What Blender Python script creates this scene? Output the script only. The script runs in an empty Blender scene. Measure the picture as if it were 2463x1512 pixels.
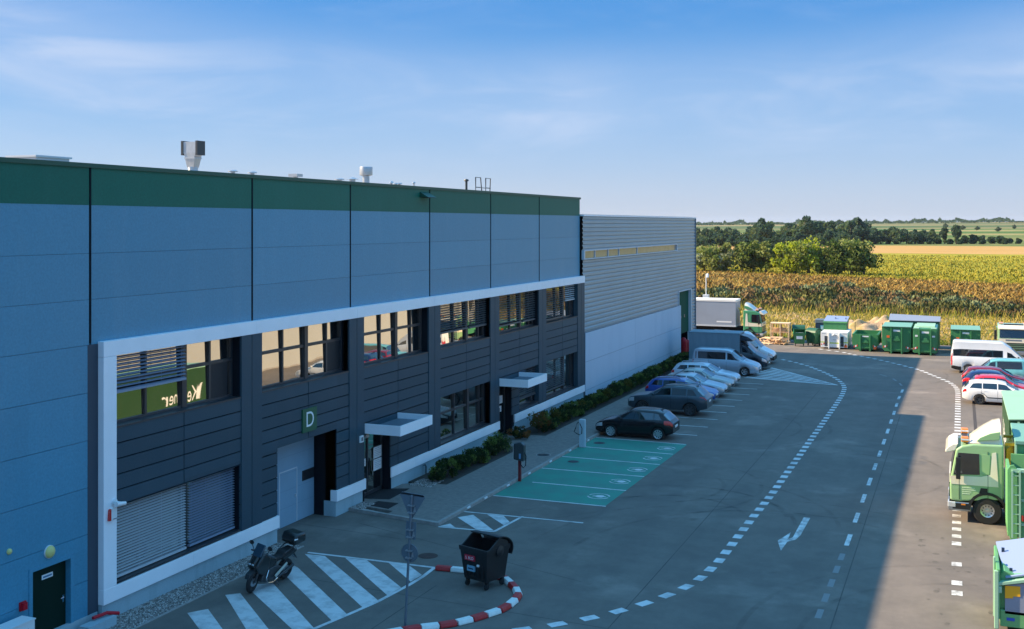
import bpy, math, random
import numpy as np
from mathutils import Vector, Matrix
R = math.radians
random.seed(7)
rng = np.random.default_rng(11)
scene = bpy.context.scene
col = scene.collection

# ------------------------------------------------------------------ camera
CAM_X, CAM_Z, YAW = 21.874, 11.0, R(21.774)
cd = bpy.data.cameras.new('camera')
cam = bpy.data.objects.new('camera', cd); col.objects.link(cam)
cam.location = (CAM_X, 0, CAM_Z)
cam.rotation_euler = (R(90), 0, YAW)
cd.sensor_width = 36.0
cd.lens = 36.0 * 2700.0 / 2463.0
cd.shift_y = -(756.5 - 539.0) / 2463.0
cd.clip_start = 0.5; cd.clip_end = 20000
scene.camera = cam

# ------------------------------------------------------------------ sky, sun, exposure
SUN_TO = Vector((-20.2, -3.7, 13.0)).normalized()      # direction towards the sun
SUN_EL = math.asin(SUN_TO.z)
SUN_ROT = math.atan2(SUN_TO.x, SUN_TO.y)
world = bpy.data.worlds.new('World'); scene.world = world
world.use_nodes = True
wt = world.node_tree; wn = wt.nodes; wl = wt.links
wn.clear()
def WN(t, **kw):
    n = wn.new(t)
    for k, v in kw.items(): setattr(n, k, v)
    return n
w_out = WN('ShaderNodeOutputWorld'); w_bg = WN('ShaderNodeBackground')
w_bg.inputs['Strength'].default_value = 0.10
sky = WN('ShaderNodeTexSky'); sky.sky_type = 'NISHITA'; sky.sun_disc = False
sky.sun_elevation = SUN_EL; sky.sun_rotation = SUN_ROT
sky.altitude = 200; sky.air_density = 1.0; sky.dust_density = 0.6; sky.ozone_density = 3.0
hs = WN('ShaderNodeHueSaturation'); hs.inputs['Saturation'].default_value = 1.30; hs.inputs['Value'].default_value = 1.0
wl.new(sky.outputs[0], hs.inputs['Color'])
# colour of the air by elevation, laid over the physical sky: pale at the horizon, deep blue overhead
tc = WN('ShaderNodeTexCoord'); sp = WN('ShaderNodeSeparateXYZ'); wl.new(tc.outputs['Generated'], sp.inputs[0])
ramp = WN('ShaderNodeValToRGB'); wl.new(sp.outputs[2], ramp.inputs[0])
cr = ramp.color_ramp; cr.interpolation = 'B_SPLINE'
for i, (p, c) in enumerate(((0.0, (0.233, 0.261, 0.328)), (.05, (0.166, 0.230, 0.339)), (.11, (0.081, 0.180, 0.331)), (.18, (0.030, 0.123, 0.303)), (.25, (0.034, 0.131, 0.313)), (.40, (0.096, 0.312, 0.589)), (1.0, (0.096, 0.312, 0.589)))):
    e = cr.elements[i] if i < 2 else cr.elements.new(p)
    e.position = p; e.color = (*c, 1)
rs = WN('ShaderNodeVectorMath'); rs.operation = 'SCALE'; rs.inputs['Scale'].default_value = 10.0; wl.new(ramp.outputs[0], rs.inputs[0])
air = WN('ShaderNodeMixRGB'); air.inputs[0].default_value = 0.90; wl.new(hs.outputs[0], air.inputs[1]); wl.new(rs.outputs[0], air.inputs[2])
# thin cirrus: noise over a flat layer high above (direction / height)
def wmath(op, a, b=None, clamp=False):
    n = WN('ShaderNodeMath'); n.operation = op; n.use_clamp = clamp
    for i, q in enumerate((a, b)):
        if q is None: continue
        if isinstance(q, (int, float)): n.inputs[i].default_value = q
        else: wl.new(q, n.inputs[i])
    return n.outputs[0]
lat = wmath('ADD', wmath('MULTIPLY', sp.outputs[0], math.cos(YAW)), wmath('MULTIPLY', sp.outputs[1], math.sin(YAW)))
cb = WN('ShaderNodeCombineXYZ'); wl.new(lat, cb.inputs[0]); wl.new(sp.outputs[2], cb.inputs[1])       # wisps are laid out by bearing and height
def cirrus(scale, rot, sx, sy, lo, hi, loc=(0, 0, 0), detail=6.0, rough=0.55):
    m = WN('ShaderNodeMapping'); m.inputs['Rotation'].default_value = (0, 0, rot); m.inputs['Scale'].default_value = (sx, sy, 1); m.inputs['Location'].default_value = loc
    wl.new(cb.outputs[0], m.inputs[0])
    n = WN('ShaderNodeTexNoise'); n.inputs['Scale'].default_value = scale; n.inputs['Detail'].default_value = detail; n.inputs['Roughness'].default_value = rough
    n.inputs['Distortion'].default_value = 0.6
    wl.new(m.outputs[0], n.inputs['Vector'])
    mr = WN('ShaderNodeMapRange'); mr.interpolation_type = 'SMOOTHSTEP'
    mr.inputs[1].default_value = lo; mr.inputs[2].default_value = hi
    wl.new(n.outputs['Fac'], mr.inputs[0])
    return mr.outputs[0]
c1 = cirrus(3.0, R(12), 1.0, 2.6, 0.36, 0.70, (3.1, 1.7, 0), 5.0, 0.5)
c2 = cirrus(7.0, R(15), 0.8, 3.2, 0.42, 0.78, (0.4, 5.2, 0), 10.0, 0.58)
l1 = wmath('SUBTRACT', lat, 0.1)
w_ = wmath('SUBTRACT', sp.outputs[2], wmath('ADD', wmath('MULTIPLY', wmath('MULTIPLY', l1, l1), 0.22), 0.128))   # height over the veil's upper edge
w_ = wmath('ADD', w_, wmath('MULTIPLY', wmath('SUBTRACT', c2, 0.35), 0.03))
def wrange(v, a, b_, c, d):
    n = WN('ShaderNodeMapRange'); n.interpolation_type = 'SMOOTHSTEP'
    for i, q in enumerate((a, b_, c, d)): n.inputs[1 + i].default_value = q
    wl.new(v, n.inputs[0]); return n.outputs[0]
veil = wmath('MULTIPLY', wrange(w_, 0.040, -0.02, 0.0, 1.0), wrange(w_, -0.10, -0.02, 0.25, 0.95))
cl = wmath('ADD', wmath('MULTIPLY', veil, wmath('ADD', wmath('ADD', wmath('MULTIPLY', c1, 0.28), wmath('MULTIPLY', c2, 0.34)), 0.26)), wmath('MULTIPLY', c2, 0.16), True)
hz = WN('ShaderNodeMapRange'); hz.interpolation_type = 'SMOOTHSTEP'      # cirrus thins out towards the haze of the horizon
hz.inputs[1].default_value = 0.0; hz.inputs[2].default_value = 0.12; wl.new(sp.outputs[2], hz.inputs[0])
cl = wmath('MULTIPLY', cl, hz.outputs[0])
mixc = WN('ShaderNodeMixRGB'); mixc.inputs[2].default_value = (2.5, 3.0, 3.95, 1)
wl.new(cl, mixc.inputs[0]); wl.new(air.outputs[0], mixc.inputs[1])
wl.new(mixc.outputs[0], w_bg.inputs['Color']); wl.new(w_bg.outputs[0], w_out.inputs['Surface'])

sd = bpy.data.lights.new('sun', 'SUN'); sd.energy = 5.0; sd.angle = R(0.5); sd.color = (1.0, 0.78, 0.52)
sun = bpy.data.objects.new('sun', sd); col.objects.link(sun)
sun.rotation_euler = (-SUN_TO).to_track_quat('-Z', 'Y').to_euler()

scene.view_settings.view_transform = 'Standard'
scene.view_settings.look = 'None'
scene.view_settings.gamma = 1.0
scene.view_settings.exposure = 1.25
scene.view_settings.use_curve_mapping = False
scene.render.engine = 'CYCLES'

# ------------------------------------------------------------------ material helpers
MATS = {}
def mat(name, rgb, rough=0.5, metal=0.0, coat=0.0, spec=0.5, var=0.0, vscale=3.0, bump=0.0, bscale=20.0, var2=None, stretch=None, emit=None):
    """Principled with optional procedural colour variation (noise in object space) and bump."""
    if name in MATS: return MATS[name]
    m = bpy.data.materials.new(name); m.use_nodes = True
    nt = m.node_tree; b = nt.nodes['Principled BSDF']
    b.inputs['Base Color'].default_value = (*rgb, 1); b.inputs['Roughness'].default_value = rough
    b.inputs['Metallic'].default_value = metal; b.inputs['Coat Weight'].default_value = coat
    b.inputs['Coat Roughness'].default_value = 0.04
    b.inputs['Specular IOR Level'].default_value = spec
    N = nt.nodes.new; Lk = nt.links.new
    if var > 0 or bump > 0:
        t = N('ShaderNodeTexCoord'); v = t.outputs['Object']
        if stretch:
            mp = N('ShaderNodeMapping'); mp.inputs['Scale'].default_value = stretch; Lk(v, mp.inputs[0]); v = mp.outputs[0]
    if var > 0:
        n = N('ShaderNodeTexNoise'); n.inputs['Scale'].default_value = vscale; n.inputs['Detail'].default_value = 6; n.inputs['Roughness'].default_value = 0.6
        Lk(v, n.inputs['Vector'])
        r = N('ShaderNodeMapRange'); r.inputs[1].default_value = 0.28; r.inputs[2].default_value = 0.72; Lk(n.outputs['Fac'], r.inputs[0])
        mx = N('ShaderNodeMixRGB'); Lk(r.outputs[0], mx.inputs[0])
        a = tuple(max(0, c * (1 - var)) for c in rgb); c2_ = var2 if var2 else tuple(min(1, c * (1 + var)) for c in rgb)
        mx.inputs[1].default_value = (*a, 1); mx.inputs[2].default_value = (*c2_, 1)
        Lk(mx.outputs[0], b.inputs['Base Color'])
    if bump > 0:
        n2 = N('ShaderNodeTexNoise'); n2.inputs['Scale'].default_value = bscale; n2.inputs['Detail'].default_value = 4
        Lk(v, n2.inputs['Vector'])
        bp = N('ShaderNodeBump'); bp.inputs['Strength'].default_value = bump; bp.inputs['Distance'].default_value = 0.02
        Lk(n2.outputs['Fac'], bp.inputs['Height']); Lk(bp.outputs[0], b.inputs['Normal'])
    if emit:
        b.inputs['Emission Color'].default_value = (*rgb, 1); b.inputs['Emission Strength'].default_value = emit
    MATS[name] = m
    return m

def weathered(name, rgb, dirt, amount=.5, rough=.5, streak=(3, 3, .35), island=.10, grain=.06, spec=.4, gscale=45):
    """painted sheet metal: tone change from sheet to sheet, fine grain, rain streaks and grime"""
    m = bpy.data.materials.new(name); m.use_nodes = True; nt = m.node_tree; b = nt.nodes['Principled BSDF']; N = nt.nodes.new; Lk = nt.links.new
    t = N('ShaderNodeTexCoord'); g = N('ShaderNodeNewGeometry')
    def noise(scale, det, lo, hi, st=None):
        v = t.outputs['Object']
        if st: mp = N('ShaderNodeMapping'); mp.inputs['Scale'].default_value = st; Lk(v, mp.inputs[0]); v = mp.outputs[0]
        n = N('ShaderNodeTexNoise'); n.inputs['Scale'].default_value = scale; n.inputs['Detail'].default_value = det; n.inputs['Roughness'].default_value = .65; Lk(v, n.inputs['Vector'])
        r = N('ShaderNodeMapRange'); r.inputs[1].default_value = lo; r.inputs[2].default_value = hi; Lk(n.outputs['Fac'], r.inputs[0]); return r
    r1 = noise(1.0, 7, .50, .80, streak); r1.inputs[4].default_value = amount
    x = N('ShaderNodeMixRGB'); x.inputs[1].default_value = (*rgb, 1); x.inputs[2].default_value = (*dirt, 1); Lk(r1.outputs[0], x.inputs[0])
    r2 = noise(gscale, 2, .3, .7); r2.inputs[3].default_value = 1 - grain; r2.inputs[4].default_value = 1 + grain
    r3 = N('ShaderNodeMapRange'); r3.inputs[3].default_value = 1 - island; r3.inputs[4].default_value = 1 + island; Lk(g.outputs['Random Per Island'], r3.inputs[0])
    mu = N('ShaderNodeMath'); mu.operation = 'MULTIPLY'; Lk(r2.outputs[0], mu.inputs[0]); Lk(r3.outputs[0], mu.inputs[1])
    vs = N('ShaderNodeVectorMath'); vs.operation = 'SCALE'; Lk(x.outputs[0], vs.inputs[0]); Lk(mu.outputs[0], vs.inputs['Scale']); Lk(vs.outputs[0], b.inputs['Base Color'])
    b.inputs['Roughness'].default_value = rough; b.inputs['Specular IOR Level'].default_value = spec
    r4 = noise(.7, 3, .2, .8); bp = N('ShaderNodeBump'); bp.inputs['Strength'].default_value = .12; bp.inputs['Distance'].default_value = .05; Lk(r4.outputs[0], bp.inputs['Height']); Lk(bp.outputs[0], b.inputs['Normal'])
    MATS[name] = m; return m

def glass_mat(name, rgb, fac, rough=0.01, wav=0.0, wscale=0.8, tint=(0.9, 0.95, 1.0)):
    """Dark coated glazing: mirror-like layer over a dark body."""
    m = bpy.data.materials.new(name); m.use_nodes = True; nt = m.node_tree; nt.nodes.clear()
    N = nt.nodes.new; Lk = nt.links.new
    o = N('ShaderNodeOutputMaterial'); d = N('ShaderNodeBsdfDiffuse'); g = N('ShaderNodeBsdfGlossy'); mx = N('ShaderNodeMixShader')
    d.inputs[0].default_value = (*rgb, 1); g.inputs[0].default_value = (*tint, 1); g.inputs['Roughness'].default_value = rough
    lw = N('ShaderNodeLayerWeight'); lw.inputs[0].default_value = 0.5
    mr = N('ShaderNodeMapRange'); mr.inputs[3].default_value = fac; mr.inputs[4].default_value = min(1.0, fac + 0.45)
    Lk(lw.outputs['Facing'], mr.inputs[0]); Lk(mr.outputs[0], mx.inputs[0])
    Lk(d.outputs[0], mx.inputs[1]); Lk(g.outputs[0], mx.inputs[2]); Lk(mx.outputs[0], o.inputs[0])
    if wav > 0:
        t = N('ShaderNodeTexCoord'); n = N('ShaderNodeTexNoise'); n.inputs['Scale'].default_value = wscale; n.inputs['Detail'].default_value = 1
        Lk(t.outputs['Object'], n.inputs['Vector'])
        bp = N('ShaderNodeBump'); bp.inputs['Strength'].default_value = wav; bp.inputs['Distance'].default_value = 0.02
        Lk(n.outputs['Fac'], bp.inputs['Height']); Lk(bp.outputs[0], g.inputs['Normal'])
    MATS[name] = m
    return m

# ------------------------------------------------------------------ mesh helpers
class MB:
    """collects boxes, prisms, tubes and lathes; build() links them as ONE mesh object"""
    def __init__(s): s.v = []; s.f = []; s.m = []
    def add(s, vs, fs, mi=0):
        o = len(s.v); s.v += [tuple(p) for p in vs]
        for f in fs: s.f.append([i + o for i in f]); s.m.append(mi)
    def box(s, x0, x1, y0, y1, z0, z1, mi=0):
        if x1 < x0: x0, x1 = x1, x0
        if y1 < y0: y0, y1 = y1, y0
        if z1 < z0: z0, z1 = z1, z0
        vs = [(x0, y0, z0), (x1, y0, z0), (x1, y1, z0), (x0, y1, z0), (x0, y0, z1), (x1, y0, z1), (x1, y1, z1), (x0, y1, z1)]
        s.add(vs, [(0, 3, 2, 1), (4, 5, 6, 7), (0, 1, 5, 4), (1, 2, 6, 5), (2, 3, 7, 6), (3, 0, 4, 7)], mi)
    def hexa(s, b, t, mi=0):
        """b: four bottom points (ccw from above), t: four top points"""
        s.add(list(b) + list(t), [(3, 2, 1, 0), (4, 5, 6, 7), (0, 1, 5, 4), (1, 2, 6, 5), (2, 3, 7, 6), (3, 0, 4, 7)], mi)
    def prism(s, poly, axis, a, b, mi=0):
        """2-D polygon extruded along an axis: 'x' -> poly in (y,z); 'y' -> (x,z); 'z' -> (x,y)"""
        def P(p, t):
            return (t, p[0], p[1]) if axis == 'x' else ((p[0], t, p[1]) if axis == 'y' else (p[0], p[1], t))
        n = len(poly)
        ar = sum(poly[i][0] * poly[(i + 1) % n][1] - poly[(i + 1) % n][0] * poly[i][1] for i in range(n))
        pl = list(poly) if ar > 0 else list(poly)[::-1]
        if axis == 'y': pl = pl[::-1]
        if b < a: a, b = b, a
        vs = [P(p, a) for p in pl] + [P(p, b) for p in pl]
        fs = [tuple(range(n - 1, -1, -1)), tuple(range(n, 2 * n))] + [(i, (i + 1) % n, n + (i + 1) % n, n + i) for i in range(n)]
        s.add(vs, fs, mi)
    def quad(s, a, b, c, d, mi=0): s.add([a, b, c, d], [(0, 1, 2, 3)], mi)
    def tube(s, path, r, n=8, mi=0, cap=True):
        path = [Vector(p) for p in path]; rs = r if isinstance(r, (list, tuple)) else [r] * len(path)
        rings = []
        for i, p in enumerate(path):
            t = (path[min(i + 1, len(path) - 1)] - path[max(i - 1, 0)]).normalized()
            up = Vector((0, 0, 1)) if abs(t.z) < 0.9 else Vector((1, 0, 0))
            a = t.cross(up).normalized(); b = t.cross(a).normalized()
            rings.append([p + (a * math.cos(2 * math.pi * k / n) + b * math.sin(2 * math.pi * k / n)) * rs[i] for k in range(n)])
        vs = [q for rg in rings for q in rg]; fs = []
        for i in range(len(path) - 1):
            for k in range(n):
                fs.append((i * n + k, i * n + (k + 1) % n, (i + 1) * n + (k + 1) % n, (i + 1) * n + k))
        if cap: fs += [tuple(range(n - 1, -1, -1)), tuple((len(path) - 1) * n + k for k in range(n))]
        s.add(vs, fs, mi)
    def lathe(s, prof, c=(0, 0, 0), axis='z', n=24, mi=0, cap=True):
        """prof: (radius, height) pairs about an axis through c"""
        vs = []; fs = []
        for (r, h) in prof:
            for k in range(n):
                a = 2 * math.pi * k / n; u, w = r * math.cos(a), r * math.sin(a)
                p = (u, w, h) if axis == 'z' else ((u, h, w) if axis == 'y' else (h, u, w))
                vs.append((c[0] + p[0], c[1] + p[1], c[2] + p[2]))
        for i in range(len(prof) - 1):
            for k in range(n):
                fs.append((i * n + k, i * n + (k + 1) % n, (i + 1) * n + (k + 1) % n, (i + 1) * n + k))
        if cap and prof[0][0] > 1e-6: fs.append(tuple(range(n - 1, -1, -1)))
        if cap and prof[-1][0] > 1e-6: fs.append(tuple((len(prof) - 1) * n + k for k in range(n)))
        s.add(vs, fs, mi)
    def xform(s, M):
        s.v = [tuple(M @ Vector(p)) for p in s.v]; return s
    def build(s, name, mats, parent=None, smooth=None, bevel=0.0, loc=None, rotz=0.0, seg=2):
        me = bpy.data.meshes.new(name); me.from_pydata(s.v, [], s.f); me.validate()
        if not isinstance(mats, (list, tuple)): mats = [mats]
        for m in mats: me.materials.append(MATS[m] if isinstance(m, str) else m)
        if len(me.polygons) == len(s.m): me.polygons.foreach_set('material_index', s.m)
        if smooth is not None:
            me.polygons.foreach_set('use_smooth', [True] * len(me.polygons))
            me.set_sharp_from_angle(angle=R(smooth))
        me.update()
        o = bpy.data.objects.new(name, me); col.objects.link(o)
        if parent: o.parent = parent
        if loc: o.location = loc
        if rotz: o.rotation_euler.z = rotz
        if bevel > 0:
            bv = o.modifiers.new('bevel', 'BEVEL'); bv.width = bevel; bv.segments = seg; bv.limit_method = 'ANGLE'; bv.angle_limit = R(40)
        return o

def np_mesh(name, verts, faces_flat, nper, mats, mi=None, parent=None):
    """fast mesh from numpy arrays: faces of nper corners each"""
    me = bpy.data.meshes.new(name); nv = len(verts); nf = len(faces_flat) // nper
    me.vertices.add(nv); me.vertices.foreach_set('co', np.asarray(verts, dtype=np.float32).ravel())
    me.loops.add(nf * nper); me.loops.foreach_set('vertex_index', np.asarray(faces_flat, dtype=np.int32))
    me.polygons.add(nf); me.polygons.foreach_set('loop_start', np.arange(0, nf * nper, nper, dtype=np.int32))
    for m in mats: me.materials.append(MATS[m] if isinstance(m, str) else m)
    if mi is not None: me.polygons.foreach_set('material_index', np.asarray(mi, dtype=np.int32))
    me.update(calc_edges=True)
    o = bpy.data.objects.new(name, me); col.objects.link(o)
    if parent: o.parent = parent
    return o

def tag(o, label=None, cat=None, group=None, kind=None):
    if label: o['label'] = label
    if cat: o['category'] = cat
    if group: o['group'] = group
    if kind: o['kind'] = kind
    return o
def structure(o): o['kind'] = 'structure'; return o
def thing(name, label, cat, loc=(0, 0, 0), rotz=0.0, group=None):
    o = bpy.data.objects.new(name, None); col.objects.link(o); o.empty_display_size = 0.3
    o.location = loc; o.rotation_euler = (0, 0, rotz)
    return tag(o, label, cat, group)
def copy_tree(o, parent=None):
    c = o.copy(); col.objects.link(c)
    if parent: c.parent = parent
    for ch in [x for x in o.children]: copy_tree(ch, c)
    return c

def gz(y):
    """the yard falls gently away from the camera"""
    return -0.006 * (y - 24.0)
def text_mesh(txt, size, align='CENTER', ext=0.0):
    cu = bpy.data.curves.new('lettering', 'FONT'); cu.body = txt; cu.size = size; cu.align_x = align; cu.align_y = 'CENTER'; cu.extrude = ext
    o = bpy.data.objects.new('lettering', cu); col.objects.link(o)
    dg = bpy.context.evaluated_depsgraph_get(); dg.update()
    me = bpy.data.meshes.new_from_object(o.evaluated_get(dg))
    vs = [tuple(v.co) for v in me.vertices]; fs = [tuple(p.vertices) for p in me.polygons]
    bpy.data.objects.remove(o); bpy.data.curves.remove(cu); bpy.data.meshes.remove(me)
    return vs, fs
def text_on(name, txt, size, M, m, parent=None):
    vs, fs = text_mesh(txt, size)
    b = MB(); b.add([M @ Vector(v) for v in vs], fs)
    return b.build(name, m, parent)
def frame_mat(o, xdir, ydir):
    x = Vector(xdir).normalized(); y = Vector(ydir).normalized(); z = x.cross(y)
    return Matrix(((x.x, y.x, z.x, o[0]), (x.y, y.y, z.y, o[1]), (x.z, y.z, z.z, o[2]), (0, 0, 0, 1)))

# ------------------------------------------------------------------ materials of the place
def asphalt_mat(name, base, dark, light):
    m = bpy.data.materials.new(name); m.use_nodes = True; nt = m.node_tree; b = nt.nodes['Principled BSDF']
    N = nt.nodes.new; Lk = nt.links.new
    t = N('ShaderNodeTexCoord')
    def noise(sc, det, lo, hi, rough=0.6, stretch=None):
        n = N('ShaderNodeTexNoise'); n.inputs['Scale'].default_value = sc; n.inputs['Detail'].default_value = det; n.inputs['Roughness'].default_value = rough
        v = t.outputs['Object']
        if stretch:
            mp = N('ShaderNodeMapping'); mp.inputs['Scale'].default_value = stretch; Lk(v, mp.inputs[0]); v = mp.outputs[0]
        Lk(v, n.inputs['Vector'])
        r = N('ShaderNodeMapRange'); r.inputs[1].default_value = lo; r.inputs[2].default_value = hi; Lk(n.outputs['Fac'], r.inputs[0]); return r.outputs[0]
    def mix(f, a, c, typ='MIX'):
        x = N('ShaderNodeMixRGB'); x.blend_type = typ
        for i, q in ((0, f), (1, a), (2, c)):
            if isinstance(q, (int, float)): x.inputs[i].default_value = q
            elif isinstance(q, tuple): x.inputs[i].default_value = (*q, 1)
            else: Lk(q, x.inputs[i])
        return x.outputs[0]
    big = noise(0.16, 5, 0.3, 0.7); wheel = noise(0.35, 6, 0.40, 0.72, 0.62, (2.0, 0.20, 1)); tyre = noise(0.22, 7, 0.56, 0.64, 0.55); patch = noise(0.6, 8, 0.40, 0.60, 0.75); fine = noise(60, 3, 0.25, 0.75, 0.7); oil = noise(0.9, 5, 0.66, 0.80)
    c = mix(big, dark, base); c = mix(wheel, c, light)
    c = mix(oil, c, tuple(x * 0.6 for x in dark)); c = mix(tyre, mix(0.42, c, tuple(x * 0.45 for x in dark)), c); c = mix(patch, mix(0.22, c, (.03, .03, .03)), c)
    c = mix(fine, mix(0.25, c, (0.02, 0.02, 0.02)), c)
    Lk(c, b.inputs['Base Color']); b.inputs['Roughness'].default_value = 0.85; b.inputs['Specular IOR Level'].default_value = 0.3
    bp = N('ShaderNodeBump'); bp.inputs['Strength'].default_value = 0.25; bp.inputs['Distance'].default_value = 0.01; Lk(fine, bp.inputs['Height']); Lk(bp.outputs[0], b.inputs['Normal'])
    MATS[name] = m
def paint_mat(name, rgb, under, wear_lo, wear_hi, scale=2.2):
    m = bpy.data.materials.new(name); m.use_nodes = True; nt = m.node_tree; b = nt.nodes['Principled BSDF']
    N = nt.nodes.new; Lk = nt.links.new; t = N('ShaderNodeTexCoord')
    n = N('ShaderNodeTexNoise'); n.inputs['Scale'].default_value = scale; n.inputs['Detail'].default_value = 8; n.inputs['Roughness'].default_value = 0.68; Lk(t.outputs['Object'], n.inputs['Vector'])
    r = N('ShaderNodeMapRange'); r.inputs[1].default_value = wear_lo; r.inputs[2].default_value = wear_hi; Lk(n.outputs['Fac'], r.inputs[0])
    x = N('ShaderNodeMixRGB'); x.inputs[1].default_value = (*rgb, 1); x.inputs[2].default_value = (*under, 1); Lk(r.outputs[0], x.inputs[0])
    Lk(x.outputs[0], b.inputs['Base Color']); b.inputs['Roughness'].default_value = 0.7
    MATS[name] = m
asphalt_mat('asphalt', (0.262, 0.222, 0.188), (0.212, 0.183, 0.159), (0.302, 0.252, 0.21))
paint_mat('white_paint', (0.61, 0.61, 0.60), (0.24, 0.235, 0.23), 0.46, 0.78, 1.7)
paint_mat('worn_paint', (0.62, 0.62, 0.60), (0.19, 0.18, 0.17), 0.44, 0.66, 3.0)
paint_mat('green_paint', (0.024, 0.25, 0.175), (0.050, 0.17, 0.145), 0.40, 0.75, 0.8)
mat('joint_tar', (0.075, 0.068, 0.062), 0.9, var=.3, vscale=.8)
mat('paving', (0.20, 0.175, 0.155), 0.9, var=0.22, vscale=5, bump=0.3, bscale=40)
mat('kerb_stone', (0.30, 0.28, 0.26), 0.85, var=0.2, vscale=4)
mat('soil', (0.045, 0.034, 0.026), 1.0, var=0.4, vscale=6, bump=0.8, bscale=14)
weathered('panel', (0.056, 0.250, 0.375), (0.10, 0.285, 0.40), .5, .42, (1.1, 1.1, .18), .05, .10, .5, 16)
mat('panel_joint', (0.035, 0.055, 0.08), 0.6)
weathered('green_band', (0.002, 0.125, 0.085), (0.012, 0.15, 0.11), .5, .5, (1.1, 1.1, .18), .07, .10, .25, 16)
mat('green_edge', (0.006, 0.075, 0.045), 0.5)
mat('white_frame', (0.91, 0.89, 0.91), 0.45, var=0.04, vscale=1.2)
weathered('plinth', (0.34, 0.44, 0.48), (0.16, 0.21, 0.23), .5, .85, (1.3, 1.3, .4), .03, .08, .2)
weathered('cladding', (0.028, 0.064, 0.088), (0.055, 0.085, 0.11), .4, .5, (1.2, 1.2, .5), .09, .08, .3, 22)
mat('dark_gap', (0.008, 0.012, 0.018), 0.9, spec=.1)
mat('window_frame', (0.028, 0.033, 0.040), 0.4)
mat('blind_slat', (0.50, 0.52, 0.54), 0.45)
mat('blue_slat', (0.22, 0.27, 0.36), 0.45)
mat('dark_slat', (0.07, 0.08, 0.09), 0.45)
mat('screen_dark', (0.010, 0.013, 0.018), 0.6)
mat('gate_grey', (0.24, 0.36, 0.46), 0.6, spec=.3, var=0.05, vscale=1.0)
mat('door_green', (0.003, 0.020, 0.014), 0.6, spec=0.1)
mat('roofing', (0.25, 0.25, 0.25), 0.9, var=0.2)
mat('galvanised', (0.48, 0.50, 0.52), 0.38, metal=0.75, var=0.12, vscale=4)
mat('corrugated', (0.28, 0.35, 0.40), 0.38, metal=0.25, var=0.05, vscale=0.5)
weathered('concrete_wall', (0.50, 0.56, 0.64), (0.36, 0.42, 0.50), .4, .8, (.8, .8, .15), .03, .05, .2)
mat('joint_tint', (0.17, 0.26, 0.34), 0.6)
mat('trim_light', (0.55, 0.58, 0.62), 0.5)
mat('gate_green', (0.004, 0.075, 0.045), 0.7, spec=.1)
mat('white_plastic', (0.75, 0.76, 0.76), 0.4)
mat('cream_lens', (0.66, 0.60, 0.22), 0.5)
mat('red_plastic', (0.48, 0.006, 0.018), 0.45, spec=.3)
mat('black_plastic', (0.012, 0.013, 0.015), 0.45, var=0.25, vscale=6)
mat('black_rubber', (0.014, 0.014, 0.015), 0.8)
mat('metal_dark', (0.06, 0.065, 0.07), 0.45, metal=0.5)
mat('steel', (0.35, 0.37, 0.40), 0.35, metal=0.8)
mat('sign_back', (0.16, 0.20, 0.24), 0.5, metal=0.4)
mat('sign_green', (0.010, 0.10, 0.045), 0.5)
mat('white_sheet', (0.8, 0.8, 0.8), 0.5)
mat('ink', (0.05, 0.06, 0.08), 0.6)
mat('amber', (0.75, 0.22, 0.02), 0.3)
mat('red_lens', (0.60, 0.015, 0.012), 0.15, coat=0.8)
mat('clear_lens', (0.62, 0.64, 0.66), 0.08, coat=1.0, metal=0.3)
mat('chrome', (0.75, 0.76, 0.78), 0.12, metal=1.0)
mat('rim_silver', (0.55, 0.57, 0.60), 0.28, metal=0.8)
mat('tyre', (0.016, 0.016, 0.017), 0.85)
mat('underbody', (0.010, 0.010, 0.011), 0.9)
glass_mat('window_glass', (0.012, 0.016, 0.020), 0.30, 0.012, 0.28, 0.7, (0.92, 0.86, 0.74))
glass_mat('tint_glass', (0.006, 0.008, 0.010), 0.03, 0.02)
glass_mat('car_glass', (0.010, 0.014, 0.018), 0.10, 0.02)
mat('strip_glass', (0.27, 0.24, 0.19), 0.18, spec=0.6, var=0.18, vscale=0.8)

# ------------------------------------------------------------------ ground, yard, pavement
def sheet(name, poly, m, dz=0.0, z0=None):
    """flat polygon laid on the yard"""
    b = MB(); b.add([(x, y, (gz(y) if z0 is None else z0) + dz) for x, y in poly], [tuple(range(len(poly)))])
    o = b.build(name, m); return structure(o)
sheet('yard_asphalt', [(-60, -60), (90, -60), (90, 114.5), (-60, 114.5)], 'asphalt')
b = MB(); b.add([(-900, -300, -3), (900, -300, -3), (900, 113, -3), (-900, 113, -3)], [(0, 1, 2, 3)])
structure(b.build('ground', mat('meadow_far', (0.07, 0.075, 0.025), 1.0, var=0.4, vscale=0.05)))

# pavement slab along the facade with kerb, planting bed and gravel
def slab(name, poly, m, top, bottom=-0.3):
    b = MB(); n = len(poly)
    vs = [(x, y, gz(y) + bottom) for x, y in poly] + [(x, y, gz(y) + top) for x, y in poly]
    b.add(vs, [tuple(range(n - 1, -1, -1)), tuple(range(n, 2 * n))] + [(i, (i + 1) % n, n + (i + 1) % n, n + i) for i in range(n)])
    return structure(b.build(name, m, bevel=0.01))
slab('pavement', [(1.72, 37.75), (3.88, 37.42), (3.96, 37.55), (3.96, 97.5), (1.72, 97.5)], 'paving', 0.115)
slab('entrance_path', [(-0.5, 38.55), (1.72, 38.2), (1.72, 43.0), (0.62, 43.0), (-0.5, 42.1)], 'paving', 0.112)
slab('entrance_path', [(-0.5, 52.6), (1.72, 51.6), (1.72, 55.2), (-0.5, 54.9)], 'paving', 0.112)
slab('planting_bed', [(-0.1, 43.0), (1.70, 43.0), (1.70, 51.5), (-0.1, 52.5)], 'soil', 0.085)
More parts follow.
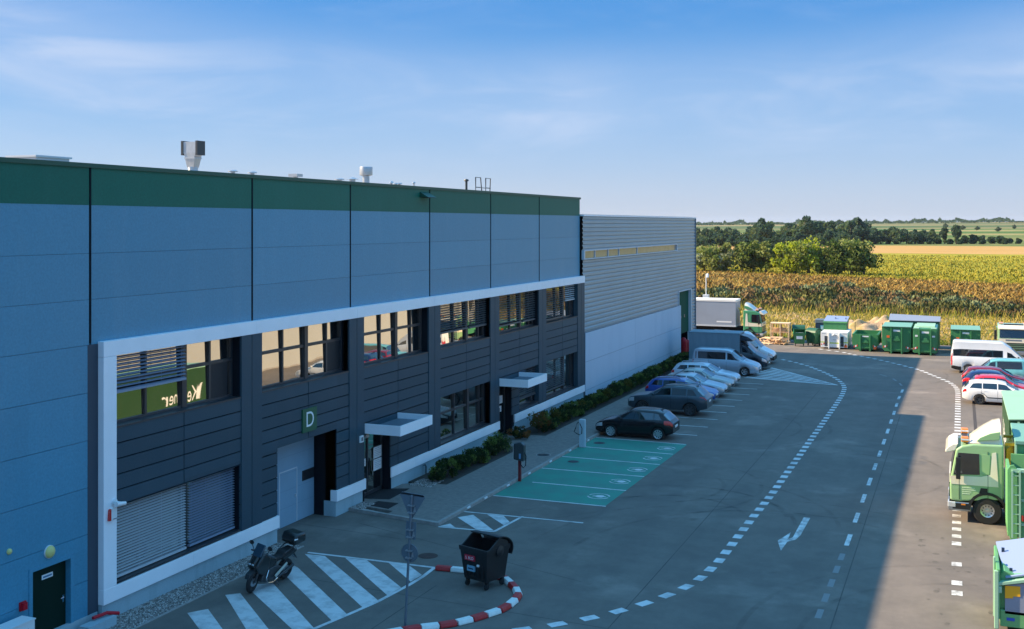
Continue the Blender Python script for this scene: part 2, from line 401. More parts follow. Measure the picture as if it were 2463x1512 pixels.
slab('planting_bed', [(-0.1, 55.0), (1.70, 55.3), (1.70, 97.5), (-0.1, 97.5)], 'soil', 0.085)
slab('kerb', [(3.97, 37.3), (4.10, 37.22), (4.10, 97.5), (3.97, 97.5)], 'kerb_stone', 0.13)
slab('kerb', [(-0.55, 38.02), (3.96, 37.22), (4.09, 37.21), (3.96, 37.41), (1.72, 37.73), (-0.55, 38.35)], 'kerb_stone', 0.128)
# gravel drip strip in front of the first bay
slab('gravel_kerb', [(1.15, 8.0), (1.22, 8.0), (0.98, 33.1), (0.90, 33.1)], 'kerb_stone', 0.03)
def pebbles(name, n, xr, yfun, m, smin, smax):
    y = rng.uniform(yfun[0], yfun[1], n); x0, x1 = xr; x = rng.uniform(x0, x1, n)
    s = rng.uniform(smin, smax, n); rot = rng.uniform(0, 6.28, n)
    # low faceted stones: 4-sided pyramids with cut tops
    base = np.array([[1, 0, 0], [0, 1, 0], [-1, 0, 0], [0, -1, 0], [0.5, 0.1, 0.7], [-.05, 0.55, 0.8], [-0.5, -.1, 0.75], [0, -0.5, 0.65]])
    c, sn = np.cos(rot), np.sin(rot)
    vx = base[None, :, 0] * c[:, None] - base[None, :, 1] * sn[:, None]; vy = base[None, :, 0] * sn[:, None] + base[None, :, 1] * c[:, None]
    el = rng.uniform(0.6, 1.3, n)
    V = np.stack([x[:, None] + vx * s[:, None] * el[:, None], y[:, None] + vy * s[:, None], (gz(y) + 0.012)[:, None] + base[None, :, 2] * s[:, None]], -1).reshape(-1, 3)
    F = np.array([[4, 5, 6, 7], [0, 1, 5, 4], [1, 2, 6, 5], [2, 3, 7, 6], [3, 0, 4, 7]])
    FF = (F[None] + (np.arange(n) * 8)[:, None, None]).reshape(-1)
    mi = np.repeat(rng.integers(0, len(m), n), 5)
    return np_mesh(name, V, FF, 4, m, mi)
mat('stone_light', (0.46, 0.42, 0.39), 0.9); mat('stone_mid', (0.24, 0.20, 0.18), 0.9); mat('stone_dark', (0.10, 0.085, 0.075), 0.9)
sheet('gravel_bed', [(-0.1, 8), (1.14, 8), (0.9, 33.1), (-0.1, 33.1)], 'soil', 0.006)
tag(pebbles('gravel', 15000, (-0.08, 0.95), (22.5, 33.05), ['stone_light', 'stone_mid', 'stone_dark', 'stone_mid'], 0.018, 0.045), 'grey brown pebble gravel strip along the foot of the facade', 'gravel', kind='stuff')
tag(pebbles('gravel', 1200, (0.0, 0.55), (37.9, 38.9), ['stone_light', 'stone_mid', 'stone_dark'], 0.02, 0.04), 'small patch of pebbles beside the entrance doormat', 'gravel', kind='stuff').location.z = 0.11
tag(pebbles('gravel', 1500, (0.3, 1.3), (42.3, 43.6), ['stone_light', 'stone_mid', 'stone_dark'], 0.02, 0.04), 'pebbles at the near end of the hedge bed', 'gravel', kind='stuff').location.z = 0.1

# expansion joints of the yard
def stripe(name, pts, w, m, dz=0.004):
    b = MB()
    for (x0, y0), (x1, y1) in zip(pts[:-1], pts[1:]):
        d = Vector((x1 - x0, y1 - y0)).normalized(); nx, ny = -d.y * w / 2, d.x * w / 2
        q = [(x0 + nx, y0 + ny), (x0 - nx, y0 - ny), (x1 - nx, y1 - ny), (x1 + nx, y1 + ny)]
        b.add([(x, y, gz(y) + dz) for x, y in q], [(0, 1, 2, 3)])
    return structure(b.build(name, m))
for pts in ([(12.95, 20), (12.95, 79)], [(18.58, 15), (18.58, 70)], [(1.2, 36.5), (11, 33.0)], [(1.5, 30.2), (12.9, 29.4)], [(7.0, 20), (7.0, 31.0)], [(-.9, 35.6), (3.6, 35.2)], [(12.95, 43.5), (18.58, 44.2)]):
    stripe('asphalt_joint', pts, 0.035, 'joint_tar', 0.0025)
stripe('dark_strip', [(22.65, 61.0), (22.65, 76.3)], 0.17, mat('strip_dark', (.05, .04, .035), .8), 0.003)  # flat narrow dark strip laid on the asphalt, of unknown nature

# ------------------------------------------------------------------ painted markings
WP = 'white_paint'
sheet('green_parking_paint', [(4.13, 42.36), (8.88, 42.38), (9.0, 56.2), (4.10, 56.3)], 'green_paint', 0.004)
def line(p, q, w=0.11, m=WP, dz=0.008, name='bay_line'): return stripe(name, [p, q], w, m, dz)
for ya, yb, xa in ((42.36, 42.38, 4.13), (45.25, 45.27, 4.75), (48.1, 48.14, 4.12), (50.95, 50.9, 4.12), (53.66, 53.5, 4.35), (56.33, 56.2, 4.13)):
    line((xa, ya), (8.92, yb))
line((4.08, 39.52), (8.88, 39.66))
for y in (58.9, 61.61, 64.27, 66.95, 69.5, 72.16, 74.8, 77.69, 80.39): line((4.15, y - 0.05), (8.92, y))
# charging logos: broken ring with a plug
def ev_logo(cx, cy):
    b = MB(); z = lambda y: gz(y) + 0.009
    def arc(r0, r1, a0, a1, n=14):
        for i in range(n):
            t0 = a0 + (a1 - a0) * i / n; t1 = a0 + (a1 - a0) * (i + 1) / n
            q = [(r0 * math.cos(t0), r0 * math.sin(t0)), (r1 * math.cos(t0), r1 * math.sin(t0)), (r1 * math.cos(t1), r1 * math.sin(t1)), (r0 * math.cos(t1), r0 * math.sin(t1))]
            b.add([(cx + u, cy + v, z(cy + v)) for u, v in q], [(0, 1, 2, 3)])
    arc(0.40, 0.47, R(15), R(165)); arc(0.40, 0.47, R(195), R(345))
    body = [(0.16, 0.18), (0.02, 0.20), (-0.10, 0.14), (-0.10, -0.14), (0.02, -0.20), (0.16, -0.18), (0.22, -0.07), (0.30, -0.04), (0.30, 0.04), (0.22, 0.07)]
    b.add([(cx + u, cy + v, z(cy + v)) for u, v in body], [tuple(range(len(body)))[::-1]])
    for v in (0.07, -0.07):
        q = [(-0.26, v - 0.028), (-0.10, v - 0.028), (-0.10, v + 0.028), (-0.26, v + 0.028)]
        b.add([(cx + u, cy + w, z(cy + w)) for u, w in q], [(0, 1, 2, 3)])
    return structure(b.build('charging_marking', WP))
for p in ((8.26, 54.82), (8.25, 52.19), (8.25, 49.45), (8.20, 46.81), (8.16, 43.88)): ev_logo(*p)
# small hatched triangle beside the pavement corner
line((4.13, 37.15), (6.3, 37.3), 0.12, name='hatch_line'); line((6.28, 37.32), (6.45, 39.7), 0.12, name='hatch_line')
sheet('hatch_stripe', [(4.22, 38.63), (4.62, 39.2), (6.22, 37.42), (5.55, 37.34)], WP, 0.0075)
sheet('hatch_stripe', [(5.1, 39.45), (5.75, 39.5), (6.3, 38.75), (6.27, 38.25)], WP, 0.0075)
sheet('hatch_stripe', [(4.15, 37.25), (4.35, 37.7), (4.75, 37.28)], WP, 0.0075)
# large hatched area by the motorcycle
stripes = [[(1.49, 32.33), (2.22, 32.39), (6.02, 29.10), (5.90, 28.39)], [(2.96, 32.46), (3.77, 32.48), (6.10, 30.41), (6.06, 29.60)],
           [(4.55, 32.52), (5.25, 32.55), (6.14, 31.75), (6.11, 31.03)], [(1.75, 31.15), (2.10, 30.95), (5.80, 27.70), (5.66, 27.10), (1.60, 30.6)],
           [(1.80, 29.0), (2.29, 29.27), (5.50, 26.42), (5.15, 26.0), (1.72, 28.7)], [(1.59, 27.81), (1.9, 28.12), (4.5, 25.8), (4.0, 25.5)],
           [(1.55, 26.1), (1.88, 26.60), (3.5, 25.2), (3.0, 24.9)]]
for q in stripes: sheet('hatch_stripe', q, WP, 0.0045)
stripe('hatch_line', [(1.49, 32.52), (6.17, 32.60)], 0.13, WP, 0.0075)
stripe('hatch_line', [(6.17, 32.60), (6.24, 31.6), (6.22, 30.75), (6.07, 29.0), (5.83, 27.72), (5.55, 26.38), (5.1, 24.6)], 0.13, WP, 0.0068)
# far hatched triangle
T0, T1, T2 = Vector((7.95, 90.38)), Vector((7.05, 83.40)), Vector((13.84, 81.92))
for a, c in ((T0, T2), (T1, T2)): stripe('hatch_line', [tuple(a), tuple(c)], 0.16, WP, 0.008)
for k in range(8):
    f0 = k / 8 + 0.02; f1 = f0 + 0.062
    p0 = T0.lerp(T1, f0); p1 = T0.lerp(T1, f1)
    e0 = T0.lerp(T2, min(1, 0.25 + 0.95 * f0)); e1 = T0.lerp(T2, min(1, 0.25 + 0.95 * f1))
    sheet('hatch_stripe', [tuple(p0), tuple(p1), tuple(e1), tuple(e0)], WP, 0.0048)
# dashed lines: blocks laid along a centre line
def dashes(name, path, ln, gap, w, m, start=0.0, skip=()):
    pts = [Vector(p) for p in path]; segs = [(b_ - a_).length for a_, b_ in zip(pts[:-1], pts[1:])]; tot = sum(segs)
    def at(s):
        s = max(0, min(tot - 1e-4, s))
        for (a_, b_), l in zip(zip(pts[:-1], pts[1:]), segs):
            if s <= l: return a_.lerp(b_, s / l), (b_ - a_).normalized()
            s -= l
        return pts[-1], (pts[-1] - pts[-2]).normalized()
    b = MB(); s = start; i = 0
    while s + ln < tot:
        if i not in skip:
            (p, d), (q, e) = at(s), at(s + ln)
            n1, n2 = Vector((-d.y, d.x)) * w / 2, Vector((-e.y, e.x)) * w / 2
            b.add([(v.x, v.y, gz(v.y) + 0.005) for v in (p + n1, p - n1, q - n2, q + n2)], [(0, 1, 2, 3)])
        s += ln + gap; i += 1
    return structure(b.build(name, m))
LA = [(7.88, 96.50), (8.54, 95.67), (9.19, 94.79), (9.77, 93.83), (10.29, 93.02), (10.81, 92.01), (11.28, 90.94), (11.74, 89.91), (12.17, 88.89), (12.58, 87.89), (12.99, 86.73), (13.37, 85.66), (13.68, 84.53), (13.93, 83.53), (14.18, 82.34), (14.36, 81.20), (14.46, 80.12), (14.52, 79.05), (14.60, 77.12), (14.65, 72.65), (14.65, 47.15), (14.62, 45.05), (14.57, 42.98), (14.55, 40.96), (14.53, 38.84), (14.51, 36.76), (14.35, 34.81), (14.16, 33.87), (13.85, 32.95), (13.48, 32.07), (13.07, 31.29), (12.55, 30.41), (11.97, 29.68), (11.35, 28.96), (10.2, 27.9), (9.0, 27.0), (7.5, 26.2)]
dashes('dashed_line', LA, 0.52, 0.53, 0.31, 'white_paint')
LB = [(18.22, 82.3), (18.15, 76.6), (18.2, 69.9), (18.22, 56.7), (18.22, 40.2)]
dashes('lane_dashes', LB, 1.55, 1.75, 0.16, 'worn_paint', 0.9)
dashes('lane_dashes', [(18.2, 39.2), (18.15, 31.0)], 0.8, 0.7, 0.18, mat('ghost_paint', (0.22, 0.215, 0.21), 0.8))
dashes('lane_dashes', [(16.2, 89.4), (17.2, 87.4), (17.9, 84.45), (18.1, 83.0)], 1.3, 1.2, 0.14, 'ghost_paint')
LC = [(9.8, 106.4), (11.12, 105.22), (12.07, 104.45), (13.43, 102.22), (14.12, 101.42), (14.81, 100.47), (15.48, 99.47), (16.15, 98.42), (16.78, 97.38), (17.35, 96.35), (17.93, 95.29), (18.46, 94.31), (19.0, 93.2), (19.70, 91.03), (20.05, 89.95), (20.45, 88.81), (20.80, 87.72), (21.13, 86.62), (21.38, 85.45), (21.55, 84.21), (21.66, 83.12), (21.70, 82.00), (21.72, 80.86), (21.73, 71.56), (21.73, 48.0)]
dashes('dashed_line', LC, 0.48, 0.54, 0.32, 'white_paint')
dashes('dashed_line', [(21.74, 47.5), (21.75, 41.0)], 0.46, 0.56, 0.31, 'worn_paint', 0.2)
dashes('dashed_line', [(21.76, 39.6), (21.80, 33.0)], 0.46, 0.59, 0.31, 'worn_paint', 0.0, skip=(1, 4, 5))
# bent arrow
b = MB()
for poly in ([(16.36, 43.6), (16.60, 43.6), (16.58, 41.0), (16.50, 40.35), (16.26, 39.95), (16.24, 40.30), (16.36, 40.65)], [(16.26, 39.95), (16.22, 38.73), (15.93, 39.98), (16.20, 41.25), (16.24, 40.30)]):
    b.add([(x, y, gz(y) + 0.005) for x, y in poly], [tuple(range(len(poly)))[::-1]])
structure(b.build('road_arrow', 'worn_paint'))
# faint curved tyre marks where vehicles swing through the yard
tm = bpy.data.materials.new('tyre_mark'); tm.use_nodes = True; tn = tm.node_tree; tb = tn.nodes['Principled BSDF']; tb.inputs['Base Color'].default_value = (.055, .05, .045, 1); tb.inputs['Roughness'].default_value = .8
t_c = tn.nodes.new('ShaderNodeTexCoord'); t_n = tn.nodes.new('ShaderNodeTexNoise'); t_n.inputs['Scale'].default_value = .9; t_n.inputs['Detail'].default_value = 8; t_r = tn.nodes.new('ShaderNodeMapRange'); t_r.inputs[1].default_value = .38; t_r.inputs[2].default_value = .75; t_r.inputs[4].default_value = .22
tn.links.new(t_c.outputs['Object'], t_n.inputs['Vector']); tn.links.new(t_n.outputs['Fac'], t_r.inputs[0]); tn.links.new(t_r.outputs[0], tb.inputs['Alpha']); MATS['tyre_mark'] = tm
for i, (cx, cy, rad, a0, a1) in enumerate(((11.5, 41.5, 3.0, 20, 150), (11.7, 41.3, 4.6, 10, 140), (16.0, 36.0, 6.5, 60, 175), (10.0, 47.0, 2.6, -60, 60), (14.8, 33.0, 9.0, 80, 160), (9.8, 62.5, 4.0, -80, 50), (12.0, 71.0, 6.0, 100, 190), (16.4, 53, 3.4, -40, 90), (22.8, 31.0, 5.0, 95, 190), (14.0, 90.0, 7.0, -70, 20))):
    for off in (0, 1.55):
        pts_ = [(cx + (rad + off) * math.cos(R(a0 + (a1 - a0) * k / 22)), cy + 1.25 * (rad + off) * math.sin(R(a0 + (a1 - a0) * k / 22))) for k in range(23)]
        stripe('tyre_marks', pts_, .17, 'tyre_mark', .0031 + i * 3e-5 + off * 1e-5)
# oil and tyre stains on the sunlit side
mat('oil_stain', (0.105, 0.088, 0.072), 0.8, var=0.4, vscale=6)
b = MB()
for i in range(44):
    x = random.uniform(20.4, 23.4); y = random.choice([random.uniform(40.2, 42.6), random.uniform(36.0, 39.5), random.uniform(33, 48)])
    rx, ry = random.uniform(0.03, 0.13), random.uniform(0.04, 0.2); n = 9
    b.add([(x + rx * math.cos(t * 6.283 / n) * random.uniform(.6, 1.2), y + ry * math.sin(t * 6.283 / n) * random.uniform(.6, 1.2), gz(y) + 0.0028 + i * 2e-5) for t in range(n)], [tuple(range(n))])
structure(b.build('oil_stains', 'oil_stain'))
def manhole(x, y, r, m, label, dz=0.006):
    b = MB(); b.lathe([(r, 0.0), (r, dz)], n=28); o = b.build('manhole_cover', m, loc=(x, y, gz(y)))
    b2 = MB(); b2.lathe([(r * 0.86, 0), (r * 0.86, dz + 0.004), (0, dz + 0.004)], n=28); b2.build('lid', 'metal_dark' if m != 'rusty_iron' else 'rusty_iron', o)
    return tag(o, label, 'manhole')
mat('rusty_iron', (0.06, 0.030, 0.024), 0.8, var=0.3, vscale=5)
manhole(5.4, 33.7, 0.33, 'rusty_iron', 'dark rusty round manhole cover between the hatched area and the rubbish bin')
manhole(3.36, 50.4, 0.36, 'kerb_stone', 'round manhole cover with pale ring in the pavement behind the dark charger', 0.122)
manhole(4.75, 54.9, 0.30, 'metal_dark', 'dark manhole in the farthest green charging bay', 0.008)
manhole(5.0, 50.0, 0.30, 'green_paint', 'green painted manhole cover between two charging bays', 0.010)
# small white kerb reflectors along the pavement edge
for i, y in enumerate((39.9, 41.6, 44.0, 46.5, 49.3, 52.1, 55.0)):
    b = MB(); b.box(-0.02, 0.02, -0.14, 0.14, 0.0, 0.07); o = b.build('kerb_reflector', 'white_plastic', loc=(4.125, y, gz(y) + 0.045), bevel=0.008)
    tag(o, 'small white block reflector fixed to the edge of the kerb beside the charging bays', 'reflector', 'white reflectors along the kerb')

# ------------------------------------------------------------------ the office hall
hall = thing('office_hall', 'long grey-blue office hall with green top band and white framed dark facade', 'building')
WX = -0.20                                        # upper wall plane; the white frame stands 0.2 m proud at x = 0
JY = [24.2, 31.75, 38.28, 45.32, 52.35, 59.4, 66.70]
ROOF, BAND = 12.66, 11.52
# upper wall: panels between joints, horizontal seams every 1.27 m
b = MB()
ys = [-22.0, -12.0, -3.0, 6.0, 15.2] + JY
rows = [7.70, 8.94, 10.20, BAND]
for y0, y1 in zip(ys[:-1], ys[1:]):
    for z0, z1 in zip(rows[:-1], rows[1:]):
        b.box(WX - 0.12, WX, y0 + 0.045, y1 - 0.045, z0 + 0.004, z1 - 0.004)
# left of the frame the panels run down to the plinth, with a door opening cut out
rows = [0.34, 1.30, 2.55, 3.82, 5.10, 6.40, 7.70]
for y0, y1 in zip(ys[:4], ys[1:5]):
    for z0, z1 in zip(rows[:-1], rows[1:]):
        b.box(WX - 0.12, WX, y0 + 0.02, y1 - 0.02, z0 + 0.004, z1 - 0.004)
def panel_holes(y0, y1, z0, z1, holes):
    yy = sorted({y0, y1, *[q for h in holes for q in h[:2] if y0 < q < y1]}); zz_ = sorted({z0, z1, *[q for h in holes for q in h[2:] if z0 < q < z1]})
    for a, c in zip(yy[:-1], yy[1:]):
        for d, e in zip(zz_[:-1], zz_[1:]):
            m_, n_ = (a + c) / 2, (d + e) / 2
            if not any(h[0] < m_ < h[1] and h[2] < n_ < h[3] for h in holes): yield a, c, d, e
DOOR = (22.02, 23.58, -0.2, 2.18)
for z0, z1 in zip(rows[:-1], rows[1:]):
    for a, c, d, e in panel_holes(15.2, 24.1, z0, z1, [DOOR]):
        b.box(WX - 0.12, WX, a + (0.0 if a > 15.3 else 0.02), c, d + (0.006 if d == z0 else 0), e - (0.006 if e == z1 else 0))
b.build('wall_panels', 'panel', hall)
b = MB()
b.box(-0.55, WX - 0.06, -22, 22.0, -0.5, 2.2); b.box(-0.55, WX - 0.06, 23.6, 24.45, -0.5, 2.2); b.box(-0.55, WX - 0.06, -22, 24.45, 2.2, BAND); b.box(-0.55, -0.45, 22.0, 23.6, -0.5, 2.2); b.box(-0.55, WX - 0.06, 24.45, 66.72, 7.45, BAND)                                  # dark backing seen in the joints
b.box(-0.50, WX + 0.004, 24.1, 24.5, 0.0, 7.70)
b.build('joint_backing', 'panel_joint', hall)
b = MB()
for y0, y1 in zip(ys[:-1], ys[1:]): b.box(WX - 0.12, WX + 0.002, y0 + 0.045, y1 - 0.045, BAND + 0.004, ROOF - 0.12)
b.box(WX - 0.12, WX + 0.002, -22, 66.70, BAND - 0.002, BAND + 0.004)
b.build('green_fascia', 'green_band', hall)
b = MB(); b.box(WX - 0.45, WX + 0.05, -22, 66.76, ROOF - 0.12, ROOF)
b.box(-45, WX - 0.45, 66.3, 66.76, ROOF - 0.12, ROOF); b.build('parapet_cap', 'green_edge', hall)
for y in JY[:-1]:
    b = MB(); b.box(WX - 0.06, WX + 0.015, y - 0.03, y + 0.03, 7.75, ROOF - 0.12); b.build('joint_profile', 'dark_gap', hall)
b = MB(); b.box(-45, -0.55, -22, 66.6, 12.0, 12.3); b.build('roof', 'roofing', hall)
b = MB(); b.box(-45, -0.56, 66.3, 66.72, -0.6, ROOF - 0.12); b.box(-45, -44.7, -22, 66.3, -0.6, ROOF - 0.12); b.box(-45, -0.56, -22, -21.7, -0.6, ROOF - 0.12); b.build('end_wall', 'panel', hall)
b = MB(); b.box(WX - 0.1, WX + 0.03, -22, 24.45, -0.3, 0.34); b.build('base_wall', 'plinth', hall)
# white frame
b = MB()
FT0, FT1, FB0, FB1 = 7.33, 7.76, 0.50, 0.92
segs = [24.5, 31.74, 38.5, 45.4, 50.45, 57.0, 62.0, 67.11]
for y0, y1 in zip(segs[:-1], segs[1:]): b.box(-0.42, 0, y0 + (0.004 if y0 > 25 else 0), y1 - 0.004, FT0, FT1)
b.box(-0.42, -0.002, 24.502, 25.02, FB1, FT0 - 0.004)
b.box(-0.42, -0.001, 24.502, 24.9, FB1 - 0.01, FB1 + 0.01)
for y0, y1 in ((24.5, 28.4), (28.4, 33.09)): b.box(-0.30, 0, y0, y1 - 0.004, FB0, FB1 - 0.004)
b.build('white_frame', 'white_frame', hall, bevel=0.008, seg=1)
for run in (((36.95, 39.19),), ((41.31, 45.4), (45.4, 53.13)), ((55.22, 60.0), (60.0, 67.11))):
    b = MB()
    for y0, y1 in run: b.box(-0.30, 0, y0, y1 - 0.004, FB0, FB1 - 0.004)
    b.build('frame_base', 'white_frame', hall, bevel=0.008, seg=1)
b = MB()
for y0, y1 in ((24.52, 33.06), (36.98, 39.15), (41.35, 53.08), (55.26, 67.05)): b.box(-0.6, -0.08, y0, y1, -0.7, FB0 - 0.003)
b.build('plinth_wall', 'plinth', hall)
# holes in the dark facade: (y0, y1, z0, z1)
WTOP, WSILL = 7.33, 5.33
UP = [(25.02, 30.88), (32.05, 37.9), (39.03, 44.85), (46.05, 51.9), (53.05, 58.85), (60.07, 65.75)]
LOW = {0: (25.02, 30.85, 0.98, 3.10), 3: (46.1, 51.9, 1.0, 3.12), 4: (55.95, 58.9, 1.1, 3.14), 5: (60.07, 65.75, 1.0, 3.16)}
GATE = (33.02, 37.0, -1, 3.25)
DOOR1 = (39.1, 41.3, -1, 2.66); DOOR2 = (53.12, 54.85, -1, 2.66)
holes = [(a, c, WSILL, 8) for a, c in UP] + list(LOW.values()) + [GATE, DOOR1, DOOR2]
# backing wall behind the cladding (its edges make the window reveals)
b = MB()
for a, c, d, e in panel_holes(25.02, 67.1, 0.3, WTOP, holes): b.box(-0.55, -0.085, a, c, d, e)
b.build('backing_wall', 'dark_gap', hall)
# planks: rows of 0.435 m between the columns, split at mid bay
BAYS = [(25.02, 30.93), (32.04, 37.92), (39.02, 44.9), (46.04, 51.92), (53.04, 58.9), (60.06, 65.78)]
g = 0.018
for (y0, y1) in BAYS:
    mid = (y0 + y1) / 2 + 0.02; b = MB(); z1 = 5.30
    while z1 > 0.95:
        z0 = max(0.93, z1 - 0.437)
        if z0 - 0.93 < 0.12: z0 = 0.93
        for a0, a1 in ((y0, mid), (mid, y1)):
            for a, c, d, e in panel_holes(a0, a1, z0, z1, holes):
                b.box(-0.088, -0.045, a + (g if a == a0 else 0), c - (g if c == a1 else 0), d + (g if d == z0 else 0), e - (g if e == z1 else 0))
        z1 = z0
    b.build('plank_cladding', 'cladding', hall)
# columns: two leaves with a joint
for y0, y1 in ((30.9, 32.06), (37.9, 39.04), (44.87, 46.06), (51.9, 53.06), (58.87, 60.08), (65.74, 67.08)):
    b = MB(); m_ = (y0 + y1) / 2
    z_lo = 0.93
    for a, c in ((y0, m_ - 0.016), (m_ + 0.016, y1)):
        zl = 0.3 if any(h[0] - 0.02 < (a + c) / 2 < h[1] + 0.02 and h[2] < 0 for h in holes) else z_lo
        b.box(-0.3, -0.015, a, c, zl, WTOP - 0.003)
    b.build('column_cladding', 'cladding', hall)
# windows
GX = -0.42
def window(y0, y1, z0, z1, mull, thick, trans=None, dark=(), name='window', blinds=()):
    """mull: thin mullion positions, thick: wide mullions, trans: transom height, dark: panes of screen, blinds: (y0, y1, zbottom, material)"""
    f = MB(); t = 0.045
    f.box(GX - 0.05, GX + 0.06, y0, y1, z0, z0 + 0.09); f.box(GX - 0.05, GX + 0.06, y0, y1, z1 - 0.05, z1)
    f.box(GX - 0.05, GX + 0.058, y0, y0 + 0.07, z0, z1); f.box(GX - 0.05, GX + 0.058, y1 - 0.07, y1, z0, z1)
    for y in mull: f.box(GX - 0.05, GX + 0.056, y - t, y + t, z0 + 0.05, z1 - 0.03)
    for y in thick: f.box(GX - 0.05, GX + 0.09, y - 0.11, y + 0.11, z0 + 0.02, z1 - 0.02)
    if trans: f.box(GX - 0.05, GX + 0.05, y0 + 0.03, y1 - 0.03, trans - 0.05, trans + 0.05)
    f.box(GX - 0.02, -0.03, y0 + 0.005, y1 - 0.005, z0 - 0.04, z0 + 0.012)          # sill
    o = f.build(name, 'window_frame', hall)
    p = MB(); dx = (z1 - z0) * math.tan(R(1.0)) if trans or z0 > 4 else 0.0      # panes lean back by a degree
    p.quad((GX, y0 + .03, z0 + .04), (GX, y1 - .03, z0 + .04), (GX - dx, y1 - .03, z1 - .02), (GX - dx, y0 + .03, z1 - .02)); p.build('pane', 'window_glass', o)
    if dark:
        p = MB()
        for (a, c, d, e) in dark: p.box(GX + 0.002, GX + 0.02, a, c, d, e)
        p.build('insect_screen', 'screen_dark', o)
    for (a, c, zb, m, pitch, tilt) in blinds:
        s = MB(); z = z1 - 0.06
        while z > zb + 0.05:
            dz = 0.5 * pitch * tilt
            s.hexa([(GX + 0.12, a, z - dz), (GX + 0.20, a, z - dz - 0.3 * pitch), (GX + 0.20, c, z - dz - 0.3 * pitch), (GX + 0.12, c, z - dz)],
                   [(GX + 0.12, a, z - dz + 0.008), (GX + 0.20, a, z - dz - 0.3 * pitch + .008), (GX + 0.20, c, z - dz - 0.3 * pitch + .008), (GX + 0.12, c, z - dz + 0.008)])
            z -= pitch
        s.box(GX + 0.11, GX + 0.21, a, c, zb, zb + 0.07)
        for q in (0.06, 0.36, 0.66, 0.94): s.box(GX + 0.165, GX + 0.172, a + (c - a) * q - 0.005, a + (c - a) * q + 0.005, zb, z1 - 0.02)
        s.build('blind', m, o)
    return o
ZT = 6.56
def quarter(y0, y1): return [y0 + (y1 - y0) * q for q in (0.205, 0.475, 0.745)]
k = quarter(25.02, 30.2)
K = 1.0192                                    # glass stands 0.42 m behind the frame
def sc(*q): return [v * K for v in q]
window(25.02, 30.88, WSILL, WTOP, sc(26.15, 29.13), sc(27.85), ZT, [(29.75, 30.65, WSILL + .08, ZT - .05)], blinds=[(25.05, 28.32, 6.22, 'blue_slat', 0.105, 0.2)])
window(32.05, 37.9, WSILL, WTOP, sc(33.2, 36.1), sc(34.66), ZT, [(36.86, 37.8, WSILL + .08, ZT - .05)])
window(39.03, 44.85, WSILL, WTOP, sc(40.25, 42.98), sc(41.57), ZT)
window(46.05, 51.9, WSILL, WTOP, sc(47.3, 50.2), sc(48.75), None, blinds=[(46.1, 49.6, 5.95, 'dark_slat', 0.11, 0.4), (49.75, 51.85, 5.93, 'dark_slat', 0.11, 0.4)])
window(53.05, 58.85, WSILL, WTOP, sc(54.35, 57.1), sc(55.75), None, blinds=[(53.1, 56.7, 5.68, 'dark_slat', 0.125, 0.3), (56.9, 58.8, 5.66, 'dark_slat', 0.125, 0.3)])
window(60.07, 65.75, WSILL, WTOP, sc(61.4, 64.1), sc(62.7), None, blinds=[(60.1, 63.8, 5.45, 'dark_slat', 0.125, 0.3), (64.0, 65.7, 6.35, 'blind_slat', 0.125, 0.3)])
window(25.02, 30.85, 0.98, 3.10, [], sc(27.86), None, blinds=[(25.05, 28.32, 1.02, 'blind_slat', 0.084, 0.35), (28.48, 30.8, 1.04, 'blue_slat', 0.084, 0.2)])
window(46.1, 51.9, 1.0, 3.12, sc(47.4, 50.3), sc(48.9), 2.25)
window(55.95, 58.9, 1.1, 3.14, [], sc(57.4), None, blinds=[(56.0, 58.85, 1.5, 'dark_slat', 0.11, 0.3)])
window(60.07, 65.75, 1.0, 3.16, sc(61.4, 64.2), sc(62.8), None, blinds=[(60.1, 63.9, 1.35, 'dark_slat', 0.11, 0.3)])
# the recessed gate
b = MB(); gy0, gy1 = 34.0, 37.35
b.box(-1.20, -1.05, 32.9, 37.4, -0.05, 3.3)
gate = b.build('gate', 'gate_grey', hall)
b = MB()
for z in (0.62, 1.24, 1.86, 2.48): b.box(-1.055, -1.048, 32.9, 37.4, z - 0.005, z + 0.005)
b.build('seam', 'joint_tint', gate)
b = MB()                                                                     # wicket door outline
b.box(-1.05, -1.035, 34.62, 34.67, -0.03, 1.95); b.box(-1.05, -1.035, 35.78, 35.82, -0.03, 1.95); b.box(-1.05, -1.035, 34.62, 35.82, 1.94, 1.98)
b.box(-1.05, -1.0, 35.66, 35.71, 0.90, 1.0)
b.build('wicket_door', 'trim_light', gate)
b = MB(); b.box(-1.05, -1.03, 36.17, 36.97, 1.36, 1.74); b.build('window_slot', 'screen_dark', gate)
b = MB(); b.box(-1.2, -0.1, 37.0, 37.5, -0.3, 3.25); b.box(-1.2, -0.1, 32.85, 33.02, -0.3, 3.25); b.box(-1.2, -0.09, 32.95, 37.05, 3.25, 3.36); b.build('gate_reveal', 'dark_gap', hall)
